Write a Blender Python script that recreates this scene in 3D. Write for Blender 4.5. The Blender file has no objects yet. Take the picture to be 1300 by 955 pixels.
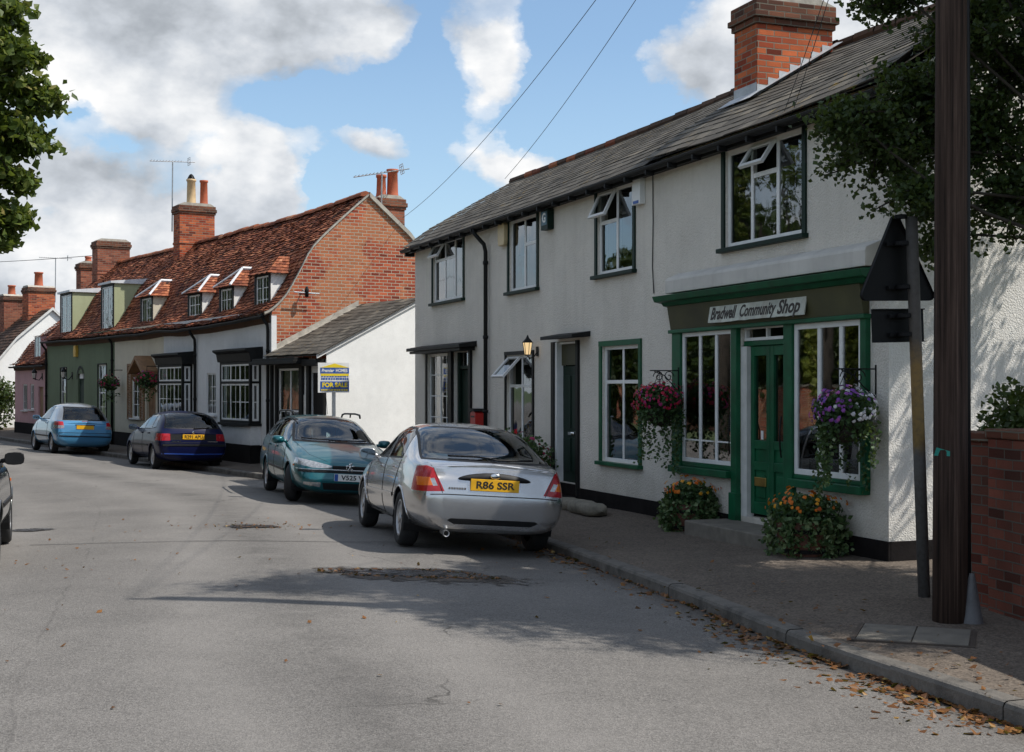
import bpy, bmesh, math, random
from mathutils import Vector, Matrix, noise
from mathutils.bvhtree import BVHTree
rnd = random.Random(11)
scene = bpy.context.scene
COL = scene.collection
PI = math.pi
def V(*a): return Vector(a)

# ------------------------------------------------------------------ mesh collector
class MB:
    def __init__(s):
        s.v = []; s.f = []; s.mi = []; s.t = []
    def face(s, pts, m=0, t=0.5):
        b = len(s.v); s.v.extend([tuple(p) for p in pts])
        s.f.append(tuple(range(b, b+len(pts)))); s.mi.append(m); s.t.append(t)
    def raw(s, vs, fs, m=0, t=0.5):
        b = len(s.v); s.v.extend([tuple(p) for p in vs])
        for f in fs:
            s.f.append(tuple(b+i for i in f)); s.mi.append(m); s.t.append(t)
    def box(s, x0, x1, y0, y1, z0, z1, m=0, t=0.5, M=None):
        p = [V(x0,y0,z0),V(x1,y0,z0),V(x1,y1,z0),V(x0,y1,z0),V(x0,y0,z1),V(x1,y0,z1),V(x1,y1,z1),V(x0,y1,z1)]
        if M: p = [M @ q for q in p]
        s.raw(p, [(0,3,2,1),(4,5,6,7),(0,1,5,4),(1,2,6,5),(2,3,7,6),(3,0,4,7)], m, t)
    def prism(s, poly, a, b, axis='x', m=0, t=0.5):
        # poly: list of 2D points; extruded along axis from a to b
        def P(q, d):
            if axis == 'x': return (d, q[0], q[1])
            if axis == 'y': return (q[0], d, q[1])
            return (q[0], q[1], d)
        n = len(poly)
        vs = [P(q, a) for q in poly]+[P(q, b) for q in poly]
        fs = [tuple(range(n)), tuple(range(2*n-1, n-1, -1))]
        for i in range(n):
            j = (i+1) % n; fs.append((j, i, n+i, n+j))
        s.raw(vs, fs, m, t)
    def tube(s, pts, r, n=8, m=0, t=0.5, cap=True):
        pts = [Vector(p) for p in pts]
        rs = r if isinstance(r, (list, tuple)) else [r]*len(pts)
        vs = []; up0 = None
        for i, p in enumerate(pts):
            d = (pts[min(i+1, len(pts)-1)]-pts[max(i-1, 0)])
            if d.length < 1e-9: d = V(0,0,1)
            d.normalize()
            if up0 is None:
                up0 = V(0,0,1) if abs(d.z) < .9 else V(1,0,0)
            a = d.cross(up0)
            if a.length < 1e-6: a = d.cross(V(0,1,0))
            a.normalize(); b = a.cross(d).normalized(); up0 = b
            for k in range(n):
                an = 2*PI*k/n
                vs.append(p+a*math.cos(an)*rs[i]+b*math.sin(an)*rs[i])
        fs = []
        for i in range(len(pts)-1):
            for k in range(n):
                k2 = (k+1) % n
                fs.append((i*n+k, i*n+k2, (i+1)*n+k2, (i+1)*n+k))
        if cap:
            fs.append(tuple(range(n-1, -1, -1))); L = (len(pts)-1)*n
            fs.append(tuple(range(L, L+n)))
        s.raw(vs, fs, m, t)
    def lathe(s, prof, c=(0,0,0), n=16, axis='z', m=0, t=0.5, M=None):
        vs = []; fs = []
        for (r, h) in prof:
            for k in range(n):
                a = 2*PI*k/n
                if axis == 'z': p = V(r*math.cos(a), r*math.sin(a), h)
                elif axis == 'x': p = V(h, r*math.cos(a), r*math.sin(a))
                else: p = V(r*math.sin(a), h, r*math.cos(a))
                if M: p = M @ p
                vs.append(p+Vector(c))
        for i in range(len(prof)-1):
            for k in range(n):
                k2 = (k+1) % n
                fs.append((i*n+k, i*n+k2, (i+1)*n+k2, (i+1)*n+k))
        s.raw(vs, fs, m, t)
    def ball(s, c, r, n=10, m=0, t=0.5, sq=(1,1,1)):
        prof = [(max(1e-4, r*math.sin(PI*i/(n-1))), -r*math.cos(PI*i/(n-1))) for i in range(n)]
        b = len(s.v); s.lathe(prof, (0,0,0), n+2, 'z', m, t)
        for i in range(b, len(s.v)):
            p = s.v[i]; s.v[i] = (p[0]*sq[0]+c[0], p[1]*sq[1]+c[1], p[2]*sq[2]+c[2])
    def build(s, name, mats, parent=None, smooth=False, bevel=0, loc=None, uv=True):
        me = bpy.data.meshes.new(name)
        me.from_pydata(s.v, [], s.f)
        if not isinstance(mats, (list, tuple)): mats = [mats]
        for m in mats: me.materials.append(m)
        me.polygons.foreach_set('material_index', s.mi)
        at = me.attributes.new('tint', 'FLOAT', 'FACE'); at.data.foreach_set('value', s.t)
        if uv:
            ul = me.uv_layers.new(name='UVMap'); buf = [0.0]*(2*len(me.loops))
            for p in me.polygons:
                n = p.normal
                tx = V(0,0,1).cross(n)
                if tx.length < .05: tx = V(1,0,0)
                tx.normalize(); ty = n.cross(tx)
                for li in p.loop_indices:
                    co = me.vertices[me.loops[li].vertex_index].co
                    buf[2*li] = co.dot(tx); buf[2*li+1] = co.dot(ty)
            ul.data.foreach_set('uv', buf)
        if smooth: me.polygons.foreach_set('use_smooth', [True]*len(me.polygons))
        me.update()
        o = bpy.data.objects.new(name, me); COL.objects.link(o)
        if parent: o.parent = parent
        if loc: o.location = loc
        if bevel:
            b = o.modifiers.new('bevel', 'BEVEL'); b.width = bevel; b.segments = 2; b.limit_method = 'ANGLE'; b.angle_limit = math.radians(40)
            if hasattr(b, 'harden_normals'): b.harden_normals = False
        return o

def tag(o, label=None, cat=None, group=None, kind=None):
    if label: o['label'] = label
    if cat: o['category'] = cat
    if group: o['group'] = group
    if kind: o['kind'] = kind
    return o
def thing(name, label, cat, loc=(0,0,0), rz=0, group=None):
    o = bpy.data.objects.new(name, None); COL.objects.link(o)
    o.location = loc; o.rotation_euler = (0,0,rz); o.empty_display_size = .2
    return tag(o, label, cat, group)
def struct(o): return tag(o, kind='structure')
def text_mesh(mb, txt, size, M, m=0, depth=.002, shear=0, width=None, bold=0.0, spacing=1.0):
    cu = bpy.data.curves.new('text', 'FONT'); cu.body = txt; cu.size = size; cu.align_x = 'CENTER'; cu.align_y = 'CENTER'
    cu.shear = shear; cu.extrude = depth; cu.offset = bold; cu.space_character = spacing; cu.resolution_u = 3
    ob = bpy.data.objects.new('text', cu); COL.objects.link(ob)
    dg = bpy.context.evaluated_depsgraph_get(); me = bpy.data.meshes.new_from_object(ob.evaluated_get(dg))
    sx = 1
    if width:
        xs = [v.co.x for v in me.vertices]; sx = width/(max(xs)-min(xs))
    vs = [M @ V(v.co.x*sx, v.co.y, v.co.z) for v in me.vertices]
    mb.raw(vs, [tuple(p.vertices) for p in me.polygons], m)
    bpy.data.objects.remove(ob); bpy.data.curves.remove(cu); bpy.data.meshes.remove(me)

# ------------------------------------------------------------------ materials
class NT:
    def __init__(s, name):
        s.m = bpy.data.materials.new(name); s.m.use_nodes = True
        s.t = s.m.node_tree; s.t.nodes.clear()
        s.out = s.n('ShaderNodeOutputMaterial')
    def n(s, typ, **kw):
        nd = s.t.nodes.new(typ)
        for k, v in kw.items(): setattr(nd, k, v)
        return nd
    def l(s, a, b): s.t.links.new(a, b)
    def set(s, nd, **kw):
        for k, v in kw.items(): nd.inputs[k.replace('_', ' ')].default_value = v
    def noise(s, scale, detail=4, rough=.55, vec=None, dist=0):
        nd = s.n('ShaderNodeTexNoise'); nd.inputs['Scale'].default_value = scale; nd.inputs['Detail'].default_value = detail
        nd.inputs['Roughness'].default_value = rough; nd.inputs['Distortion'].default_value = dist
        if vec is not None: s.l(vec, nd.inputs['Vector'])
        return nd.outputs['Fac']
    def ramp(s, fac, stops, interp='LINEAR'):
        nd = s.n('ShaderNodeValToRGB'); cr = nd.color_ramp; cr.interpolation = interp
        while len(cr.elements) < len(stops): cr.elements.new(.5)
        for e, (p, c) in zip(cr.elements, stops):
            e.position = p; e.color = (c, c, c, 1) if isinstance(c, (int, float)) else (*c, 1)
        s.l(fac, nd.inputs['Fac']); return nd.outputs['Color']
    def mix(s, fac, a, b, mode='MIX'):
        nd = s.n('ShaderNodeMix', data_type='RGBA', blend_type=mode)
        for sock, val in ((nd.inputs[0], fac), (nd.inputs[6], a), (nd.inputs[7], b)):
            if isinstance(val, (int, float)): sock.default_value = val if sock.type == 'VALUE' else (val, val, val, 1)
            elif isinstance(val, tuple): sock.default_value = (*val, 1)
            else: s.l(val, sock)
        return nd.outputs[2]
    def math(s, op, a, b=0.0, c=None, clamp=False):
        nd = s.n('ShaderNodeMath', operation=op, use_clamp=clamp)
        for i, val in enumerate((a, b, c)):
            if val is None: continue
            if isinstance(val, (int, float)): nd.inputs[i].default_value = val
            else: s.l(val, nd.inputs[i])
        return nd.outputs[0]
    def coord(s, which='Object'): return s.n('ShaderNodeTexCoord').outputs[which]
    def mapv(s, vec, sc=(1,1,1), loc=(0,0,0)):
        nd = s.n('ShaderNodeMapping'); nd.inputs['Scale'].default_value = sc; nd.inputs['Location'].default_value = loc
        s.l(vec, nd.inputs['Vector']); return nd.outputs['Vector']
    def bump(s, h, strength=.4, dist=.01, prev=None):
        nd = s.n('ShaderNodeBump'); nd.inputs['Strength'].default_value = strength; nd.inputs['Distance'].default_value = dist
        s.l(h, nd.inputs['Height'])
        if prev is not None: s.l(prev, nd.inputs['Normal'])
        return nd.outputs['Normal']
    def pbr(s, col, rough=.6, normal=None, metal=0, coat=0, spec=.5, **kw):
        b = s.n('ShaderNodeBsdfPrincipled')
        for nm, val in (('Base Color', col), ('Roughness', rough), ('Metallic', metal), ('Coat Weight', coat), ('Specular IOR Level', spec)):
            if isinstance(val, tuple): b.inputs[nm].default_value = (*val, 1)
            elif isinstance(val, (int, float)): b.inputs[nm].default_value = val
            else: s.l(val, b.inputs[nm])
        for k, v in kw.items(): b.inputs[k.replace('_', ' ')].default_value = v
        if normal is not None: s.l(normal, b.inputs['Normal'])
        s.l(b.outputs[0], s.out.inputs['Surface']); s.b = b
        return s.m

def paint(name, col, rough=.5, var=.12, vs=4, bump=.08, bs=60, metal=0, coat=0, spec=.5, streak=0, dirt=(.12,.11,.09)):
    k = NT(name); c = k.coord()
    n1 = k.noise(vs, 5, .6, c)
    lo = tuple(x*(1-var) for x in col); hi = tuple(min(1, x*(1+var)) for x in col)
    cc = k.ramp(n1, [(.3, lo), (.7, hi)])
    if streak:
        st = k.noise(1.0, 5, .6, k.mapv(c, (5, 5, .35)))
        cc = k.mix(k.math('MULTIPLY', k.ramp(st, [(.5, 0.0), (.75, 1.0)]), streak), cc, dirt)
    nb = k.bump(k.noise(bs, 3, .6, c), bump, .01) if bump else None
    rr = k.math('MULTIPLY_ADD', n1, .25, rough-.12, clamp=True)
    return k.pbr(cc, rr, nb, metal, coat, spec)

def stucco(name, col, scale=55, strength=.7, streak=.35, dist=.012, low=True):
    k = NT(name); c = k.coord()
    big = k.noise(.9, 5, .6, c); med = k.noise(7, 4, .6, c)
    cc = k.mix(k.ramp(big, [(.35, 0.0), (.75, 1.0)]), col, tuple(x*.84 for x in col))
    cc = k.mix(k.math('MULTIPLY', k.ramp(med, [(.45, 0.0), (.8, 1.0)]), .25), cc, tuple(x*.7 for x in col))
    st = k.noise(1.0, 6, .65, k.mapv(c, (3.5, 3.5, .3)))
    cc = k.mix(k.math('MULTIPLY', k.ramp(st, [(.48, 0.0), (.8, 1.0)]), streak), cc, (col[0]*.55, col[1]*.53, col[2]*.48))
    fine = k.noise(scale*2.2, 3, .6, c)
    cc = k.mix(k.ramp(fine, [(.3, .35), (.5, 0.0)]), cc, tuple(x*.62 for x in col))
    if low:
        sep = k.n('ShaderNodeSeparateXYZ'); k.l(c, sep.inputs[0])
        zz = k.math('ADD', sep.outputs[2], k.math('MULTIPLY', k.noise(2.5, 4, .6, c), .9))
        cc = k.mix(k.ramp(zz, [(.45, .45), (1.0, 0.0)]), cc, (col[0]*.5, col[1]*.5, col[2]*.44))
    vo = k.n('ShaderNodeTexVoronoi'); vo.inputs['Scale'].default_value = scale; k.l(c, vo.inputs['Vector'])
    h = k.math('ADD', k.noise(scale*1.0, 4, .7, c), k.math('MULTIPLY', vo.outputs['Distance'], -.5))
    return k.pbr(cc, .9, k.bump(h, strength, dist), spec=.2)

def brickmat(name, c1, c2, mortar, bw=.215, bh=.065, mort=.01, old=.5, tone=None, flem=False):
    k = NT(name); uv = k.coord('UV')
    wob = k.n('ShaderNodeTexNoise'); wob.inputs['Scale'].default_value = 3; k.l(uv, wob.inputs['Vector'])
    vm = k.n('ShaderNodeVectorMath', operation='SCALE'); vm.inputs['Scale'].default_value = .018; k.l(wob.outputs['Color'], vm.inputs[0])
    va = k.n('ShaderNodeVectorMath', operation='ADD'); k.l(uv, va.inputs[0]); k.l(vm.outputs[0], va.inputs[1])
    b = k.n('ShaderNodeTexBrick'); k.l(va.outputs[0], b.inputs['Vector'])
    b.inputs['Scale'].default_value = 1; b.inputs['Brick Width'].default_value = bw+mort; b.inputs['Row Height'].default_value = bh+mort
    b.inputs['Mortar Size'].default_value = mort*.62; b.inputs['Mortar Smooth'].default_value = .3; b.inputs['Bias'].default_value = 0
    b.inputs['Color1'].default_value = (0,0,0,1); b.inputs['Color2'].default_value = (1,1,1,1); b.inputs['Mortar'].default_value = (.5,.5,.5,1)
    dk = tuple(x*.42 for x in c1); mid = tuple((a+d)/2 for a, d in zip(c1, c2))
    bc = k.ramp(b.outputs['Color'], [(0, dk), (.16, c1), (.5, mid), (.85, c2), (1, tuple(min(1, x*1.25) for x in c2))])
    n1 = k.noise(9, 5, .65, uv); n2 = k.noise(.8, 4, .6, uv)
    bc = k.mix(k.math('MULTIPLY', n1, .35), bc, tuple(x*.45 for x in c1))
    if tone: bc = k.mix(k.ramp(n2, [(.47, 0.0), (.53, 1.0)]), bc, k.mix(.6, bc, tone))
    bc = k.mix(k.math('MULTIPLY', k.ramp(n2, [(.4, 0.0), (.8, 1.0)]), old), bc, (.05,.04,.03))
    cc = k.mix(b.outputs['Fac'], bc, k.mix(n1, mortar, tuple(x*.6 for x in mortar)))
    h = k.math('ADD', k.math('MULTIPLY', b.outputs['Fac'], -1), k.math('MULTIPLY', k.noise(60, 4, .7, uv), .6))
    return k.pbr(cc, .9, k.bump(h, .8, .008), spec=.2)

def tilemat(name, stops, lichen=None, lich_amt=.5, dark=(.03,.025,.02)):
    k = NT(name); c = k.coord()
    at = k.n('ShaderNodeAttribute', attribute_name='tint')
    cc = k.ramp(at.outputs['Fac'], stops)
    n1 = k.noise(1.1, 6, .65, c); n2 = k.noise(14, 5, .7, c)
    cc = k.mix(k.math('MULTIPLY', k.ramp(n1, [(.42, 0.0), (.7, 1.0)]), .42), cc, dark)
    cc = k.mix(k.math('MULTIPLY', k.ramp(n2, [(.45, 0.0), (.7, 1.0)]), .32), cc, dark)
    if lichen:
        n3 = k.noise(5.5, 6, .75, c); n4 = k.noise(.45, 3, .5, c)
        f = k.math('MULTIPLY', k.ramp(n3, [(.58, 0.0), (.66, 1.0)]), k.ramp(n4, [(.45, 0.0), (.65, lich_amt)]))
        cc = k.mix(f, cc, lichen)
    return k.pbr(cc, .85, k.bump(k.noise(45, 4, .7, c), .5, .006), spec=.25)

def asphalt(name, c1, c2, grit=150, tracks=False):
    k = NT(name); c = k.coord()
    n0 = k.noise(.42, 6, .62, c); n1 = k.noise(2.6, 6, .65, c)
    cc = k.mix(k.ramp(n0, [(.35, 0.0), (.68, 1.0)]), c1, c2)
    cc = k.mix(k.math('MULTIPLY', k.ramp(n1, [(.4, 0.0), (.75, 1.0)]), .4), cc, tuple(x*.62 for x in c1))
    tr = k.noise(1.0, 4, .5, k.mapv(c, (1.1, .12, 1)))
    cc = k.mix(k.math('MULTIPLY', k.ramp(tr, [(.45, 0.0), (.7, 1.0)]), .35), cc, tuple(x*.7 for x in c1))
    vo = k.n('ShaderNodeTexVoronoi'); vo.inputs['Scale'].default_value = grit; k.l(c, vo.inputs['Vector'])
    bw = k.n('ShaderNodeRGBToBW'); k.l(vo.outputs['Color'], bw.inputs[0])
    cc = k.mix(.34, cc, k.mix(k.ramp(bw.outputs[0], [(.2, 0.0), (.85, 1.0)]), tuple(x*.5 for x in c1), tuple(min(1, x*1.7) for x in c2)))
    g2 = k.noise(grit*.28, 3, .7, c)
    cc = k.mix(k.math('MULTIPLY', k.ramp(g2, [(.5, 0.0), (.72, 1.0)]), .45), cc, tuple(x*.5 for x in c1))
    if tracks:
        # polished wheel tracks, a long joint and a dirty channel, following the offset from the kerb
        at = k.n('ShaderNodeAttribute', attribute_name='offset'); off = k.math('ADD', at.outputs['Fac'], k.math('MULTIPLY', k.math('SUBTRACT', k.noise(.9, 4, .6, c), .5), .5))
        tot = None
        for c0, w in ((2.5,.32),(4.0,.32),(6.0,.35),(7.5,.35)):
            q = k.math('DIVIDE', k.math('SUBTRACT', off, c0), w); g = k.math('EXPONENT', k.math('MULTIPLY', k.math('MULTIPLY', q, q), -1)); tot = g if tot is None else k.math('ADD', tot, g)
        cc = k.mix(k.math('MULTIPLY', tot, k.math('MULTIPLY', k.ramp(n1, [(.3, .1), (.7, .6)]), .8)), cc, tuple(x*1.25 for x in c2))
        q = k.math('DIVIDE', k.math('SUBTRACT', off, 3.25), .25); g = k.math('EXPONENT', k.math('MULTIPLY', k.math('MULTIPLY', q, q), -1))
        cc = k.mix(k.math('MULTIPLY', g, k.ramp(k.noise(1.7, 5, .7, c), [(.4, 0.0), (.7, .5)])), cc, tuple(x*.45 for x in c1))
        o2 = k.math('ADD', at.outputs['Fac'], k.math('MULTIPLY', k.math('SUBTRACT', k.noise(3, 5, .65, c), .5), .16))
        j = k.math('ABSOLUTE', k.math('SUBTRACT', o2, 5.05))
        cc = k.mix(k.math('MULTIPLY', k.ramp(j, [(.004, .3), (.016, 0.0)]), k.ramp(k.noise(1.1, 3, .5, c), [(.42, .15), (.6, 1.0)])), cc, (.03,.028,.026))
        cc = k.mix(k.ramp(o2, [(.0, .75), (.34, 0.0)]), cc, (.055,.042,.032))
    # a few thin cracks
    vc = k.n('ShaderNodeTexVoronoi', feature='DISTANCE_TO_EDGE'); vc.inputs['Scale'].default_value = .23
    wv = k.n('ShaderNodeVectorMath', operation='ADD'); k.l(c, wv.inputs[0])
    wn = k.n('ShaderNodeTexNoise'); wn.inputs['Scale'].default_value = 1.4; wn.inputs['Detail'].default_value = 6; k.l(c, wn.inputs['Vector']); k.l(wn.outputs['Color'], wv.inputs[1])
    k.l(wv.outputs[0], vc.inputs['Vector'])
    cr = k.math('MULTIPLY', k.ramp(vc.outputs['Distance'], [(0.0, 1.0), (.0035, 0.0)]), k.ramp(k.noise(.5, 2, .5, c), [(.5, 0.0), (.6, .75)]))
    cc = k.mix(cr, cc, (.03,.028,.025))
    h = k.math('ADD', vo.outputs['Distance'], k.math('MULTIPLY', g2, .6))
    return k.pbr(cc, .88, k.bump(h, .55, .006), spec=.3)

def glassmat(name, ior=1.9, tint=(.75,.8,.78), wav=.0, dirt=0.0):
    k = NT(name)
    fr = k.n('ShaderNodeFresnel'); fr.inputs['IOR'].default_value = ior
    tr = k.n('ShaderNodeBsdfTransparent'); tr.inputs['Color'].default_value = (*tint, 1)
    gl = k.n('ShaderNodeBsdfGlossy'); gl.inputs['Roughness'].default_value = .02; gl.inputs['Color'].default_value = (.95,.97,1,1)
    if wav:
        nb = k.bump(k.noise(2.2, 2, .5, k.coord()), wav, .02); k.l(nb, gl.inputs['Normal']); k.l(nb, fr.inputs['Normal'])
    mx = k.n('ShaderNodeMixShader'); k.l(fr.outputs[0], mx.inputs[0]); k.l(tr.outputs[0], mx.inputs[1]); k.l(gl.outputs[0], mx.inputs[2])
    k.l(mx.outputs[0], k.out.inputs['Surface']); return k.m

def carpaint(name, col, flake=.5, rough=.32, dirt=.12, coat=1.0):
    k = NT(name); c = k.coord()
    n1 = k.noise(2.2, 5, .6, c)
    sep = k.n('ShaderNodeSeparateXYZ'); k.l(c, sep.inputs[0])
    low = k.math('MULTIPLY', k.ramp(k.math('ADD', sep.outputs[2], k.math('MULTIPLY', n1, .25)), [(.3, 1.0), (.6, .06)]), dirt*2.2)
    cc = k.mix(low, col, (.16,.14,.12))
    rr = k.math('MULTIPLY_ADD', low, .5, rough)
    fl = k.noise(900, 1, .5, c)
    nb = k.bump(fl, .04, .001)
    return k.pbr(cc, rr, nb, flake, coat, .5 if coat > .6 else .15, Coat_Roughness=.04)

def leafmat(name, stops, trans=.35):
    k = NT(name)
    at = k.n('ShaderNodeAttribute', attribute_name='tint')
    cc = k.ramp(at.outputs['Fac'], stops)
    d = k.n('ShaderNodeBsdfPrincipled'); k.l(cc, d.inputs['Base Color']); d.inputs['Roughness'].default_value = .5; d.inputs['Specular IOR Level'].default_value = .35
    t = k.n('ShaderNodeBsdfTranslucent'); k.l(k.mix(.5, cc, (.16,.2,.02)), t.inputs['Color'])
    mx = k.n('ShaderNodeMixShader'); mx.inputs[0].default_value = trans
    k.l(d.outputs[0], mx.inputs[1]); k.l(t.outputs[0], mx.inputs[2]); k.l(mx.outputs[0], k.out.inputs['Surface'])
    return k.m

M = {}
M['rough_white'] = stucco('white_roughcast', (.80,.75,.675), 45, 1.0, .26, .017)
M['white'] = stucco('white_limewash', (.74,.745,.745), 25, .25, .16, .008)
M['rough_sunlit'] = stucco('sunlit_roughcast', (.82,.795,.75), 58, .85, .15, .011)  # gable copy of the roughcast: less dirty, with sunlight put into its paler colour
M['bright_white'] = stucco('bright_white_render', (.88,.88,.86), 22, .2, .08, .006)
M['cream'] = stucco('cream_render', (.66,.61,.49), 25, .25, .2, .008)
M['green_wall'] = stucco('green_render', (.18,.225,.145), 25, .25, .3, .008)
M['pink'] = stucco('pink_render', (.58,.36,.37), 25, .25, .2, .008)
M['smooth_grey'] = paint('grey_render', (.56,.54,.505), .85, .14, 1.6, .1, 40, streak=.22, dirt=(.2,.19,.17))
M['plinth'] = paint('tarred_plinth', (.014,.012,.012), .85, .4, 5, .3, 30, spec=.1)
M['black'] = paint('black_paint', (.012,.012,.012), .55, .3, 8, .05, spec=.2)
M['darkgreen'] = paint('dark_green_paint', (.007,.022,.015), .5, .3, 8, .05, spec=.2)
M['green'] = paint('shop_green_paint', (.006,.085,.036), .45, .3, 5, .06, streak=.3, dirt=(.008,.03,.015), spec=.3)
M['fascia'] = paint('faded_fascia', (.058,.056,.022), .6, .45, 1.2, .1)
M['whitepaint'] = paint('white_gloss_paint', (.76,.76,.75), .4, .07, 6, .04, streak=.1, dirt=(.4,.38,.34))
M['offwhite'] = paint('aged_white_paint', (.62,.62,.60), .5, .12, 6, .05, streak=.2, dirt=(.3,.28,.24))
M['lead'] = paint('sheet_lead', (.42,.44,.46), .55, .25, 4, .2, 12)
M['brightlead'] = paint('new_lead', (.60,.62,.65), .5, .15, 4, .2, 14)
M['void'] = paint('dark_room', (.012,.012,.012), .9, .2, 3, 0)
M['room'] = paint('dim_room', (.05,.06,.045), .9, .3, 2, 0)
M['curtain'] = paint('net_curtain', (.62,.6,.57), .9, .2, 9, .2, 20)
M['glass'] = glassmat('window_glass', 2.5, (.55,.62,.57), .10)
M['oldglass'] = glassmat('old_window_glass', 2.1, (.7,.75,.75), .4)
M['carglass'] = glassmat('tinted_car_glass', 1.6, (.66,.78,.79), 0)
M['shopglass'] = glassmat('shop_window_glass', 3.2, (.45,.55,.47), .06)
M['brick_orange'] = brickmat('orange_brick', (.30,.055,.030), (.46,.115,.052), (.50,.43,.33), mort=.016, old=.4, tone=(.54,.22,.10))
M['brick_chim'] = brickmat('chimney_brick', (.34,.06,.028), (.58,.15,.055), (.30,.25,.19), mort=.013, old=.65)
M['brick_sooty'] = brickmat('sooty_brick', (.12,.042,.028), (.24,.09,.05), (.20,.18,.14), mort=.013, old=.95)
M['brick_old'] = brickmat('old_chimney_brick', (.26,.075,.045), (.36,.13,.075), (.26,.23,.19), old=.6)
M['brick_wall'] = brickmat('garden_wall_brick', (.17,.048,.032), (.25,.08,.052), (.14,.125,.105), old=.85)
M['tiles'] = tilemat('clay_peg_tiles', [(0,(.06,.022,.016)),(.2,(.15,.04,.022)),(.55,(.32,.10,.048)),(.85,(.43,.145,.066)),(1,(.52,.23,.12))], (.30,.24,.09), .3)
M['slate'] = tilemat('slate_tiles', [(0,(.058,.052,.044)),(.5,(.112,.10,.084)),(.85,(.15,.135,.112)),(1,(.19,.165,.13))], (.34,.21,.03), .9, dark=(.045,.04,.03))
M['browntile'] = tilemat('brown_tiles', [(0,(.05,.03,.022)),(.5,(.10,.055,.035)),(1,(.15,.08,.05))])
M['terracotta'] = paint('terracotta', (.40,.10,.045), .75, .2, 6, .1)
M['buffpot'] = paint('buff_clay', (.56,.40,.22), .75, .2, 6, .1)
M['mortar'] = paint('cement_flaunching', (.38,.35,.30), .9, .25, 6, .4, 30)
M['steel'] = paint('galvanised_steel', (.35,.36,.37), .45, .2, 8, .05, metal=.8)
M['signback'] = paint('sign_back_grey', (.009,.009,.010), .6, .3, 4, .05, spec=.15)
M['rustpost'] = None
M['road'] = asphalt('asphalt_road', (.118,.111,.104), (.207,.194,.180), 120, True)
M['pave'] = asphalt('asphalt_pavement', (.082,.065,.052), (.165,.135,.108), 62)
M['kerb'] = paint('granite_kerb', (.125,.114,.10), .85, .5, 5, .8, 45, streak=.5, dirt=(.05,.042,.034))
M['slabstone'] = paint('concrete_slab', (.15,.135,.112), .85, .25, 7, .4, 60)
M['stone'] = paint('weathered_stone', (.21,.19,.15), .9, .35, 7, .8, 18)
M['wood'] = paint('brown_timber', (.23,.125,.06), .6, .25, 6, .2, 20)
M['bark'] = paint('bark', (.035,.028,.021), .95, .4, 8, 1, 25)
M['ground'] = paint('rough_grass', (.07,.10,.035), .95, .4, 1.5, .6, 9)
M['red'] = paint('red_paint', (.45,.02,.015), .4, .15, 5, .03)
M['yellow'] = paint('yellow_plastic', (.62,.38,.06), .5, .12, 5, .03)
M['cream_box'] = paint('cream_plastic', (.60,.47,.27), .5, .12, 5, .03)
M['blue_box'] = paint('blue_plastic', (.05,.14,.19), .45, .15, 5, .03)
M['rubber'] = paint('tyre_rubber', (.018,.018,.019), .8, .3, 10, .2, 60)
M['trim'] = paint('black_car_trim', (.009,.009,.010), .5, .25, 10, .05, spec=.25)
M['mirror'] = paint('mirror_glass', (.22,.24,.26), .08, .05, 8, 0, metal=1)
M['alloy'] = paint('alloy_wheel', (.42,.42,.43), .38, .15, 8, 0, metal=.75)
M['chrome'] = paint('chrome', (.7,.7,.7), .15, .05, 8, 0, metal=1)
M['seat'] = paint('seat_cloth', (.075,.08,.09), .9, .2, 9, 0)
M['plate_y'] = paint('yellow_number_plate', (.80,.42,.012), .4, .05, 5, 0)
M['plate_w'] = paint('white_number_plate', (.78,.78,.76), .4, .05, 5, 0)
M['ink'] = paint('black_ink', (.012,.012,.012), .5, .1, 5, 0)
M['blue'] = paint('sign_blue', (.02,.09,.36), .45, .08, 5, 0)
M['signyellow'] = paint('sign_yellow', (.82,.62,.03), .45, .08, 5, 0)
M['taillight'] = paint('red_lens', (.36,.004,.010), .25, .1, 5, 0, coat=.35)
M['amber'] = paint('amber_lens', (.70,.15,.01), .25, .1, 5, 0, coat=.35)
M['clearlens'] = paint('clear_lens', (.36,.37,.38), .12, .35, 30, .3, 40, metal=.5, coat=1)
M['cable'] = paint('cable_black', (.015,.015,.016), .6, .1, 5, 0)
M['lime'] = leafmat('lime_leaf', [(0,(.04,.07,.012)),(.45,(.10,.145,.025)),(.8,(.17,.20,.045)),(1,(.30,.25,.08))], .42)
M['sunleaf'] = leafmat('sunny_bush_leaf', [(0,(.10,.14,.02)),(.5,(.20,.24,.035)),(1,(.34,.34,.08))], .3)
M['hawthorn'] = leafmat('hedge_maple_leaf', [(0,(.013,.026,.007)),(.5,(.035,.062,.015)),(.85,(.065,.10,.026)),(1,(.10,.13,.04))], .3)
M['greenery'] = leafmat('trailing_leaf', [(0,(.02,.045,.015)),(.5,(.05,.10,.035)),(.9,(.10,.17,.06)),(1,(.25,.30,.16))], .25)
def petal(name, stops): return leafmat(name, stops, .25)
M['petal_red'] = petal('red_petal', [(0,(.35,.008,.05)),(.5,(.5,.012,.12)),(.75,(.55,.02,.02)),(1,(.25,.03,.3))])
M['petal_mix'] = petal('purple_white_petal', [(0,(.16,.06,.4)),(.35,(.35,.1,.45)),(.55,(.5,.12,.4)),(.65,(.72,.7,.75)),(.95,(.75,.73,.76)),(1,(.5,.02,.03))])
M['petal_orange'] = petal('marigold_petal', [(0,(.6,.10,.008)),(.6,(.72,.20,.012)),(.85,(.75,.38,.02)),(1,(.5,.02,.02))])
M['deadleaf'] = petal('dead_leaf', [(0,(.06,.028,.012)),(.45,(.16,.065,.022)),(.85,(.27,.12,.035)),(1,(.40,.26,.08))])
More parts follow.
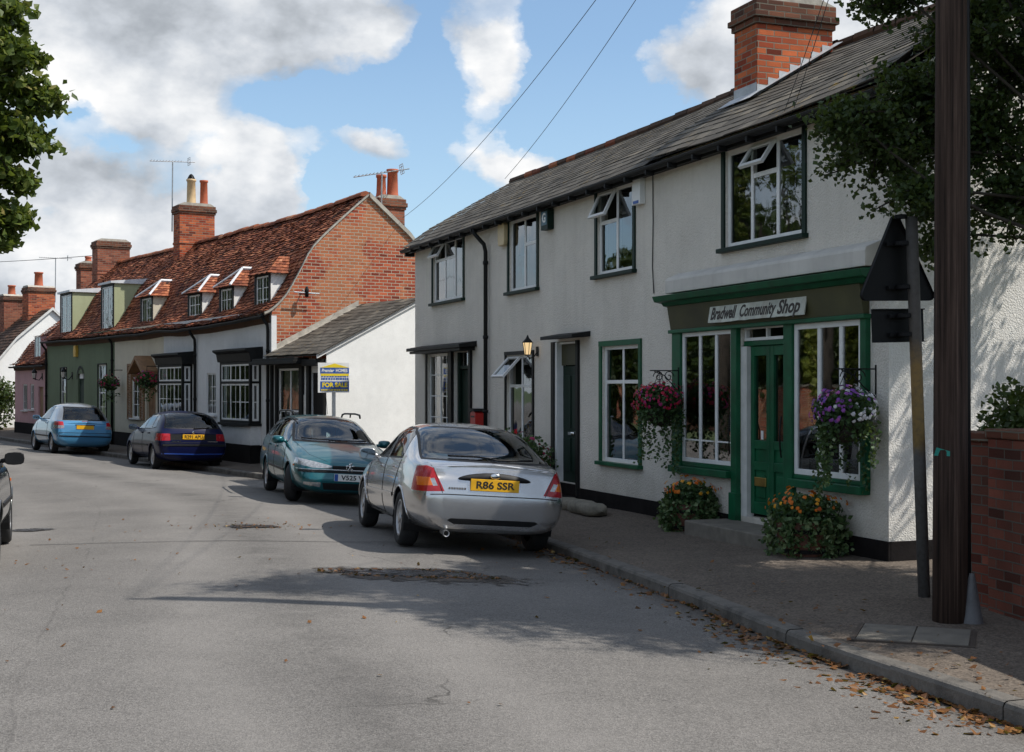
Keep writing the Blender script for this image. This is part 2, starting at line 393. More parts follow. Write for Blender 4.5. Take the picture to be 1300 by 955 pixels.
def postmat():
    k = NT('weathered_post'); c = k.coord()
    sep = k.n('ShaderNodeSeparateXYZ'); k.l(c, sep.inputs[0])
    z = k.math('ADD', sep.outputs[2], k.math('MULTIPLY', k.noise(6, 4, .6, c), .35))
    cc = k.ramp(k.math('DIVIDE', z, 3.6), [(.0,(.10,.098,.095)),(.36,(.10,.098,.095)),(.40,(.19,.12,.035)),(.56,(.20,.115,.03)),(.62,(.075,.062,.05)),(1,(.07,.068,.066))])
    cc = k.mix(k.ramp(k.noise(22, 5, .7, c), [(.45, 0.0), (.7, .6)]), cc, (.045,.035,.028))
    return k.pbr(cc, .7, None, .1)
M['rustpost'] = postmat()
def polemat():
    k = NT('creosoted_pole'); c = k.coord()
    g = k.noise(1, 6, .7, k.mapv(c, (28, 28, .8)))
    g = k.math('ADD', k.math('MULTIPLY', g, .7), k.math('MULTIPLY', k.noise(1, 4, .6, k.mapv(c, (60, 60, .35))), .3))
    cc = k.ramp(g, [(.36,(.010,.007,.006)),(.43,(.03,.019,.015)),(.55,(.06,.038,.03)),(.68,(.12,.083,.066))])
    return k.pbr(cc, .9, k.bump(g, .8, .012), spec=.2)
M['pole'] = polemat()
def emis(name, col, st):
    k = NT(name); e = k.n('ShaderNodeEmission'); e.inputs['Color'].default_value = (*col, 1); e.inputs['Strength'].default_value = st
    k.l(e.outputs[0], k.out.inputs['Surface']); return k.m
M['lamplit'] = emis('lit_lamp_glass', (1,.72,.38), .9)
def fade(k, m, c):
    # ragged edge: the film thins out towards the rim of the patch
    at = k.n('ShaderNodeAttribute', attribute_name='tint')
    a = k.math('ADD', k.math('MULTIPLY', k.math('SUBTRACT', 1.0, at.outputs['Fac']), 1.5), k.math('MULTIPLY', k.math('SUBTRACT', k.noise(6, 6, .7, c), .5), 2.6))
    a = k.ramp(a, [(.25, 0.0), (.6, 1.0)])
    tr = k.n('ShaderNodeBsdfTransparent'); mx = k.n('ShaderNodeMixShader'); k.l(a, mx.inputs[0]); k.l(tr.outputs[0], mx.inputs[1]); k.l(k.b.outputs[0], mx.inputs[2])
    k.l(mx.outputs[0], k.out.inputs['Surface']); return m
def puddlemat():
    k = NT('dark_wet_patch'); c = k.coord()
    n = k.noise(7, 6, .7, c)
    cc = k.ramp(n, [(.4,(.006,.006,.006)),(.65,(.03,.024,.02)),(.85,(.09,.06,.04))])
    return fade(k, k.pbr(cc, k.ramp(n, [(.45, .25), (.6, .85)]), k.bump(n, .3, .005), spec=.25), c)
M['puddle'] = puddlemat()

# ------------------------------------------------------------------ shared shapes
def tile_patch(mb, P, nu, nv, lift=.022, jit=.012, seed=1, m=0, lip=True, tmin=0, tmax=1):
    """P(u,v) -> point on a roof slope (v goes up); lays nu x nv overlapping tiles"""
    r = random.Random(seed)
    for i in range(nv):
        v0 = i/nv; v1 = min(1.0, (i+1.25)/nv)
        off = .5 if i % 2 else 0
        wav = [r.gauss(0, jit*.5) for _ in range(3)]
        for j in range(-1, nu):
            u0 = max(0, (j+off)/nu); u1 = min(1, (j+1+off)/nu)
            if u1-u0 < 1e-5: continue
            a = P(u0, v0); b = P(u1, v0); c = P(u1, v1); d = P(u0, v1)
            n = (b-a).cross(d-a)
            if n.length < 1e-9: n = (b-a).cross(c-a)
            if n.length < 1e-9: continue
            n.normalize()
            dv = (d-a); dv = dv/max(dv.length, 1e-6)
            l1 = lift+r.uniform(0, jit); l2 = lift+r.uniform(0, jit); sl = dv*r.gauss(0, jit*.6)
            g = (b-a)*.012
            a1 = a+n*l1+sl+g; b1 = b+n*l2+sl-g; c1 = c+n*.004-g; d1 = d+n*.004+g
            t = min(1, max(0, r.gauss(.5, .24)))
            mb.face([a1, b1, c1, d1], m, t)
            if lip: mb.face([a+sl+g, b+sl-g, b1, a1], m, max(0, t-.3))
def profile_fn(prof, x0, x1, zoff=lambda x: 0):
    """roof slope following a (y,z) profile; u from x0 to x1, v along the profile"""
    L = [0]
    for a, b in zip(prof, prof[1:]): L.append(L[-1]+math.hypot(b[0]-a[0], b[1]-a[1]))
    def P(u, v):
        d = v*L[-1]
        for i in range(len(prof)-1):
            if d <= L[i+1]+1e-9:
                f = (d-L[i])/(L[i+1]-L[i]); break
        x = x0+(x1-x0)*u
        y = prof[i][0]+(prof[i+1][0]-prof[i][0])*f; z = prof[i][1]+(prof[i+1][1]-prof[i][1])*f
        return V(x, y, z+zoff(x))
    return P, L[-1]
def smooth_profile(pts, n=5):
    out = []
    for i in range(len(pts)-1):
        p0 = pts[max(i-1, 0)]; p1 = pts[i]; p2 = pts[i+1]; p3 = pts[min(i+2, len(pts)-1)]
        for k in range(n):
            t = k/n
            out.append(tuple(.5*((2*b)+(-a+c)*t+(2*a-5*b+4*c-d)*t*t+(-a+3*b-3*c+d)*t**3) for a, b, c, d in zip(p0, p1, p2, p3)))
    out.append(tuple(pts[-1])); return out
def quad_fn(a, b, c, d):
    a, b, c, d = map(Vector, (a, b, c, d))
    return lambda u, v: (a.lerp(b, u)).lerp(d.lerp(c, u), v)

def wall(mb, x0, x1, z0, z1, holes=(), y=0.0, depth=.14, m=0, mv=1, back=.55):
    """front wall in the plane y, facing -y, with openings, reveals and a dark room behind each opening"""
    xs = sorted({x0, x1, *[h[0] for h in holes], *[h[1] for h in holes]}); zs = sorted({z0, z1, *[h[2] for h in holes], *[h[3] for h in holes]})
    for xa, xb in zip(xs, xs[1:]):
        for za, zb in zip(zs, zs[1:]):
            cx = (xa+xb)/2; cz = (za+zb)/2
            if any(h[0] < cx < h[1] and h[2] < cz < h[3] for h in holes): continue
            mb.face([(xa,y,za),(xb,y,za),(xb,y,zb),(xa,y,zb)], m)
    for h in holes:
        a, b, c, d = h[:4]; D = y+depth; B = y+(h[4] if len(h) > 4 else back)
        for (p, q, mm) in ((y, D, m), (D, B, mv)):
            mb.face([(a,p,c),(a,q,c),(a,q,d),(a,p,d)][::-1], mm); mb.face([(b,p,c),(b,q,c),(b,q,d),(b,p,d)], mm)
            mb.face([(a,p,d),(a,q,d),(b,q,d),(b,p,d)][::-1], mm); mb.face([(a,p,c),(a,q,c),(b,q,c),(b,p,c)], mm)
        mb.face([(a,B,c),(b,B,c),(b,B,d),(a,B,d)], mv)

def window(parent, x0, x1, z0, z1, y=.05, fw=.05, mull=(), trans=(), bars=(), frame='whitepaint', glass='glass', sill=None, trim=None, trw=.07,
           curtain=None, opening=None, name='window', label=None, wall_y=0, M4=None):
    """mull: fractions of width; trans: (fx0,fx1,fz); bars: ('v',fx,fz0,fz1) or ('h',fz,fx0,fx1) thin glazing bars"""
    w = x1-x0; h = z1-z0; mb = MB()
    def bx(q, *a): q.box(*a)
    bx(mb, x0, x0+fw, y, y+.06, z0, z1); bx(mb, x1-fw, x1, y, y+.06, z0, z1)
    bx(mb, x0+fw, x1-fw, y, y+.06, z0, z0+fw); bx(mb, x0+fw, x1-fw, y, y+.06, z1-fw, z1)
    for f in mull: bx(mb, x0+f*w-fw*.5, x0+f*w+fw*.5, y+.003, y+.055, z0+fw, z1-fw)
    for (a, b, c) in trans: bx(mb, x0+a*w+fw*.5, x0+b*w-fw*.5, y+.006, y+.052, z0+c*h-fw*.5, z0+c*h+fw*.5)
    for bb in bars:
        if bb[0] == 'v': bx(mb, x0+bb[1]*w-.011, x0+bb[1]*w+.011, y+.012, y+.04, z0+bb[2]*h, z0+bb[3]*h)
        else: bx(mb, x0+bb[2]*w, x0+bb[3]*w, y+.014, y+.038, z0+bb[1]*h-.011, z0+bb[1]*h+.011)
    o = mb.build(name, M[frame], parent, bevel=.004)
    if label: o['label'] = label
    g = MB(); r = random.Random(int(abs(x0*977+z0*331)))
    xs = [x0+fw*.5]+[x0+f*w for f in mull]+[x1-fw*.5]; zs0 = z0+fw*.5; zs1 = z1-fw*.5
    for a, b in zip(xs, xs[1:]):
        cuts = sorted({c for (p, q, c) in trans if p-1e-6 <= ((a+b)/2-x0)/w <= q+1e-6})
        zz = [zs0]+[z0+c*h for c in cuts]+[zs1]
        for c, d in zip(zz, zz[1:]):
            if opening and opening[0] <= ((a+b)/2-x0)/w <= opening[1] and ((c+d)/2-z0)/h > opening[2]: continue
            e = [r.uniform(-.003, .003) for _ in range(4)]
            g.face([(a,y+.016+e[0],c),(b,y+.016+e[1],c),(b,y+.016+e[1]+e[2],d),(a,y+.016+e[0]+e[2],d)])
    if g.f: g.build('pane', M[glass], o)
    if opening:
        fx0, fx1, fz, ang = opening
        a = x0+fx0*w+fw*.4; b = x0+fx1*w-fw*.4; hh = (1-fz)*h-fw
        R4 = Matrix.Translation((0, y-.01, z1-fw*.6)) @ Matrix.Rotation(-ang, 4, 'X')
        c = MB(); t = .04
        c.box(a, a+t, -.02, .02, -hh, 0, M=R4); c.box(b-t, b, -.02, .02, -hh, 0, M=R4)
        c.box(a+t, b-t, -.02, .02, -t, 0, M=R4); c.box(a+t, b-t, -.02, .02, -hh, -hh+t, M=R4)
        co = c.build('casement', M[frame], o); co['label'] = 'small top casement propped open'
        gp = MB(); gp.face([R4 @ V(a+t*.5, 0, -hh+t*.5), R4 @ V(b-t*.5, 0, -hh+t*.5), R4 @ V(b-t*.5, 0, -t*.5), R4 @ V(a+t*.5, 0, -t*.5)])
        # the glass of the propped casement belongs to the casement
        me = co.data; me.materials.append(M[glass])
        bm = bmesh.new(); bm.from_mesh(me); vv = [bm.verts.new(p) for p in gp.v]; f = bm.faces.new(vv); f.material_index = 1; bm.to_mesh(me); bm.free()
    if sill:
        s = MB(); s.box(x0-trw-.03, x1+trw+.03, wall_y-.08, y+.02, z0-.055, z0-.003); s.build('sill', M[sill], o, bevel=.006)
    if trim:
        s = MB(); a = wall_y-.025; b = wall_y+.02
        s.box(x0-trw, x0-.002, a, b, z0-.003, z1); s.box(x1+.002, x1+trw, a, b, z0-.003, z1); s.box(x0-trw, x1+trw, a-.004, b, z1+.001, z1+trw)
        s.build('surround', M[trim], o)
    if curtain:
        c = MB(); n = 26; yy = y+.12
        for (f0, f1, z_a, z_b) in curtain:
            for i in range(n):
                a = x0+w*(f0+(f1-f0)*i/n); b = x0+w*(f0+(f1-f0)*(i+1)/n)
                ya = yy+.02*math.sin(i*1.9); yb = yy+.02*math.sin((i+1)*1.9)
                c.face([(a,ya,z0+h*z_a),(b,yb,z0+h*z_a),(b,yb,z0+h*z_b),(a,ya,z0+h*z_b)])
        c.build('curtain', M['curtain'], o)
    return o

def leaf(mb, p, size, r, m=0, t=None, upb=.6, shade=0):
    n = V(r.gauss(0,1), r.gauss(0,1), r.gauss(0,1)+upb*1.5)
    if n.length < 1e-3: n = V(0,0,1)
    n.normalize(); a = n.cross(V(r.gauss(0,1), r.gauss(0,1), r.gauss(0,1))); a.normalize(); b = n.cross(a)
    s = size*r.uniform(.7, 1.3); w = s*.42
    t = r.gauss(.5, .22) if t is None else t
    mb.face([p-a*s*.5, p-a*s*.08+b*w-n*s*.08, p+a*s*.55, p-a*s*.08-b*w-n*s*.08], m, min(1, max(0, t)))
def leaf_cloud(mb, c, rad, n, size, r, m=0, upb=.6, hollow=.55, tb=0.0):
    c = Vector(c)
    for _ in range(n):
        d = V(r.gauss(0,1), r.gauss(0,1), r.gauss(0,1)).normalized()
        k = hollow+(1-hollow)*r.random()**.8 if r.random() < .8 else r.random()
        p = c+V(d.x*rad[0]*k, d.y*rad[1]*k, d.z*rad[2]*k)
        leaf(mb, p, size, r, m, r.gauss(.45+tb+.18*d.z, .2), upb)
def flower_cloud(mb, c, rad, n, size, r, m=1, zmin=-.2, tf=None):
    c = Vector(c)
    for _ in range(n):
        d = V(r.gauss(0,1), r.gauss(0,1), r.gauss(0,1)).normalized()
        if d.z < zmin: continue
        p = c+V(d.x*rad[0], d.y*rad[1], d.z*rad[2])*r.uniform(.88, 1.08)*(1+.28*noise.noise(d*2.3+V(len(mb.v)*0+c.z*7, n, 1)))
        t = r.random() if tf is None else tf(d, r)
        q = d.cross(V(0,0,1)); q = q.normalized() if q.length > .01 else V(1,0,0); w = d.cross(q)
        s = size*r.uniform(.7, 1.25)
        k = 6; mb.face([p+(q*math.cos(a*2*PI/k)+w*math.sin(a*2*PI/k))*s*(.5 if a % 2 else .62)+d*(.2*s if a % 2 else 0) for a in range(k)], m, t)
def wetmat():
    k = NT('damp_road'); c = k.coord(); n = k.noise(5, 6, .7, c)
    cc = k.ramp(n, [(.35,(.045,.037,.03)),(.55,(.085,.07,.058)),(.75,(.15,.13,.11))])
    return fade(k, k.pbr(cc, .8, k.bump(k.noise(80, 3, .6, c), .4, .006), spec=.3), c)
M['wetedge'] = wetmat()
# ------------------------------------------------------------------ camera
cam = bpy.data.cameras.new('camera'); cam.sensor_width = 36; cam.lens = 36*1700/1300; cam.shift_y = 14.5/1300
cam.clip_start = .1; cam.clip_end = 3000
co = bpy.data.objects.new('camera', cam); COL.objects.link(co); co.location = (0, 0, 1.72); co.rotation_euler = (PI/2, 0, 0)
scene.camera = co
scene.view_settings.view_transform = 'Standard'; scene.view_settings.look = 'None'; scene.view_settings.exposure = 0
try: scene.cycles.max_bounces = 8; scene.cycles.transparent_max_bounces = 16
except Exception: pass

# ------------------------------------------------------------------ sun and sky
EL = math.radians(52); S2 = V(.985, -.17, 0).normalized()
sd = V(S2.x*math.cos(EL), S2.y*math.cos(EL), math.sin(EL))
sun = bpy.data.lights.new('sun', 'SUN'); sun.energy = 5.0; sun.angle = math.radians(.53); sun.color = (1, .95, .87)
so = bpy.data.objects.new('sun', sun); COL.objects.link(so); so.rotation_euler = sd.to_track_quat('Z', 'Y').to_euler(); so.location = (20, -5, 40)

def make_world():
    w = bpy.data.worlds.new('World'); scene.world = w; w.use_nodes = True
    t = w.node_tree; t.nodes.clear()
    k = NT.__new__(NT); k.t = t; k.m = None
    out = k.n('ShaderNodeOutputWorld'); bg = k.n('ShaderNodeBackground'); k.l(bg.outputs[0], out.inputs['Surface'])
    sky = k.n('ShaderNodeTexSky', sky_type='NISHITA'); sky.sun_disc = False; sky.sun_elevation = EL
    sky.sun_rotation = math.atan2(S2.x, S2.y); sky.air_density = 1.0; sky.dust_density = .6; sky.ozone_density = 2.0
    d = k.coord('Generated'); sep = k.n('ShaderNodeSeparateXYZ'); k.l(d, sep.inputs[0])
    az = k.math('ARCTAN2', sep.outputs[0], sep.outputs[1]); el = k.math('ARCSINE', sep.outputs[2])
    # domain warp for billowing edges
    wn = k.n('ShaderNodeTexNoise'); wn.inputs['Scale'].default_value = 9; wn.inputs['Detail'].default_value = 7; wn.inputs['Roughness'].default_value = .6
    k.l(k.mapv(d, (1, 1, 1.3), (3.1, 1.7, .4)), wn.inputs['Vector'])
    ws = k.n('ShaderNodeSeparateXYZ'); k.l(wn.outputs['Color'], ws.inputs[0])
    az2 = k.math('MULTIPLY_ADD', k.math('SUBTRACT', ws.outputs[0], .5), .11, az); el2 = k.math('MULTIPLY_ADD', k.math('SUBTRACT', ws.outputs[1], .5), .085, el)
    def blob(px, py, rx, ry, wt):
        a = k.math('DIVIDE', k.math('SUBTRACT', az2, (px-650)/1700), rx/1700); b = k.math('DIVIDE', k.math('SUBTRACT', el2, (492-py)/1700), ry/1700)
        q = k.math('ADD', k.math('MULTIPLY', a, a), k.math('MULTIPLY', b, b))
        return k.math('MULTIPLY', k.math('EXPONENT', k.math('MULTIPLY', q, -1)), wt)
    def total(lst):
        s = None
        for b in lst:
            v = blob(*b); s = v if s is None else k.math('ADD', s, v)
        return s
    cl = total([(240,30,240,58,1.1),(450,40,130,50,.8),(185,115,85,50,.9),(225,175,60,36,.6),(50,225,120,40,.55),(40,345,150,85,.9),(190,310,90,70,.65),(335,228,58,60,1.15),(300,320,110,60,.7),
                (490,190,80,26,.85),(625,92,58,52,1.0),(655,215,70,36,1.1),(900,75,88,72,1.1),(700,8,100,22,.5),(1010,50,90,90,.8),(-30,60,90,90,.6),(430,128,120,26,-.55),(545,60,40,30,-.5),(130,160,45,18,-.55),(250,250,40,30,-.35),(460,260,80,30,-.5),(170,200,60,26,-.55),(275,190,30,30,-.45),(30,185,60,22,-.45),(400,240,30,30,-.4),(250,95,70,14,-.3),(210,270,50,18,-.35),(760,110,60,70,-.6),(560,190,30,40,-.4),(60,290,70,16,-.4),(690,160,40,30,-.4),(1250,150,200,200,.7)])
    n1 = k.noise(7.5, 9, .62, k.mapv(d, (1, 1, 1.5)))
    n1s = k.noise(7.5, 6, .55, k.mapv(d, (1, 1, 1.5)))
    n1b = k.noise(7.5, 6, .55, k.mapv(d, (1, 1, 1.5), (.022, -.004, .045)))
    # elsewhere in the sky: broken cloud from noise alone
    far = k.math('MAXIMUM', k.ramp(k.math('ABSOLUTE', az), [(.14, 0.0), (.2, .55)]), k.ramp(el, [(.32, 0.0), (.45, .55)]))
    far = k.math('MAXIMUM', far, k.math('MULTIPLY', k.ramp(sep.outputs[1], [(-.0, .55), (.05, 0.0)]), 1.0))
    dens = k.math('ADD', k.math('ADD', cl, far), k.math('MULTIPLY', k.math('SUBTRACT', n1, .5), 1.7))
    mask = k.ramp(dens, [(.40, 0.0), (.56, .48), (.86, 1.0)], 'EASE')
    # light and shade inside the clouds: compare the density with that a little way towards the sun
    shd = k.math('MULTIPLY_ADD', k.math('SUBTRACT', n1s, n1b), 2.3, .72)
    dark = total([(300,12,330,46,.36),(430,85,110,26,.10),(130,265,140,24,.08),(60,330,120,30,.06),(400,215,60,16,.12),(500,205,90,14,.22),(120,390,120,25,.18),(650,240,70,14,.1)])
    shd = k.math('SUBTRACT', shd, dark)
    thick = k.ramp(dens, [(.55, .06), (1.4, -.10)])
    ccol = k.ramp(shd, [(0.0, (.30,.33,.37)), (.3, (.44,.475,.52)), (.55, (.62,.66,.715)), (.82, (.86,.88,.905)), (1.0, (1.0,1.0,1.0))])
    skyc = k.n('ShaderNodeVectorMath', operation='SCALE'); k.l(sky.outputs[0], skyc.inputs[0]); skyc.inputs['Scale'].default_value = 1.0
    tint = k.mix(1.0, skyc.outputs[0], (1.0,1.09,1.13), 'MULTIPLY')
    cl10 = k.n('ShaderNodeVectorMath', operation='SCALE'); k.l(ccol, cl10.inputs[0]); cl10.inputs['Scale'].default_value = 7.1
    # pale haze low down
    low = k.ramp(el, [(.0, .75), (.10, .38), (.25, .12)])
    base = k.mix(low, tint, (3.9, 5.3, 6.5))
    fin = k.mix(mask, base, cl10.outputs[0])
    k.l(fin, bg.inputs['Color']); bg.inputs['Strength'].default_value = .142
make_world()

# ------------------------------------------------------------------ ground, road, kerb, pavement
def lerp(a, b, t): return a+(b-a)*t
def interp(x, pts):
    if x <= pts[0][0]: return pts[0][1]
    for (a, fa), (b, fb) in zip(pts, pts[1:]):
        if x <= b: t = (x-a)/(b-a); t = t*t*(3-2*t); return fa+(fb-fa)*t
    return pts[-1][1]
KP = [(6.6,-3),(4.9,2),(3.35,5.4),(2.32,8.2),(1.93,9.39),(1.5,11.09),(.94,13.3),(.45,15.3),(-.62,19),(-1.75,22.75),(-3.55,26.3),(-5.4,29.2),(-6.95,31.6),(-10.1,36.5),(-13.66,42),(-19,50.4),(-26,61.5),(-40,80),(-62,104),(-95,135)]
def catmull(P, step=.5):
    out = []
    for i in range(len(P)-1):
        p0 = Vector(P[max(i-1, 0)]); p1 = Vector(P[i]); p2 = Vector(P[i+1]); p3 = Vector(P[min(i+2, len(P)-1)])
        n = max(2, int((p2-p1).length/step))
        for j in range(n):
            t = j/n; out.append(.5*((2*p1)+(p2-p0)*t+(2*p0-5*p1+4*p2-p3)*t*t+(3*p1-p0-3*p2+p3)*t**3))
    out.append(Vector(P[-1])); return out
KL = catmull(KP)
KN = []
for i, p in enumerate(KL):
    d = (KL[min(i+1, len(KL)-1)]-KL[max(i-1, 0)]).normalized(); KN.append(V(-d.y, d.x))
def gz(Y): return interp(Y, [(10, 0), (24, -.20), (60, -.20)])
def cross(n): return interp(n, [(0, -.09), (.5, -.068), (1.9, .02), (3.6, .045), (6.5, .0), (10, -.09)])
def road_z(x, y):
    best = min(range(len(KL)), key=lambda i: (KL[i]-V(x, y)).length_squared)
    return gz(y)+cross(max(0, (V(x, y)-KL[best]).dot(KN[best])))
def zwall(Y): return interp(Y, [(18.5, .05), (24, -.1), (60, -.1)])
def pave_z(Y, n): return lerp(gz(Y)+.02, zwall(Y), min(1, max(0, n)/1.9))
def strip(offs, zf, name, mat, i0=0, i1=None):
    mb = MB(); i1 = i1 or len(KL); vs = []; m = len(offs)
    for i in range(i0, i1):
        for n in offs:
            p = KL[i]+KN[i]*n; vs.append((p.x, p.y, zf(p.y, n, i)))
    fs = []
    for i in range(i1-i0-1):
        for j in range(m-1):
            a = i*m+j; fs.append((a, a+m, a+m+1, a+1) if offs[1] < offs[0] else (a, a+1, a+m+1, a+m))
    mb.raw(vs, fs); o = mb.build(name, mat, smooth=True)
    at = o.data.attributes.new('offset', 'FLOAT', 'POINT'); at.data.foreach_set('value', [n for i in range(i0, i1) for n in offs])
    if sum(p.normal.z for p in o.data.polygons) < 0:
        o.data.flip_normals()
    return struct(o)
strip([0,.12,.3,.5,.8,1.2,1.6,2,2.5,3,3.6,4.4,5.2,6,7,8,9,10], lambda Y, n, i: gz(Y)+cross(n)+.006*noise.noise(V(i*.3, n*.8, 0)), 'road', M['road'])
strip([10,10.02,11,12,13,14.5], lambda Y, n, i: gz(Y)-.09+(.0 if n < 10.01 else .1), 'verge', M['ground'])
strip([-.128,-.4,-.8,-1.2,-1.6,-1.9,-2.4,-4,-6,-9], lambda Y, n, i: pave_z(Y, -n-.13)-.004+.007*noise.noise(V(i*.35, n*1.3, 5)), 'pavement', M['pave'])
def kerb():
    mb = MB(); r = random.Random(5); i = 0
    while i < len(KL)-3:
        j = i+2; mid = KL[i].lerp(KL[j], .5)
        if mid.y > 110: break
        sh = r.uniform(-.006, .006); rows = []
        for (n, dz) in ((.012,-.16),(.012,.0),(.0,.022),(-.02,.03),(-.128,.03),(-.132,-.1)):
            rows.append([V(*(KL[q]+KN[q]*(n+sh*.6)), gz(KL[q].y)+dz-.006+sh) for q in (i, i+1, j)])
        for q in range(2):
            e = V(*((KL[j]-KL[i]).normalized()*.003), 0)
            for a, b in zip(rows, rows[1:]):
                p0 = a[q]+(e if q == 0 else V(0,0,0)); p1 = a[q+1]-(e if q == 1 else V(0,0,0)); p2 = b[q+1]-(e if q == 1 else V(0,0,0)); p3 = b[q]+(e if q == 0 else V(0,0,0))
                mb.face([p0, p3, p2, p1][::-1], 0)
        i = j
    o = mb.build('kerb', M['kerb'])
    return struct(o)
kerb()
def ground():
    mb = MB(); mb.face([(-1500,-300,-.5),(1500,-300,-.5),(1500,2500,-.5),(-1500,2500,-.5)])
    struct(mb.build('ground', M['ground']))
ground()
def decal(name, pts_n, mat, dz=.006, label=None):
    """thin irregular patch lying on the road: centre, radii, angle"""
    (cx, cy, rx, ry, an, sd_) = pts_n; mb = MB(); r = random.Random(sd_); N = 60; rings = 12; vs = []; fs = []
    ca, sa = math.cos(an), math.sin(an)
    for q in range(rings+1):
        for i in range(N):
            a = 2*PI*i/N; k = q/rings*(1.15+.35*noise.noise(V(math.cos(a)*1.6, math.sin(a)*1.6, sd_))+.18*noise.noise(V(math.cos(a)*4, math.sin(a)*4, sd_)))
            x = rx*k*math.cos(a); y = ry*k*math.sin(a); X = cx+x*ca-y*sa; Y = cy+x*sa+y*ca
            vs.append((X, Y, road_z(X, Y)+dz))
    for q in range(rings):
        for i in range(N): j = (i+1) % N; fs.append((q*N+i, q*N+j, (q+1)*N+j, (q+1)*N+i))
    mb.raw(vs, fs); mb.t = [(i//N)/(rings-1) for i in range(len(fs))]; return struct(mb.build(name, mat, smooth=True))
decal('puddle_edge', (-.8, 12.25, 1.12, .50, -.18, 3), M['wetedge'], .005)
decal('puddle', (-.92, 12.3, .82, .30, -.18, 4), M['puddle'], .010)
decal('road_patch', (-3.35, 17.1, .36, .27, .2, 9), M['puddle'], .010)
decal('road_patch', (-6.1, 17.0, .30, .22, .2, 12), M['puddle'], .010)
def seam():
    mb = MB(); pts = []
    for i in range(40):
        t = i/39; x = -5.4+4.6*t; y = 15.0+.25*t+.03*noise.noise(V(t*9, 2, 0)); pts.append((x, y))
    for (a, b) in zip(pts, pts[1:]):
        w = .012
        mb.face([(a[0],a[1]-w,road_z(*a)+.007),(b[0],b[1]-w,road_z(*b)+.007),(b[0],b[1]+w,road_z(*b)+.007),(a[0],a[1]+w,road_z(*a)+.007)])
    struct(mb.build('tar_seam', M['void']))
seam()
def litter():
    mb = MB(); r = random.Random(21)
    def put(x, y, z, s): 
        leaf(mb, V(x, y, z+.012), s, r, 0, None, upb=2.2)
    for i in range(len(KL)):                        # dead leaves collected along the gutter
        p = KL[i]
        if 7 < p.y < 17:
            for _ in range(int(interp(p.y, [(7, 16), (10, 9), (13, 3), (17, 2)]))): q = p-KN[i]*abs(r.gauss(.1, .35))+V(r.uniform(-.3,.3), r.uniform(-.3,.3)); put(q.x, q.y, pave_z(q.y, max(0, -(q-p).dot(KN[i])-.13))+.008, r.uniform(.02,.055))
            dens = interp(p.y, [(7, 90), (9.5, 60), (11, 22), (13, 8), (15, 30), (17, 5)])
            for _ in range(int(dens*1.6)):
                n = abs(r.gauss(.02, .16))*interp(p.y, [(7, 1.2), (9.5, .9), (11.5, .6)]); q = p+KN[i]*(n+.01)+V(r.uniform(-.3, .3), r.uniform(-.3, .3))*.9
                if (q-p).dot(KN[i]) < .01: q = p+KN[i]*.03+V(KN[i].y, -KN[i].x)*r.uniform(-.25, .25)
                put(q.x, q.y, gz(q.y)+cross(.03+n), r.uniform(.03, .07))
    for _ in range(230):                            # and in the wet hollow
        a = r.uniform(0, 2*PI); k = r.uniform(.35, 1.0)**.5; x = -.95+.85*k*math.cos(a); y = 12.3+.33*k*math.sin(a)-.12*k*math.cos(a); put(x, y, road_z(x, y), r.uniform(.02, .055))
    for (cx, cy, n, sp) in ((-3.3, 17.1, 90, .3), (-3.0, 17.6, 40, .8), (-4.6, 12.8, 20, .7)):
        for _ in range(n): x = r.gauss(cx, sp); y = r.gauss(cy, sp*.8); put(x, y, road_z(x, y), r.uniform(.02, .05))
    for _ in range(130): x = r.uniform(-5.5, 2); y = r.uniform(7, 19); put(x, y, road_z(x, y), r.uniform(.02, .05)) if y < 9 or True else 0
    o = mb.build('leaf_litter', M['deadleaf'], uv=False); tag(o, 'brown fallen leaves lying in the gutter and the wet hollow', 'leaf litter', kind='stuff')
litter()
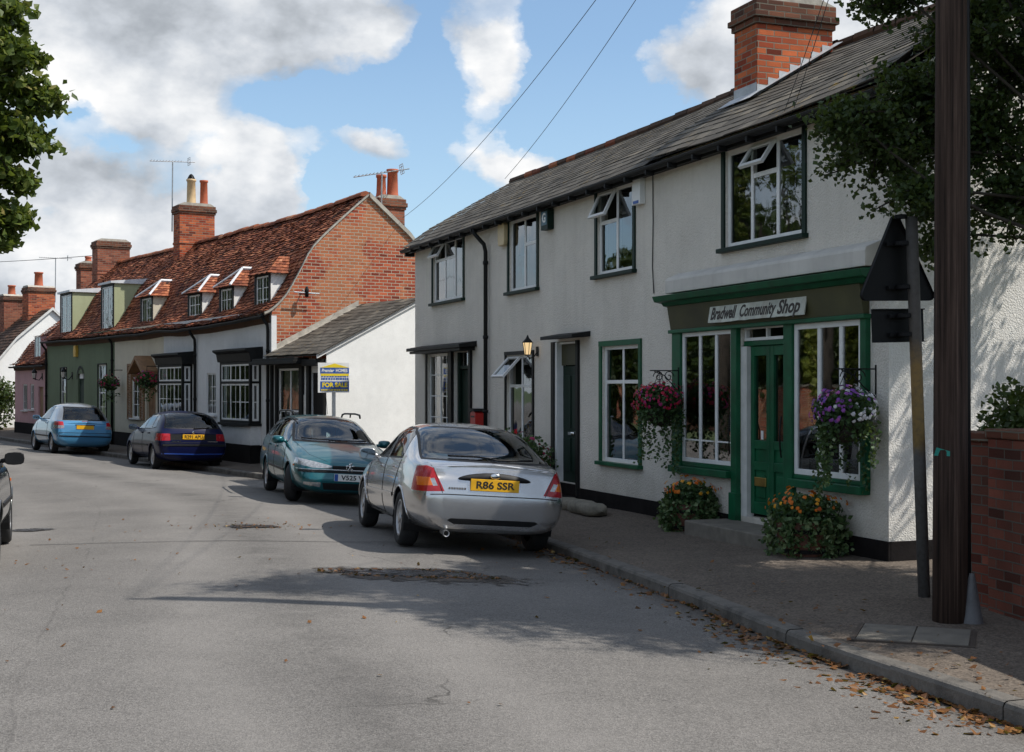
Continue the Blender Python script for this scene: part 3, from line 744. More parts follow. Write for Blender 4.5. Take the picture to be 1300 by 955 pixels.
# ------------------------------------------------------------------ long roughcast building with the shop
RZA = math.atan2(-.9343, .3564)
shop = thing('rendered_building', 'long white roughcast building with slate roof, brick chimney and green shop front', 'building', (3.63, 12.9, 0), RZA)
MA = Matrix.Translation((3.63, 12.9, 0)) @ Matrix.Rotation(RZA, 4, 'Z')
def A(x, y, z): return MA @ V(x, y, z)
LEN = 15.8; DEP = 4.4; RY = 2.2; RZ_ = 6.10; EZ = 4.60
def build_shop():
    W = MB()
    holes = [(-14.55,-12.7,3.38,4.56),(-10.3,-9.05,3.32,4.52),(-6.74,-5.57,3.32,4.52),(-3.11,-1.47,3.36,4.5),
             (-14.94,-13.56,.72,2.38),(-13.24,-12.32,-.05,2.38),(-10.43,-9.24,.6,2.26),(-8.28,-7.46,.28,2.42),(-6.58,-5.39,.68,2.3),
             (-4.13,-2.9,.80,2.42,1.5),(-2.76,-1.78,.24,2.42,1.5),(-1.6,-.40,.79,2.40,1.5)]
    wall(W, -LEN, 0, -.5, 4.68, holes, depth=.16)
    g = [(0,-.5),(DEP,-.5),(DEP,4.6),(RY,RZ_-.06),(0,4.6)]
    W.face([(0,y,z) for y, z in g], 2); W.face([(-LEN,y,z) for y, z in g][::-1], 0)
    W.face([(-LEN,DEP,-.5),(0,DEP,-.5),(0,DEP,4.6),(-LEN,DEP,4.6)][::-1], 0)
    W.build('wall', [M['rough_white'], M['room'], M['rough_sunlit']], shop)
    # plinth
    P = MB()
    for a, b in ((-15.8,-13.26),(-12.3,-8.42),(-7.36,-2.80),(-1.76,.03)): P.box(a, b, -.03, .0, -.5, .235)
    P.box(.002, .03, .0, DEP, -.5, .235)
    P.build('plinth', M['plinth'], shop, bevel=.006)
    # roof, the near bay a little higher than the rest
    T = MB(); k = 0
    for (a, b, dz) in ((-LEN-.12,-4.75,0.0),(-4.75,.14,.075)):
        prof = [(-.24,EZ-.02+dz),(.3,4.98+dz),(1.2,5.52+dz),(RY,RZ_+dz)]
        sag = lambda x, a=a, b=b: -.05*math.sin(PI*min(1, max(0, (x-a)/(b-a))))+.025*noise.noise(V(x*.8, 0, 3))
        f, L = profile_fn(prof, a, b, sag); tile_patch(T, f, int((b-a)/.28), int(L/.17), .010, .007, 3+k)
        bk = [(2*RY-y, z) for y, z in prof]; f, L = profile_fn(bk, b, a, sag); tile_patch(T, f, int((b-a)/.28), int(L/.17), .010, .007, 5+k); k += 1
        # boarding under the slates
        T.face([(a,-.24,EZ-.06+dz),(b,-.24,EZ-.06+dz),(b,RY,RZ_-.05+dz),(a,RY,RZ_-.05+dz)], 0, .05); T.face([(a,2*RY+.24,EZ-.06+dz),(a,RY,RZ_-.05+dz),(b,RY,RZ_-.05+dz),(b,2*RY+.24,EZ-.06+dz)], 0, .05)
    T.build('roof', M['slate'], shop)
    R_ = MB(); x = -LEN-.12; r = random.Random(4)
    while x < .1:
        dz = .075 if x > -4.76 else 0
        s = -.05*math.sin(PI*min(1, max(0, ((x+LEN)/(LEN-4.75) if x < -4.75 else (x+4.75)/4.9))))
        R_.lathe([(.085,0),(.095,.02),(.088,.43)], (x, RY, RZ_+.0+dz+s+r.uniform(-.008,.008)), 8, 'x', 0 if x > -11 or r.random() < .5 else 1, r.uniform(.1,.9)); x += .44
    R_.build('ridge_tiles', [M['browntile'], M['tiles']], shop)
    B = MB()       # eaves: soffit, fascia boards, verge
    B.box(-LEN-.1, .1, -.17, -.14, EZ-.13, EZ-.03); B.box(-LEN-.1, .1, -.137, -.002, EZ-.10, EZ-.075)
    B.box(-LEN-.10, -LEN-.02, -.2, .0, 4.42, 4.60)
    for xx in [-15.2+.62*i for i in range(25)]: B.box(xx, xx+.03, -.29, -.172, EZ-.16, EZ-.10)
    B.build('eaves_board', M['black'], shop)
    G = MB(); n = 7; pr = [(-.235+.062*math.cos(PI+PI*i/n), EZ-.055+.058*math.sin(PI+PI*i/n)) for i in range(n+1)]; pr2 = [(y*.0+(-.235)+(y+.235)*.82, z+.008) for y, z in pr][::-1]
    G.prism(pr+pr2, -LEN-.14, .14, 'x'); G.build('gutter', M['black'], shop)
    D = MB(); D.tube([(-11.43,-.235,4.5),(-11.43,-.235,4.42),(-11.30,-.10,4.22),(-11.30,-.07,4.1),(-11.30,-.07,-.2)], .037, 10)
    for z in (3.9, 2.6, 1.3): D.lathe([(.037,-.03),(.048,-.03),(.048,.03),(.037,.03)], (-11.30,-.07,z), 10)
    D.build('downpipe', M['black'], shop, smooth=True)
    # chimney
    C = MB(); x0, x1, y0, y1 = -4.42, -3.86, .88, 2.0
    C.box(x0, x1, y0, y1, 4.9, 6.299)
    ch = C.build('chimney', M['brick_chim'], shop, bevel=.008)
    C = MB(); C.box(x0-.03, x1+.03, y0-.03, y1+.03, 6.30, 6.375); C.box(x0-.065, x1+.065, y0-.065, y1+.065, 6.376, 6.45); C.box(x0-.035, x1+.035, y0-.035, y1+.035, 6.451, 6.60); C.build('chimney_cap', M['brick_sooty'], ch, bevel=.01)
    F = MB(); F.prism([(y0-.03,6.60),(y1+.03,6.60),(y1-.2,6.68),(y0+.2,6.68)], x0-.03, x1+.03, 'x'); F.build('flaunching', M['mortar'], ch)
    for i, yy in enumerate((y0+.3, y1-.3)):
        Q = MB(); Q.lathe([(.11,0),(.10,.3),(.115,.3),(.115,.36),(.085,.36),(.085,.1)], ((x0+x1)/2, yy, 6.66), 14); Q.build('chimney_pot', M['terracotta'], ch, smooth=True)
    Ld = MB(); st = 7
    for i in range(st):
        ya = y0+(y1-y0)*i/st; yb = y0+(y1-y0)*(i+1)/st; zr = 5.36+.60*(ya-y0)+.075
        Ld.face([(x1+.004,ya,zr-.06),(x1+.004,yb,zr+.06),(x1+.004,yb,zr+.085),(x1+.004,ya,zr+.10)])
    zz = lambda y: 4.98+.075+(y-.3)*.605+.022
    Ld.face([(x1+.003,y0-.12,zz(y0-.12)+.012),(x1+.16,y0-.12,zz(y0-.12)+.012),(x1+.16,y1+.05,zz(y1)+.03),(x1+.003,y1+.05,zz(y1)+.05)])
    Ld.face([(x0-.1,y0-.2,zz(y0-.2)+.01),(x1+.16,y0-.2,zz(y0-.2)+.01),(x1+.16,y0-.003,zz(y0)+.02),(x0-.1,y0-.003,zz(y0)+.02)]); Ld.face([(x0,y0-.004,zz(y0)-.05),(x1,y0-.004,zz(y0)-.05),(x1,y0-.004,zz(y0)+.13),(x0,y0-.004,zz(y0)+.13)])
    Ld.build('flashing', M['lead'], ch)
    # upper windows
    ud = 'darkgreen'; kw = dict(y=.03, trim=ud, trw=.07, sill=ud, fw=.055)
    window(shop, -14.55,-12.7,3.38,4.56, mull=(.36,.68), trans=((0,.36,.7),(.36,.68,.7)), opening=(0,.36,.7,.5), **kw)
    window(shop, -10.3,-9.05,3.32,4.52, mull=(.5,), trans=((.5,1,.62),), curtain=((.02,.3,.02,.5),), **kw)
    window(shop, -6.74,-5.57,3.32,4.52, mull=(.5,), trans=((0,.5,.62),), opening=(0,.5,.62,.45), **kw)
    window(shop, -3.11,-1.47,3.36,4.5, mull=(.33,.66), trans=((.33,.66,.68),), opening=(.33,.66,.68,.6), **kw)
    # ground-floor windows
    window(shop, -14.94,-13.56,.72,2.38, y=.05, mull=(.5,), bars=[('h',f,0,1) for f in (.25,.5,.75)]+[('v',.25,0,1),('v',.75,0,1)], trim='black', trw=.10, curtain=((0,.35,0,1),))
    window(shop, -10.43,-9.24,.6,2.26, y=.04, mull=(.5,), trans=((0,1,.69),), opening=(0,.5,.69,.75), sill='black', trim='black', trw=.06)
    window(shop, -6.58,-5.39,.68,2.3, y=.04, mull=(.5,), trans=((0,1,.69),), sill='green', trim='green', trw=.075)
    # left-hand door with canopy
    d = MB(); d.box(-13.24,-12.32,.12,.16,-.05,2.05); d.box(-13.24,-13.14,.06,.118,-.05,2.38); d.box(-12.42,-12.32,.06,.118,-.05,2.38); d.box(-13.139,-12.421,.07,.118,2.06,2.13)
    for z0, z1 in ((.2,.85),(1.0,1.95)): d.box(-13.05,-12.5,.105,.119,z0,z1)
    o = d.build('door', M['darkgreen'], shop, bevel=.006); o['label'] = 'dark panelled door beneath the far canopy'
    h = MB(); h.ball((-12.6,.07,1.0), .035, 8); h.build('handle', M['chrome'], o, smooth=True)
    q = MB(); q.face([(-13.14,.10,2.13),(-12.42,.10,2.13),(-12.42,.10,2.38),(-13.14,.10,2.38)]); q.build('fanlight', M['glass'], o)
    q = MB(); q.box(-13.50,-13.31,-.05,-.003,-.3,2.40); q.box(-13.30,-13.262,-.06,-.003,-.3,2.40); q.box(-12.30,-12.2,-.05,-.003,-.3,2.40); q.build('door_surround', M['black'], o)
    cn = MB(); cn.prism([(-.34,2.44),(-.002,2.46),(-.002,2.56),(-.34,2.50)], -15.3,-11.95,'x'); cn.prism([(-.30,2.39),(-.002,2.39),(-.002,2.458),(-.30,2.438)], -15.2,-12.05,'x'); o = cn.build('canopy', M['black'], shop, bevel=.006); o['label'] = 'long black canopy over window and door'
    # middle door, dark, with white reveal
    d = MB(); d.box(-8.28,-7.46,.09,.14,.28,2.05)
    for z0, z1 in ((.45,.95),(1.1,1.9)):
        for a in (-8.18,-7.84): d.box(a, a+.28, .076, .089, z0, z1)
    o = d.build('door', M['darkgreen'], shop, bevel=.006); o['label'] = 'glossy dark green door in white reveal'
    q = MB(); q.box(-8.276,-8.20,-.02,.088,.28,2.41); q.box(-7.49,-7.464,.004,.088,.28,2.41); q.box(-8.199,-7.491,.02,.088,2.38,2.41); q.build('reveal', M['whitepaint'], o)
    q = MB(); q.box(-8.40,-8.284,-.04,.02,-.12,2.42); q.box(-7.456,-7.37,-.04,.02,-.12,2.42); q.build('door_surround', M['black'], o)
    q = MB(); q.box(-8.199,-7.491,.06,.10,2.06,2.379); q.build('fanlight', M['fascia'], o)
    h = MB(); h.ball((-7.6,.05,1.05), .03, 8); h.box(-7.97,-7.75,.064,.075,1.0,1.045); h.build('handle', M['chrome'], o, smooth=True)
    q = MB(); q.box(-8.36,-7.40,-.32,.24,-.3,.10); q.box(-8.32,-7.44,-.02,.245,.102,.275); q.build('doorstep', M['plinth'], o, bevel=.012)
    cn = MB(); cn.prism([(-.30,2.44),(-.002,2.46),(-.002,2.54),(-.30,2.49)], -8.20,-6.98,'x'); cn.build('canopy', M['black'], shop, bevel=.006)
    # ------------- shop front
    sf = MB(); F0 = -.06
    for a, b, z in ((-4.36,-4.135,.70),(-2.895,-2.765,.12),(-1.775,-1.605,.12),(-.385,-.29,.70)): sf.box(a, b, F0, .02, z, 2.43)
    sf.box(-2.905,-2.755,F0-.025,.0,.12,.5); sf.box(-1.785,-1.595,F0-.025,.0,.12,.5)
    sf.box(-4.36,-2.897,F0-.06,.0,.66,.745); sf.box(-1.60,-.29,F0-.06,.0,.66,.745)
    sf.box(-4.134,-2.896,F0+.02,.0,.747,.80); sf.box(-1.604,-.386,F0+.02,.0,.747,.79)
    sf.prism([(-.24,2.80),(-.02,2.76),(-.02,2.90),(-.27,2.87)], -4.50, -.10,'x'); sf.prism([(-.15,2.745),(-.02,2.72),(-.02,2.758),(-.19,2.795)], -4.42,-.16,'x')
    sf.box(-4.40,-.27,F0-.035,.0,2.40,2.445)
    front = sf.build('shop_front', M['green'], shop, bevel=.007)
    q = MB(); q.prism([(-.075,2.448),(-.01,2.448),(-.01,2.743),(-.125,2.743)], -4.36,-.30,'x'); q.build('fascia_board', M['fascia'], front)
    q = MB(); pr = [(-.002,2.902),(-.20,2.895),(-.20,3.05),(-.185,3.085),(-.002,3.16)]; q.prism(pr, -4.27, -.10,'x'); o = q.build('canopy_hood', M['smooth_grey'], front, bevel=.008)
    window(front, -4.132,-2.898,.802,2.398, y=-.03, fw=.05, mull=(.36,.68), frame='whitepaint', glass='shopglass', bars=[('h',.17,0,1)])
    window(front, -1.602,-.388,.792,2.398, y=-.03, fw=.06, mull=(.38,.70), frame='whitepaint', glass='shopglass')
    # shop door, two leaves
    d = MB(); yd = .045; gh = (1.12, 2.08)
    for a, b in ((-2.62,-2.212),(-2.206,-1.80)):
        d.box(a, a+.075, yd, yd+.05, .28, 2.19); d.box(b-.075, b, yd, yd+.05, .28, 2.19)
        for z0, z1 in ((.28,.42),(.78,.88),(1.02,1.12),(2.08,2.19)): d.box(a+.075, b-.075, yd+.002, yd+.048, z0, z1)
        d.box(a+.075, b-.075, yd+.02, yd+.04, .42, .78); d.box(a+.075, b-.075, yd+.02, yd+.04, .88, 1.02)
        d.box(a+.11, b-.11, yd+.008, yd+.021, .47, .73)
    d.box(-2.74,-1.80,yd-.02,yd+.06,2.195,2.25)
    o = d.build('door', M['green'], shop, bevel=.005); o['label'] = 'green double shop door with tall glass panels'
    q = MB()
    for a, b in ((-2.62,-2.212),(-2.206,-1.80)): q.face([(a+.07,yd+.03,1.11),(b-.07,yd+.03,1.11),(b-.07,yd+.03,2.09),(a+.07,yd+.03,2.09)])
    q.build('pane', M['glass'], o)
    q = MB(); q.box(-2.758,-2.63,.0,yd+.05,.24,2.19); q.build('reveal', M['offwhite'], o)
    q = MB(); q.box(-2.74,-1.80,yd-.01,yd+.04,2.255,2.29); q.box(-2.74,-1.80,yd-.01,yd+.04,2.385,2.415); q.box(-2.74,-2.70,yd-.008,yd+.038,2.29,2.385); q.box(-1.84,-1.80,yd-.008,yd+.038,2.29,2.385); q.box(-2.28,-2.25,yd-.006,yd+.036,2.29,2.385); q.build('transom_light', M['whitepaint'], o)
    q = MB(); q.box(-2.52,-2.28,yd-.012,yd+.001,.60,.70); q.build('letterbox', paint('brass', (.5,.33,.1), .35, .2, 8, .05, metal=.9), o, bevel=.004)
    for xx in (-2.86, -1.93):
        q = MB(); pts = [(xx+ (.05*math.sin(PI*i/10)), yd-.03-.05*math.sin(PI*i/10) if xx > -2.5 else -.09-.04*math.sin(PI*i/10), .95+.45*i/10) for i in range(11)]; q.tube(pts, .009, 6); q.build('handle', M['black'], o, smooth=True)
    q = MB(); q.box(-2.44,-2.39,yd+.026,yd+.028,1.13,1.23); q.build('notice', M['whitepaint'], o)
    q = MB(); q.box(-3.02,-1.22,-.60,-.035,-.05,.185); o2 = q.build('doorstep', M['slabstone'], shop, bevel=.015); o2['label'] = 'broad low concrete step of the shop door'
    # things in the shop windows
    def poster(name, x0, x1, z0, z1, lab, cols):
        P0 = MB(); P0.box(x0, x1, .02, .023, z0, z1)
        r = random.Random(int(z0*100)); h = z1-z0; w = x1-x0
        for i in range(7):
            z = z1-h*(.1+.09*i); P0.box(x0+w*.1, x1-w*r.uniform(.1,.4), .0175, .0195, z-h*.025, z, 1)
        for i in range(10): P0.ball((x0+w*r.uniform(.25,.75), .019, z0+h*r.uniform(.08,.5)), .02, 5, 2+i % 2, .5, (1,.04,1))
        q = P0.build(name, [M['offwhite'], M['ink']]+cols); q.matrix_world = MA; tag(q, lab, 'poster')
    poster('poster', -1.42,-1.16,1.18,1.60,'pale printed poster behind the right shop window', [M['signyellow'], M['greenery']])
    poster('poster', -3.12,-2.93,1.08,1.37,'small white notice low in the left shop window', [M['blue'], M['red']])
    sh = MB(); sh.box(-4.1,-2.92,.2,.5,.80,.83); sh.box(-4.1,-2.92,.22,.5,1.10,1.12); sh.build('display_shelf', M['wood'], shop)
    r = random.Random(9)
    for i in range(9):
        x = -4.05+.12*i; hh = r.uniform(.10,.22); q = MB(); q.box(x, x+.10, .24+r.uniform(0,.1), .36, .832, .832+hh); q.box(x+.01, x+.09, .232, .2395, .832+hh*.35, .832+hh*.7, 1)
        cs = [('red','whitepaint'),('blue','whitepaint'),('whitepaint','red'),('blue_box','signyellow')][i % 4]
        b = q.build('packet', [M[cs[0]], M[cs[1]]]); b.matrix_world = MA
        tag(b, 'coloured packet in the row behind the left shop window', 'packet', 'packets in the shop window')
    # small fittings fixed to the wall
    def fit(mb, name, mats, lab, cat, **kw):
        o = mb.build(name, mats, **kw); o.matrix_world = MA; return tag(o, lab, cat)
    q = MB(); q.prism([(-10.62,4.12),(-10.36,4.12),(-10.33,4.2),(-10.33,4.46),(-10.38,4.52),(-10.6,4.52),(-10.65,4.46),(-10.65,4.2)], -.09, -.002, 'y'); fit(q, 'alarm_box', M['cream_box'], 'buff alarm box under the eaves beside the drainpipe', 'alarm box', bevel=.012)
    q = MB(); q.box(-8.63,-8.36,-.11,-.002,4.17,4.48); q.box(-8.60,-8.39,-.114,-.108,4.24,4.45,1); text_mesh(q, 'G', .2, Matrix.Translation((-8.495,-.1165,4.345)) @ Matrix.Rotation(PI/2,4,'X'), 2, .0015, bold=.006); fit(q, 'alarm_box', [M['darkgreen'], M['blue_box'], M['whitepaint']], 'teal alarm box bearing a pale letter G under the eaves', 'alarm box')
    q = MB(); q.prism([(-5.46,4.16),(-5.22,4.16),(-5.22,4.5),(-5.46,4.5)], -.08, -.002, 'y'); q.box(-5.42,-5.26,-.086,-.081,4.17,4.21,1); fit(q, 'alarm_box', [M['whitepaint'], M['blue']], 'white alarm box with blue base beside upper casement', 'alarm box', bevel=.015)
    # sign on the fascia
    sg = thing('shop_sign', 'hand-lettered white sign board reading Bradwell Community Shop on green fascia', 'sign'); sg.matrix_world = MA
    tilt = Matrix.Translation((-2.26,-.116,2.585)) @ Matrix.Rotation(PI/2-.16,4,'X')
    q = MB(); r = random.Random(2); n = 24
    top = [(-1.02+2.04*i/n, .108+r.uniform(-.004,.004)) for i in range(n+1)]; bot = [(-1.02+2.04*i/n, -.105+r.uniform(-.004,.004)) for i in range(n+1)][::-1]
    q.prism(top+bot, 0, .012, 'z'); q.v = [tuple(tilt @ V(*p)) for p in q.v]; q.build('board', paint('aged_sign_white', (.50,.52,.46), .6, .3, 7, .1, streak=.5, dirt=(.30,.22,.15)), sg)
    q = MB(); text_mesh(q, 'Bradwell', .20, tilt @ Matrix.Translation((-.69,-.005,.0135)), 0, .001, .22, .58, .006); text_mesh(q, 'Community', .19, tilt @ Matrix.Translation((.055,-.003,.0135)), 0, .001, .22, .76, .005); text_mesh(q, 'Shop', .21, tilt @ Matrix.Translation((.70,-.005,.0135)), 0, .001, .22, .44, .006)
    q.build('lettering', paint('faded_letter_black', (.03,.022,.018), .6, .5, 20, 0), sg)
    # wall lantern by the middle door
    wl = thing('wall_lantern', 'small black wall lantern with glowing glass beside canopy', 'lantern'); wl.matrix_world = MA @ Matrix.Translation((-9.02,-.18,2.2)) @ Matrix.Scale(.85,4)
    q = MB(); q.tube([(0,.2,.12),(0,.14,.02),(0,.05,-.02),(0,0,.02)], .012, 6); q.lathe([(.001,.03),(.05,.03),(.055,.05),(.03,.05)], n=6); q.lathe([(.095,.27),(.10,.28),(.03,.36),(.015,.40),(.001,.42)], n=6)
    for i in range(6): a = 2*PI*i/6; q.tube([(.055*math.cos(a),.055*math.sin(a),.05),(.09*math.cos(a),.09*math.sin(a),.27)], .006, 4)
    q.box(-.05,.05,.185,.198,.02,.2); q.build('lantern_frame', M['black'], wl)
    q = MB(); q.lathe([(.05,.05),(.085,.27)], n=6); q.build('lantern_glass', M['lamplit'], wl)
    # red post box
    pb = thing('post_box', 'red wall-mounted post box beside the drainpipe', 'post box'); pb.matrix_world = MA @ Matrix.Translation((-11.72,-.002,.85)) @ Matrix.Scale(.8,4)
    q = MB(); n = 8; q.prism([(-.17,0),(.17,0)]+[(.17*math.cos(PI*i/n), .50+.06*math.sin(PI*i/n)) for i in range(n+1)], -.20, 0, 'y'); q.build('body', M['red'], pb, bevel=.01)
    q = MB(); q.box(-.11,.11,-.206,-.201,.42,.46); q.build('slot', M['ink'], pb)
    q = MB(); q.prism([(-.19,.56),(.19,.56),(.15,.62),(-.15,.62)], -.23, 0, 'y'); q.build('hood', M['black'], pb)
    # cable down the wall
    q = MB(); q.tube([(-4.98,-.012,4.5),(-4.97,-.012,3.9),(-4.99,-.012,3.3),(-4.95,-.012,2.95)], .007, 5); q.tube([(-1.7,-.2,4.62),(-1.75,-.03,4.56),(-1.45,-.03,4.54),(-1.40,-.012,4.1)], .008, 5); fit(q, 'cable', M['cable'], 'thin black cable running down the white roughcast wall', 'cable')
build_shop()

# ------------------------------------------------------------------ planting at the shop
def basket(pos, lab, mats, tf, seed, bx=None):
    t = thing('hanging_basket', lab, 'hanging basket', pos, 0, 'hanging baskets at the shop front'); r = random.Random(seed)
    B = MB(); B.lathe([(.001,-.26),(.09,-.24),(.16,-.16),(.19,-.05),(.20,0),(.19,.01)], n=14); B.build('basket', M['bark'], t, smooth=True)
    C = MB()
    for i in range(3): a = 2*PI*i/3+.4; C.tube([(.19*math.cos(a),.19*math.sin(a),0),(0,0,.42)], .004, 4)
    C.build('chain', M['black'], t)
    F = MB(); leaf_cloud(F, (0,0,.05), (.31,.31,.22), 1500, .05, r, 0, .7, .5); leaf_cloud(F, (0,0,-.1), (.27,.27,.18), 600, .05, r, 0, .2, .5, -.1)
    for i in range(16):
        a = r.uniform(0, 2*PI); q = .2+.1*r.random(); L = r.uniform(.25,.72) if i % 4 else r.uniform(.6,.95); x, y = q*math.cos(a), q*math.sin(a)
        for j in range(int(L*90)): z = -.05-L*j/(L*90); leaf(F, V(x+.03*math.sin(z*9+i)+r.gauss(0,.022), y+r.gauss(0,.022), z), .042, r, 0, None, .2)
    F.build('foliage', M['greenery'], t)
    P = MB(); flower_cloud(P, (0,0,.06), (.31,.31,.23), 330, .036, r, 0, -.45, tf); P.build('flowers', M[mats], t)
    return t
def bracket(x, z, lab, y0=-.065):
    b = MB()
    b.tube([(x,y0,z),(x,-.46,z)], .008, 6); b.tube([(x,y0,z-.28),(x,y0,z+.04)], .009, 6)
    for s, c0 in ((1,-.20),(-1,-.34)):
        pts = []
        for i in range(22): a = i/21*2.6*PI; rr = .075*(1-i/26); pts.append((x, c0+rr*math.cos(a)*s, z-.075+rr*math.sin(a)))
        b.tube(pts, .006, 5)
    b.tube([(x,y0,z-.27),(x,-.15,z-.17),(x,-.26,z-.06),(x,-.40,z-.01)], .007, 5)
    o = b.build('basket_bracket', M['black'], smooth=True); o.matrix_world = MA; return tag(o, lab, 'bracket')
basket(A(-4.17,-.33,1.50), 'hanging basket of crimson and red flowers left of shop', 'petal_red', None, 3); bracket(-4.17, 1.93, 'scrolled iron bracket holding the crimson flower basket')
def tfm(d, r):
    s = d.x*.75+d.y*.1+r.gauss(0,.2)
    return .98 if (d.z > .75 and r.random() < .12) else (r.uniform(.65,.95) if s > .1 else r.uniform(.0,.55))
basket(A(-.20,-.36,1.44), 'hanging basket of purple and white flowers right of shop', 'petal_mix', tfm, 8); bracket(-.20, 1.90, 'scrolled iron bracket holding the purple and white basket', -.005)
def tub(pos, lab, rr, h, seed):
    t = thing('flower_tub', lab, 'planter', pos, 0, 'tubs of marigolds on the pavement'); r = random.Random(seed)
    B = MB(); B.lathe([(.001,.0),(rr*.82,.0),(rr*.95,h*.4),(rr,h*.75),(rr*.98,h),(rr*.9,h),(rr*.88,h*.9),(.001,h*.88)], n=22); B.build('tub', paint('oak_tub', (.12,.045,.028), .7, .4, 9, .4, 20), t, smooth=False)
    H = MB()
    for z in (.2, .75): H.lathe([(rr*(.86+.13*z)+.012,h*z-.02),(rr*(.86+.13*z)+.016,h*z+.02)], n=22)
    H.build('hoop', M['black'], t)
    F = MB(); leaf_cloud(F, (0,0,h+.10), (rr*1.25,rr*1.25,.17), 1500, .05, r, 0, .8, .4)
    for i in range(30):
        a = r.uniform(PI*.75, 2.1*PI); L = r.uniform(.2,.5); q = rr*1.02+.05*r.random()
        for j in range(int(L*110)): z = h+.05-L*j/(L*110); leaf(F, V((q+.03*math.sin(z*9))*math.cos(a)+r.gauss(0,.04), q*math.sin(a)+r.gauss(0,.035), max(.02, z)), .055, r, 0, r.choice([None, None, .95]), .3)
    F.build('foliage', M['greenery'], t)
    P = MB(); flower_cloud(P, (0,0,h+.13), (rr*1.3,rr*1.3,.19), 110, .042, r, 0, .0); P.build('flowers', M['petal_orange'], t); return t
tub(A(-3.42,-.32,.0), 'tub of orange marigolds left of the shop step', .25, .34, 5)
tub(A(-.78,-.42,.02), 'larger trailing tub of orange marigolds right of shop step', .30, .36, 6)
def stones():
    for i, (x, y, L, a, s) in enumerate(((-6.75,-.42,1.0,.1,1),(-6.0,-.5,1.15,-.06,2))):
        mb = MB(); n = 14; k = 12; vs = []; fs = []
        for q in range(n+1):
            t = q/n; e = (1-abs(2*t-1)**5)**.5
            for j in range(k):
                an = 2*PI*j/k; rr = .5*e*(1+.25*noise.noise(V(t*4, an, s*7)))+.004
                vs.append((L*(t-.5), .30*rr*math.copysign(abs(math.cos(an))**.6, math.cos(an)), .07+.19*rr*math.copysign(abs(math.sin(an))**.6, math.sin(an))))
        for q in range(n):
            for j in range(k): fs.append((q*k+j, q*k+(j+1) % k, (q+1)*k+(j+1) % k, (q+1)*k+j))
        mb.raw(vs, fs); o = mb.build('stone_block', M['stone'], smooth=True); o.matrix_world = MA @ Matrix.Translation((x, y, -.02 if i == 0 else .0)) @ Matrix.Rotation(a, 4, 'Z')
        tag(o, ['rough stone lying against wall, nearer the dark door', 'rough stone lying against wall, nearer the shop'][i], 'stone', 'rough stones lying by the wall')
stones()
def shrub(pos, h, rad, n, lab, seed, mat='greenery', fl=0, size=.06, flm='petal_red', name='shrub', cat='shrub'):
    t = thing(name, lab, cat, pos); r = random.Random(seed); S = MB(); F = MB()
    for i in range(9):
        a = r.uniform(0, 2*PI); e = V(rad*.7*math.cos(a), rad*.7*math.sin(a), h*r.uniform(.6,.95)); S.tube([(0,0,-.1), tuple(e*.5+V(0,0,.1)), tuple(e)], [.018,.012,.005], 5)
        leaf_cloud(F, e*r.uniform(.7,1), (rad*.5,rad*.5,h*.25), n//9, size, r, 0, .6, .3)
    leaf_cloud(F, (0,0,h*.5), (rad,rad,h*.5), n//2, size, r, 0, .6, .6)
    S.build('stem', M['bark'], t); F.build('foliage', M[mat], t)
    if fl: P = MB(); flower_cloud(P, (0,0,h*.5), (rad,rad,h*.5), fl, .06, r, 0, -.6); P.build('flowers', M[flm], t)
    return t
shrub(A(-8.35,-.42,-.05), 1.05, .45, 1500, 'leafy pink-flowered shrub against wall behind the silver car', 17, 'greenery', 70)
# ------------------------------------------------------------------ terrace of old cottages
RZB = math.atan2(-.844, .536)
PB = V(-5.78, 32.2, 0)
MBt = Matrix.Translation(PB) @ Matrix.Rotation(RZB, 4, 'Z')
def Bp(x, y, z): return MBt @ V(x, y, z)
PROF = smooth_profile([(-.20,3.50),(.02,3.62),(.36,3.96),(.72,4.56),(1.08,5.18),(1.85,5.92),(2.59,6.56)], 3)
BACK = [(5.35,3.7),(3.75,5.62),(2.59,6.56)]
def sagB(x):
    return -.10*math.sin(PI*min(1, max(0, -x/22.2)))-.05*math.sin(PI*min(1, max(0, -x/8.2)))+.035*noise.noise(V(x*.55, 1, 9))+.012*noise.noise(V(x*2.2, 4, 2))
def roof_z(y):
    for a, b in zip(PROF, PROF[1:]):
        if a[0] <= y <= b[0]: return a[1]+(b[1]-a[1])*(y-a[0])/(b[0]-a[0])
    return PROF[-1][1]
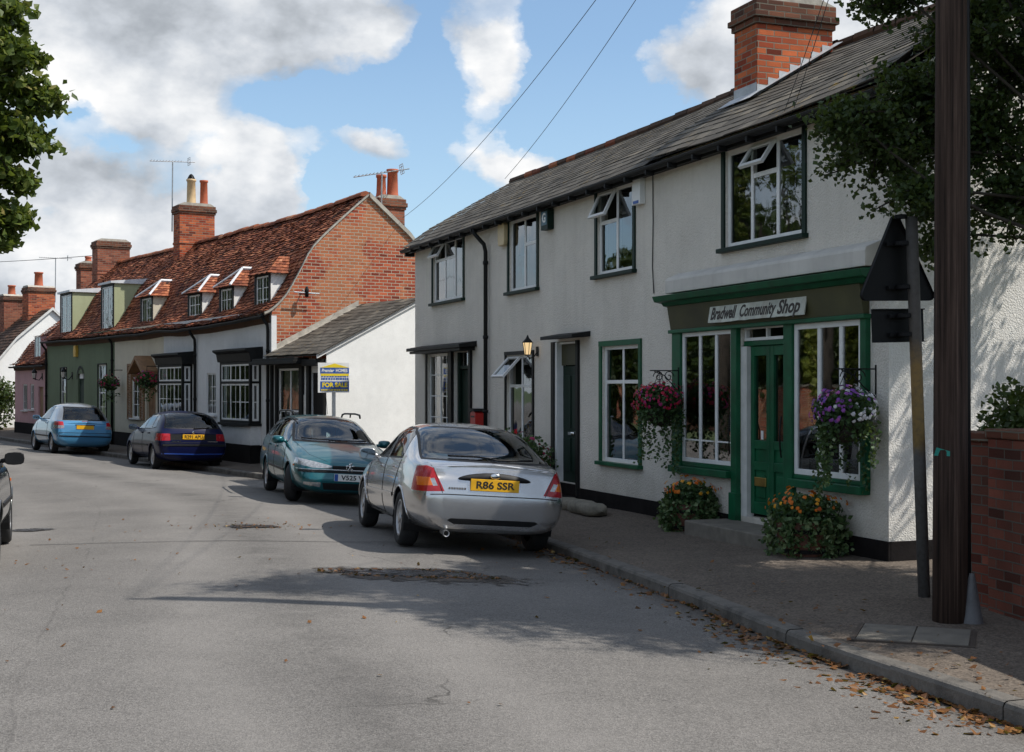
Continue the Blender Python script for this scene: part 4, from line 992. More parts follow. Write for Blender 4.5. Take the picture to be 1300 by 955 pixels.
def cottage_shell(t, x0, x1, wm, holes, seed, left=False, right=False, prof=PROF, back=BACK, sag=sagB, pl=True, z1=3.58, base=-.6):
    W = MB(); wall(W, x0, x1, base, z1, holes, depth=.13)
    ry, rz = prof[-1]
    for xx, on in ((x0, True), (x1, not right)):
        if on:
            p = [(0,base),(5.3,base),(5.3,3.6)]+[(ry,rz-.12),(prof[4][0],prof[4][1]-.12) if len(prof) > 6 else (ry*.5,(rz+z1)*.5),(0,z1-.1)]
            q = [(xx-(.0 if xx == x1 else -.0),y,z) for y, z in p]; W.face(q if xx == x1 else q[::-1], 0)
    W.face([(x0,5.3,base),(x1,5.3,base),(x1,5.3,3.6),(x0,5.3,3.6)][::-1], 0)
    W.build('wall', [M[wm], M['void']], t)
    T = MB(); f, L = profile_fn(prof, x0, x1, sag); tile_patch(T, f, max(4, int((x1-x0)/.17)), int(L/.105), .022, .022, seed)
    b2 = back[::-1]; f2, L2 = profile_fn(back, x1, x0, sag); tile_patch(T, f2, max(4, int((x1-x0)/.3)), int(L2/.16), .022, .02, seed+1)
    for pr in (prof, back):
        for a, b in zip(pr, pr[1:]): T.face([(x0,a[0],a[1]-.05+sag(x0)-.06),(x1,a[0],a[1]-.05+sag(x1)-.06),(x1,b[0],b[1]-.05+sag(x1)-.06),(x0,b[0],b[1]-.05+sag(x0)-.06)], 0, .05)
    rf = T.build('roof', M['tiles'], t)
    R_ = MB(); x = x0; r = random.Random(seed)
    while x < x1-.2:
        n = 6; w = .14; z = rz+sag(x+.2)+.02+r.uniform(-.012,.012); vs = []
        for xx, k in ((x,1.0),(min(x+.42,x1+.02),1.06)):
            for i in range(n+1): a = PI*i/n; vs.append((xx, ry+w*k*math.cos(a), z-.05+.13*k*math.sin(a)))
        R_.raw(vs, [(i, i+1, n+1+i+1, n+1+i) for i in range(n)]+[tuple(range(n+1)), tuple(range(2*n+1, n, -1))], 0, min(1, max(0, r.gauss(.6,.2)))); x += .40
    R_.build('ridge_tiles', M['tiles'], rf)
    G = MB(); n = 6; pts = []; N = max(6, int((x1-x0)/.6)); ev = prof[0]
    for i in range(N+1):
        xx = x0+(x1-x0)*i/N; c = (xx, ev[0]-.02, ev[1]-.06+sag(xx)); pts.append(c)
    vs = []
    for c in pts:
        for i in range(n+1): a = PI+PI*i/n; vs.append((c[0], c[1]+.06*math.cos(a), c[2]+.06*math.sin(a)))
        for i in range(n+1): a = 2*PI-PI*i/n; vs.append((c[0], c[1]+.048*math.cos(a), c[2]+.01+.05*math.sin(a)))
    k = 2*n+2; fs = []
    for q in range(N):
        for i in range(k): fs.append((q*k+i, (q+1)*k+i, (q+1)*k+(i+1) % k, q*k+(i+1) % k))
    G.raw(vs, fs); G.build('gutter', M['black'], t)
    F = MB()
    for a, b in zip(pts, pts[1:]): F.face([(a[0],-.03,a[2]-.16),(b[0],-.03,b[2]-.16),(b[0],-.10,b[2]+.03),(a[0],-.10,a[2]+.03)]); F.face([(a[0],-.03,a[2]-.16),(a[0],-.003,a[2]-.16),(b[0],-.003,b[2]-.16),(b[0],-.03,b[2]-.16)])
    F.build('eaves_board', M['browntile'], t)
    if pl:
        P = MB(); xs = sorted([x0]+[v for h in holes if h[2] < .3 for v in (h[0]-.002, h[1]+.002)]+[x1+(.03 if right else 0)])
        for a, b in zip(xs[::2], xs[1::2]): P.box(a, b, -.03, -.001, base, .30)
        P.build('plinth', M['plinth'], t)
    return rf
def pipe(t, x, zt=3.34, zb=-.2):
    D = MB(); D.tube([(x,-.22,zt+.02),(x,-.2,zt-.08),(x,-.07,zt-.26),(x,-.06,zt-.4),(x,-.06,zb)], .04, 8)
    for z in (2.6,1.4): D.lathe([(.04,-.03),(.05,-.03),(.05,.03),(.04,.03)], (x,-.06,z), 8)
    D.build('downpipe', M['black'], t, smooth=True)
def chimney(t, x0, x1, y0, y1, zb, zt, mat, pots, cap=True):
    C = MB(); C.box(x0, x1, y0, y1, zb, zt-.281); K_ = C; C = MB(); C.box(x0-.03, x1+.03, y0-.03, y1+.03, zt-.28, zt-.21); C.box(x0-.06, x1+.06, y0-.06, y1+.06, zt-.21, zt-.10); C.box(x0-.03, x1+.03, y0-.03, y1+.03, zt-.10, zt)
    K_.box(x0-.02, x1+.02, y0-.02, y1+.02, zb+.45*(zt-zb), zb+.45*(zt-zb)+.075)
    c = K_.build('chimney', M[mat], t, bevel=.01); C.build('chimney_cap', M['brick_sooty'], c, bevel=.01)
    F = MB(); F.prism([(y0,zt),(y1,zt),(y1-.15,zt+.09),(y0+.15,zt+.09)], x0, x1, 'x'); F.build('flaunching', M['mortar'], c)
    for (fx, fy, h, r0, m, cowl) in pots:
        Q = MB(); px, py = x0+(x1-x0)*fx, y0+(y1-y0)*fy
        Q.lathe([(r0*1.15,0),(r0,.12),(r0*.9,h-.08),(r0*1.08,h-.06),(r0*1.08,h),(r0*.75,h),(r0*.75,h*.5)], (px, py, zt+.05), 14)
        p = Q.build('chimney_pot', M[m], c, smooth=True)
        if cowl:
            K = MB(); K.tube([(px-.11+.22*i/8, py, zt+.05+h+.16*math.sin(PI*i/8)) for i in range(9)], .03, 6); K.tube([(px, py-.11+.22*i/8, zt+.05+h+.155*math.sin(PI*i/8)) for i in range(9)], .03, 6); K.build('cowl', M['black'], p)
    return c
def dormer(t, x0, x1, z0, z1, y0, cheek, style, bars, seed, sag=sagB):
    dz = sag((x0+x1)/2)*.5; z0 += dz; z1 += dz
    def yat(z):
        y = .0
        while y < 2.5 and roof_z(y)+sag((x0+x1)/2) < z: y += .02
        return y
    yb = yat(z1)+.12; W = MB(); w = .05
    for xx, s in ((x0, -1), (x1, 1)):
        f = [(xx,y0,z0-.05),(xx,yb,z0-.05),(xx,yb,z1),(xx,y0,z1)]; W.face(f if s > 0 else f[::-1], 0)
    W.face([(x0,y0,z0-.05),(x1,y0,z0-.05),(x1,y0,z0),(x0,y0,z0)], 0)
    W.face([(x0,y0+.3,z0),(x1,y0+.3,z0),(x1,y0+.3,z1),(x0,y0+.3,z1)], 1)
    if style == 'hip': W.face([(x0,y0,z1),(x1,y0,z1),(x1,yb,z1),(x0,yb,z1)], 1)
    d = W.build('dormer', [M[cheek], M['void']], t)
    if style == 'hip':
        ov = .13; zr = z1+.44; e = z1-.05; xc = (x0+x1)/2; yr0 = y0+.45; yr1 = yat(zr)+.1; ye = yat(e)+.1; T = MB()
        tile_patch(T, quad_fn((x0-ov,y0-ov,e),(x1+ov,y0-ov,e),(xc+.01,yr0,zr),(xc-.01,yr0,zr)), 7, 6, .02, .015, seed)
        tile_patch(T, quad_fn((x1+ov,y0-ov,e),(x1+ov,ye,e),(xc,yr1,zr),(xc,yr0,zr)), 6, 6, .02, .015, seed+1)
        tile_patch(T, quad_fn((x0-ov,ye,e),(x0-ov,y0-ov,e),(xc,yr0,zr),(xc,yr1,zr)), 6, 6, .02, .015, seed+2)
        T.build('dormer_roof', M['tiles'], d)
        if bars[2]:
            L = MB()
            for sx in (x0-ov, x1+ov): 
                a = V(sx, y0-ov, e+.035); b = V(xc, yr0, zr+.05); c = V(xc, yr1, zr+.05); L.tube([a, b], .035, 6)
            L.tube([V(xc, yr0, zr+.05), V(xc, yr1, zr+.05)], .05, 6); L.build('lead_hip', M['brightlead'], d)
    else:
        L = MB(); L.prism([(y0-.10,z1+.0),(y0-.10,z1+.07),(yb+.3,z1+.22),(yb+.3,z1+.0)], x0-.07, x1+.07, 'x'); L.build('lead_top', M['brightlead'], d)
    K = MB(); b_ = y0-.012
    K.box(x0-.02, x0+.07, b_, y0+.02, z0-.06, z1-.002); K.box(x1-.07, x1+.02, b_, y0+.02, z0-.06, z1-.002); K.box(x0+.071, x1-.071, b_, y0+.02, z1-.07, z1-.002); K.box(x0-.05, x1+.05, b_-.05, y0+.02, z0-.10, z0-.061)
    K.build('dormer_frame', M['black'], d)
    nv, nh, _ = bars
    br = [('v',i/nv,0,1) for i in range(1, nv) if not (nv % 2 == 0 and i == nv//2)]+[('h',j/nh,0,1) for j in range(1, nh)]
    window(d, x0+.08, x1-.08, z0+.0, z1-.08, y=y0+.01, fw=.045, mull=(.5,) if nv % 2 == 0 else (), bars=br, frame='whitepaint', glass='oldglass', curtain=((.0,.3,0,1),(.7,1,0,1)))
    A_ = MB(); A_.face([(x0-.15,y0-.12,z0-.115),(x1+.15,y0-.12,z0-.115),(x1+.1,y0+.02,z0-.06),(x0-.1,y0+.02,z0-.06)]); A_.build('lead_apron', M['lead'], d)
def bay(t, xl, xr, dpt, z0, z1, seed):
    """square bay with black frame, white casements, on the white cottage"""
    b = MB(); y = -dpt; w = .07
    b.box(xl, xl+w, y, y+w, z0, z1); b.box(xr-w, xr, y, y+w, z0, z1)
    b.box(xl+w+.001, xr-w-.001, y+.003, y+w, z0-.0, z0+.06); b.box(xl+w+.001, xr-w-.001, y+.003, y+w, z1-.06, z1)
    for xx in (xl, xr-w): b.box(xx+.003, xx+w-.003, y+w+.001, -.001, z0, z0+.06); b.box(xx+.003, xx+w-.003, y+w+.001, -.001, z1-.06, z1)
    b.box(xr-w, xr-.001, -.06, -.001, z0+.061, z1-.061); b.box(xl, xl+w, -.06, -.001, z0+.061, z1-.061)
    zt = z0+(z1-z0)*.66
    b.box(xl+w+.001, xr-w-.001, y+.005, y+w-.005, zt-.03, zt+.03); b.box(xr-w+.005, xr-.005, y+w+.001, -.061, zt-.03, zt+.03)
    b.box(xl-.04, xr+.04, y-.05, -.0015, z0-.07, z0-.002)
    bb = b.build('bay_window', M['black'], t, bevel=.004)
    c = MB(); c.prism([(-dpt-.02,z1+.001),(-.002,z1+.001),(-.002,z1+.36),(-dpt-.16,z1+.31),(-dpt-.16,z1+.26),(-dpt-.06,z1+.20)], xl-.12, xr+.12, 'x'); c.build('bay_roof', M['black'], bb, bevel=.008)
    n = 3; W = (xr-xl-2*w)/n
    window(bb, xl+w, xr-w, z0+.06, zt-.03, y=y+.02, fw=.045, mull=(1/3,2/3), bars=[('h',.5,0,1)]+[('v',(i+.5)/3,0,1) for i in range(3)], glass='oldglass', curtain=((0,.2,0,1),(.8,1,0,1)))
    window(bb, xl+w, xr-w, zt+.03, z1-.06, y=y+.02, fw=.045, mull=(1/3,2/3), bars=[('v',(i+.5)/3,0,1) for i in range(3)], glass='oldglass')
    # return side
    s = MB(); yy = [y+w, -.06]
    for (za, zb) in ((z0+.06, zt-.03), (zt+.03, z1-.06)):
        for (p, q, r_, s_) in ((yy[0], yy[0]+.05, za, zb), (yy[1]-.05, yy[1], za, zb), (yy[0]+.051, yy[1]-.051, za, za+.05), (yy[0]+.051, yy[1]-.051, zb-.05, zb)): s.box(xr-.055, xr-.01, p, q, r_, s_)
        if za == z0+.06: s.box(xr-.045, xr-.02, yy[0]+.051, yy[1]-.051, (za+zb)/2-.012, (za+zb)/2+.012)
    so_ = s.build('window', M['whitepaint'], bb)
    g = MB()
    for xx in (xr-.035, xl+.035): g.face([(xx,yy[0],z0+.06),(xx,yy[1],z0+.06),(xx,yy[1],z1-.06),(xx,yy[0],z1-.06)])
    g.build('pane', M['oldglass'], so_)
    u = MB(); u.box(xl+.02, xr-.02, y+.03, -.002, -.6, z0-.072); u.build('bay_wall', [M['white']], bb)
    u = MB(); u.box(xl+.0, xr-.0, y+.01, -.031, -.6, .31); u.build('bay_plinth', M['plinth'], bb)
    k = MB(); k.face([(xl+.1,-.02,z0),(xr-.1,-.02,z0),(xr-.1,-.02,z1),(xl+.1,-.02,z1)]); k.build('dark_room', M['void'], bb)

# ---- white cottage with brick gable and lean-to
wc = thing('white_cottage', 'white cottage with two black bays, dormers, brick gable and lean-to', 'house', PB, RZB)
rf = cottage_shell(wc, -8.19, 0, 'white', [(-4.55,-3.85,1.0,2.10)], 31, right=True)
def gable():
    G = MB(); pr = [(a, b-.02) for a, b in PROF if a > -.01]
    poly = [(0,-.6)]+[(0,3.5)]+pr+[(3.75,5.60),(5.3,3.75),(5.3,-.6)]
    G.face([(.012,y,z) for y, z in poly][::-1], 0)
    G.build('brick_gable', M['brick_orange'], wc)
    q = MB(); q.box(-.0,.02,-.012,.12,-.6,3.45); q.build('quoin', M['white'], wc)
    E_ = MB()                                            # mortar verge under the tiles
    for a, b in zip(PROF, PROF[1:]):
        E_.face([(.014,a[0],a[1]-.055),(.05,a[0],a[1]-.03),(.05,b[0],b[1]-.03),(.014,b[0],b[1]-.055)]); E_.face([(.051,a[0],a[1]-.025),(.051,b[0],b[1]-.025),(.051,b[0],b[1]+.02),(.051,a[0],a[1]+.02)][::-1])
        E_.face([(-.02,a[0],a[1]+.022),(-.02,b[0],b[1]+.022),(.051,b[0],b[1]+.022),(.051,a[0],a[1]+.022)][::-1])
    for a, b in zip(BACK, BACK[1:]):
        E_.face([(.014,a[0],a[1]-.07),(.075,a[0],a[1]-.05),(.075,b[0],b[1]-.05),(.014,b[0],b[1]-.07)]); E_.face([(.076,a[0],a[1]-.07),(.076,b[0],b[1]-.07),(.076,b[0],b[1]+.05),(.076,a[0],a[1]+.05)])
        E_.face([(-.02,a[0],a[1]+.055),(-.02,b[0],b[1]+.055),(.075,b[0],b[1]+.055),(.075,a[0],a[1]+.055)])
    E_.build('verge', M['mortar'], wc)
gable()
pipe(wc, -5.32, 3.30); pipe(wc, -.10, 3.48)
dormer(wc, -1.62, -.66, 3.62, 4.58, .22, 'bright_white', 'hip', (4,3,False), 41); dormer(wc, -4.20, -3.22, 3.52, 4.46, .24, 'bright_white', 'hip', (4,3,True), 42); dormer(wc, -6.75, -5.66, 3.54, 4.46, .24, 'bright_white', 'hip', (4,3,True), 43)
bay(wc, -2.73, -.66, .30, .84, 2.36, 1); bay(wc, -7.83, -5.69, .30, .90, 2.36, 2)
window(wc, -4.55,-3.85,1.0,2.10, y=.02, fw=.04, mull=(.5,), bars=[('h',.33,0,1),('h',.67,0,1),('v',.25,0,1),('v',.75,0,1)], glass='oldglass', sill='whitepaint', curtain=((0,.3,0,1),))
chimney(wc, -1.25, -.70, 3.2, 3.98, 5.0, 6.62, 'brick_old', [(.5,.3,.58,.13,'terracotta',False),(.5,.72,.75,.15,'terracotta',False)])
def leanto():
    L = thing('tmp', None, None)
    W = MB(); holes = [(.42,1.72,.25,2.16),(2.30,3.02,-.15,2.05)]
    wall(W, 0.02, 3.10, -.6, 2.34, holes, y=.02, depth=.10)
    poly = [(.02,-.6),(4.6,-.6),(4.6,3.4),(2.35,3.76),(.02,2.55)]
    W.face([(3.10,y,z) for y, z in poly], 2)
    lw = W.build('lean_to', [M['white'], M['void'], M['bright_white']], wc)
    T = MB(); f = lambda u, v: V(.03+3.15*u, -.22+2.6*v, 2.46+1.34*v-.03*math.sin(PI*u)*math.sin(PI*v)); tile_patch(T, f, 11, 15, .009, .008, 61)
    T.face([(.03,-.22,2.42),(3.18,-.22,2.42),(3.18,2.38,3.76),(.03,2.38,3.76)], 0, .1)
    f2 = lambda u, v: V(3.18-3.15*u, 4.9-2.5*v, 3.2+.6*v); tile_patch(T, f2, 11, 10, .009, .008, 62)
    T.build('lean_to_roof', M['slate'], lw)
    B = MB(); B.prism([(-.22,2.36),(-.22,2.44),(2.38,3.78),(2.38,3.70)], 3.105, 3.15, 'x'); B.build('barge_board', M['whitepaint'], lw)
    B = MB(); B.prism([(-.22,2.445),(-.22,2.47),(2.38,3.81),(2.38,3.785)], 3.105, 3.17, 'x'); B.build('verge', M['slate'], lw)
    F = MB(); F.prism([(-.002,.02),(.06,.0),(.06,.13),(-.002,.16)], .03, .031, 'x')
    F = MB()
    for i in range(12):
        y0 = 2.3*i/12; y1 = 2.3*(i+1)/12; z0 = 2.58+1.34*(y0/2.6); z1 = 2.58+1.34*(y1/2.6); F.face([(.018,y0,z0),(.018,y1,z1),(.018,y1,z1+.13),(.018,y0,z0+.13)][::-1]); F.face([(.018,y0,z0+.01),(.15,y0,z0+.0),(.15,y1,z1),(.018,y1,z1+.01)])
    F.build('flashing', M['mortar'], lw)
    D = MB()      # black shop-like front: frame, canopy
    D.box(-.42,2.26,-.42,-.001,2.26,2.34); D.box(-.36,2.2,-.36,-.001,2.341,2.40); D.box(2.261,3.06,-.22,.015,2.20,2.345)
    for a, b in ((.02,.10),(.30,.415),(1.725,1.9),(2.14,2.295),(3.022,3.09)): D.box(a, b, -.05, .018, -.5, 2.255)
    D.box(.416,1.724,-.045,.018,2.165,2.255); D.box(.416,1.724,-.045,.018,.10,.245)
    D.build('front_frame', M['black'], lw, bevel=.006)
    window(lw, .42,1.72,.25,2.16, y=.03, fw=.045, trans=((0,1,.48),), mull=(.5,), frame='whitepaint', glass='window_glass' if False else 'oldglass', curtain=((0,1,0,1),))
    dd = MB(); dd.box(2.302,3.018,.06,.10,-.15,2.05)
    for z in (.1,1.0): dd.box(2.40,2.92,.048,.059,z,z+.75)
    o = dd.build('door', M['black'], lw); q = MB(); q.box(1.95,2.10,-.02,.017,.2,1.55); q.build('side_panel', M['offwhite'], lw)
    q = MB(); q.box(.0,.30,-.03,.0,-.5,.3); q.build('plinth', M['plinth'], lw)
    bpy.data.objects.remove(L)
leanto()
def aerial(pos, zb, zt, lab, an, tilt=0):
    t = thing('tv_aerial', lab, 'aerial', pos); q = MB(); h = zt-zb
    q.tube([(0,0,zb-pos[2]),(.02,0,zt-pos[2])], .022, 6); q.build('mast', M['steel'], t)
    q = MB(); R2 = Matrix.Translation((.02,0,zt-pos[2])) @ Matrix.Rotation(an,4,'Z') @ Matrix.Rotation(tilt,4,'Y')
    q.tube([R2 @ V(-.75,0,.02), R2 @ V(.75,0,.02)], .014, 5)
    for i in range(11): x = -.72+.10*i; w = .16-.004*i; q.tube([R2 @ V(x,-w,.04), R2 @ V(x,w,.04)], .007, 4)
    for z in (-.10,-.04,.08,.14): q.tube([R2 @ V(.55,-.17,.02+z), R2 @ V(.55,.17,.02+z)], .008, 4)
    for y in (-.16,0,.16): q.tube([R2 @ V(.55,y,-.08), R2 @ V(.55,y,.16)], .008, 4)
    q.build('antenna', M['steel'], t); return t
aerial(tuple(Bp(-.62,3.25,5.8)), 5.9, 7.22, 'television aerial beside the pots of the brick gable', .35, -.2)
# iron tie and wall lamp bar on the gable
def gable_aerial():
    t = thing('bar_lamp', 'grey security lamp bar fixed across the brick gable', 'lamp'); t.matrix_world = MBt @ Matrix.Translation((.012,.78,4.02))
    q = MB(); q.tube([(.22,-.30,.0),(.22,.36,-.02)], .018, 6); q.tube([(.0,.02,.08),(.22,.02,.0)], .014, 5); q.build('bar', M['signback'] if False else M['lead'], t)
    q = MB(); q.lathe([(.001,-.14),(.05,-.12),(.055,.04),(.03,.12),(.001,.13)], (.22,.03,.02), 8); q.build('lamp_head', M['signback'], t, smooth=True)
gable_aerial()

# ---- cream cottage
cc = thing('cream_cottage', 'cream cottage with wooden shutters and gabled timber porch hood', 'house', PB, RZB)
cottage_shell(cc, -13.21, -8.192, 'cream', [(-11.3,-10.45,.78,2.42),(-9.85,-8.95,-.1,2.05)], 51)
dormer(cc, -11.2, -10.05, 3.6, 4.6, .24, 'cream', 'hip', (4,3,True), 44)
window(cc, -11.3,-10.45,.78,2.42, y=.03, fw=.045, mull=(.5,), bars=[('h',f,0,1) for f in (.25,.5,.75)], glass='oldglass', sill='offwhite', curtain=((0,.3,0,1),))
def cream_bits():
    for a, b in ((-11.74,-11.32),(-10.43,-10.01)):
        s = MB(); s.box(a, a+.07, -.04, -.002, .72, 2.46); s.box(b-.07, b, -.04, -.002, .72, 2.46)
        for z in (.72,1.55,2.39): s.box(a+.071, b-.071, -.04, -.002, z, z+.07)
        for i in range(20): z = .80+i*.08; s.prism([(-.032,z),(-.005,z+.05),(-.005,z+.06),(-.032,z+.01)], a+.071, b-.071, 'x')
        s.build('shutter', M['wood'], cc)
    s = MB(); n = 8; s.prism([(-11.32+.9*i/n, 2.43+.13*math.sin(PI*i/n)) for i in range(n+1)]+[(-10.42,2.56),(-11.32,2.56)][:0]+[(-10.42+0,2.42),(-11.32,2.42)], -.03, -.002, 'y'); s.build('window_arch', M['black'], cc)
    d = MB(); d.box(-9.85,-8.95,.08,.12,-.1,2.05)
    for z in (.15,1.1): 
        for a in (-9.75,-9.36): d.box(a, a+.3, .068, .079, z, z+.75)
    o = d.build('door', M['wood'], cc)
    h = MB(); h.ball((-9.05,.05,1.0), .03, 7); h.build('handle', M['steel'], o)
    p = MB(); p.prism([(-10.1,2.12),(-9.4,2.55),(-8.7,2.12),(-8.7,2.22),(-9.4,2.67),(-10.1,2.22)], -.5, -.002, 'y'); p.box(-10.02,-9.94,-.45,-.002,2.02,2.119); p.box(-8.86,-8.78,-.45,-.002,2.02,2.119)
    for a in (-9.98,-8.82): p.tube([(a,-.02,1.6),(a,-.42,2.03)], .035, 5)
    p.build('porch_hood', M['wood'], cc, bevel=.006)
cream_bits()
# ---- green cottage
gc = thing('green_cottage', 'green cottage with two tall flat-topped dormers', 'house', PB, RZB)
cottage_shell(gc, -22.2, -13.212, 'green_wall', [(-20.15,-19.3,.7,2.42),(-17.75,-16.95,-.1,2.2),(-15.15,-14.15,.6,2.48)], 71)
pipe(gc, -13.32, 3.42); pipe(gc, -22.12, 3.4)

M['cheek_green'] = stucco('pale_green_cheek', (.42,.45,.28), 25, .2, .25, .006)
dormer(gc, -15.35, -13.92, 3.56, 5.2, .16, 'cheek_green', 'flat', (4,4,False), 45); dormer(gc, -20.85, -19.22, 3.54, 5.2, .16, 'cheek_green', 'flat', (4,4,False), 46)
for a, b, c, d in ((-20.15,-19.3,.7,2.42),(-15.15,-14.15,.6,2.48)):
    window(gc, a, b, c, d, y=.03, fw=.05, trans=((0,1,.5),), bars=[('v',.33,0,1),('v',.67,0,1),('h',.25,0,1),('h',.75,0,1)], glass='oldglass', trim='black', trw=.04, sill='offwhite', curtain=((0,.25,0,1),(.75,1,0,1)))
def green_bits():
    d = MB(); d.box(-17.75,-16.95,.06,.10,-.1,2.0); d.box(-17.6,-17.1,.048,.059,.2,.9); d.box(-17.6,-17.1,.048,.059,1.05,1.8)
    n = 10; d.prism([(-17.35+.40*math.cos(PI*i/n), 2.0+.40*math.sin(PI*i/n)) for i in range(n+1)], .05, .058, 'y'); o = d.build('door', M['darkgreen'], gc)
    q = MB(); vs = []
    for r_ in (.40,.48):
        for i in range(n+1): vs.append((-17.35+r_*math.cos(PI*i/n), -.03, 2.0+r_*math.sin(PI*i/n)))
    q.raw(vs, [(i, i+1, n+1+i+1, n+1+i) for i in range(n)]); q.build('door_arch', M['black'], o)
    q = MB(); q.prism([(-17.35+.3*math.cos(PI*i/n), 2.03+.3*math.sin(PI*i/n)) for i in range(n+1)], .035, .049, 'y'); q.build('fanlight', M['whitepaint'], o)
green_bits()
def lantern(pos, rz, lab):
    t = thing('wall_lantern', lab, 'lantern'); t.matrix_world = MBt @ Matrix.Translation(pos)
    q = MB(); q.tube([(0,.3,.15),(0,.18,-.02),(0,0,.02)], .018, 5); q.lathe([(.001,.02),(.06,.02),(.10,.28),(.11,.29),(.03,.40),(.001,.44)], n=6); q.box(-.06,.06,.28,.297,.0,.25); q.build('lantern_frame', M['black'], t)
    q = MB(); q.lathe([(.068,.06),(.098,.25)], n=6); q.build('lantern_glass', M['clearlens'], t)
lantern((-18.5,-.3,2.02), 0, 'black carriage lantern beside arched green cottage door')
q = MB(); q.prism([(-18.0,2.8),(-17.7,2.8),(-17.66,3.0),(-17.72,3.2),(-17.98,3.2),(-18.04,3.0)], -.1, -.002, 'y'); o = q.build('alarm_box', M['yellow'], bevel=.012); o.matrix_world = MBt; tag(o, 'yellow alarm box high on the green cottage wall', 'alarm box')
chimney(gc, -13.25, -12.62, 1.95, 3.15, 5.4, 7.72, 'brick_chim', [(.5,.42,.85,.15,'buffpot',True),(.5,.78,.85,.13,'terracotta',False)])
chimney(gc, -22.25, -21.5, 1.7, 2.95, 5.0, 7.35, 'brick_old', [])
aerial(tuple(Bp(-13.32,1.93,6.8)), 6.9, 9.2, 'tall television aerial strapped to the chimney with buff pot', .5, -.05)

# ---- pink cottage, lower
pc = thing('pink_cottage', 'small pink cottage with low tiled roof and one dormer', 'house', PB, RZB)
PROFP = [(-.2,2.62),(.05,2.74),(.6,3.55),(2.4,5.0)]
cottage_shell(pc, -27.7, -22.202, 'pink', [(-26.3,-25.5,.8,1.85),(-25.0,-24.35,.85,1.85),(-23.6,-22.8,-.1,1.75)], 81, prof=PROFP, back=[(4.8,3.3),(2.4,5.0)], sag=lambda x: .03*noise.noise(V(x, 2, 2)), z1=2.68)
for a, b, c, d in ((-26.3,-25.5,.8,1.85),(-25.0,-24.35,.85,1.85)): window(pc, a, b, c, d, y=.03, fw=.05, mull=(.5,), bars=[('h',.33,0,1),('h',.67,0,1)], glass='oldglass', sill='offwhite', curtain=((0,1,0,1),))
q = MB(); q.box(-23.6,-22.8,.07,.11,-.1,1.75); q.box(-23.5,-22.9,.058,.069,.9,1.6); q.box(-23.5,-22.9,.058,.069,.1,.75); q.build('door', M['wood'], pc)
def pink_dormer():
    W = MB(); x0, x1, y0, z0, z1 = -24.9, -23.9, .15, 2.8, 3.75
    for xx, s in ((x0,-1),(x1,1)): f = [(xx,y0,z0-.1),(xx,1.6,z0-.1),(xx,1.6,z1),(xx,y0,z1)]; W.face(f if s > 0 else f[::-1])
    W.face([(x0,y0+.2,z0),(x1,y0+.2,z0),(x1,y0+.2,z1),(x0,y0+.2,z1)], 1)
    W.face([(x0-.06,y0-.08,z1),(x1+.06,y0-.08,z1),(x1+.06,1.6,z1+.1),(x0-.06,1.6,z1+.1)], 0)
    d = W.build('dormer', [M['pink'], M['void']], pc); window(d, x0+.03, x1-.03, z0, z1-.02, y=y0, fw=.05, mull=(.5,), bars=[('h',.5,0,1)], glass='oldglass', curtain=((0,1,0,1),))
pink_dormer()
lantern((-22.95,-.3,2.02), 0, 'black lantern beside the pink cottage door')
chimney(pc, -25.4, -24.7, 1.9, 2.7, 4.2, 6.75, 'brick_old', [(.5,.5,.25,.13,'terracotta',False)])

# ---- hanging baskets on the cottages
def small_basket(p, lab, seed):
    t = thing('hanging_basket', lab, 'hanging basket', tuple(Bp(*p)), 0, 'hanging baskets on the cottages'); r = random.Random(seed)
    B = MB(); B.lathe([(.001,-.2),(.12,-.14),(.18,0),(.16,.01)], n=10); B.build('basket', M['bark'], t)
    F = MB(); leaf_cloud(F, (0,0,0), (.34,.34,.24), 500, .08, r); 
    for i in range(60): leaf(F, V(r.gauss(0,.2), r.gauss(0,.2), -.2-.4*r.random()), .08, r)
    F.build('foliage', M['greenery'], t)
    P = MB(); flower_cloud(P, (0,0,.03), (.34,.34,.25), 70, .065, r, 0, -.5); P.build('flowers', M['petal_red'], t)
    q = MB(); q.tube([(0,0,0),(0,0,.42)], .008, 4); q.tube([(0,0,.42), tuple(MBt.to_3x3() @ V(0,-p[1],.0)+V(0,0,.42))], .012, 4); q.build('bracket', M['black'], t)
small_basket((-12.35,-.42,1.85), 'hanging basket with pink flowers beside the green cottage drainpipe', 5)
small_basket((-8.45,-.42,1.92), 'hanging basket beside the timber porch hood', 6)

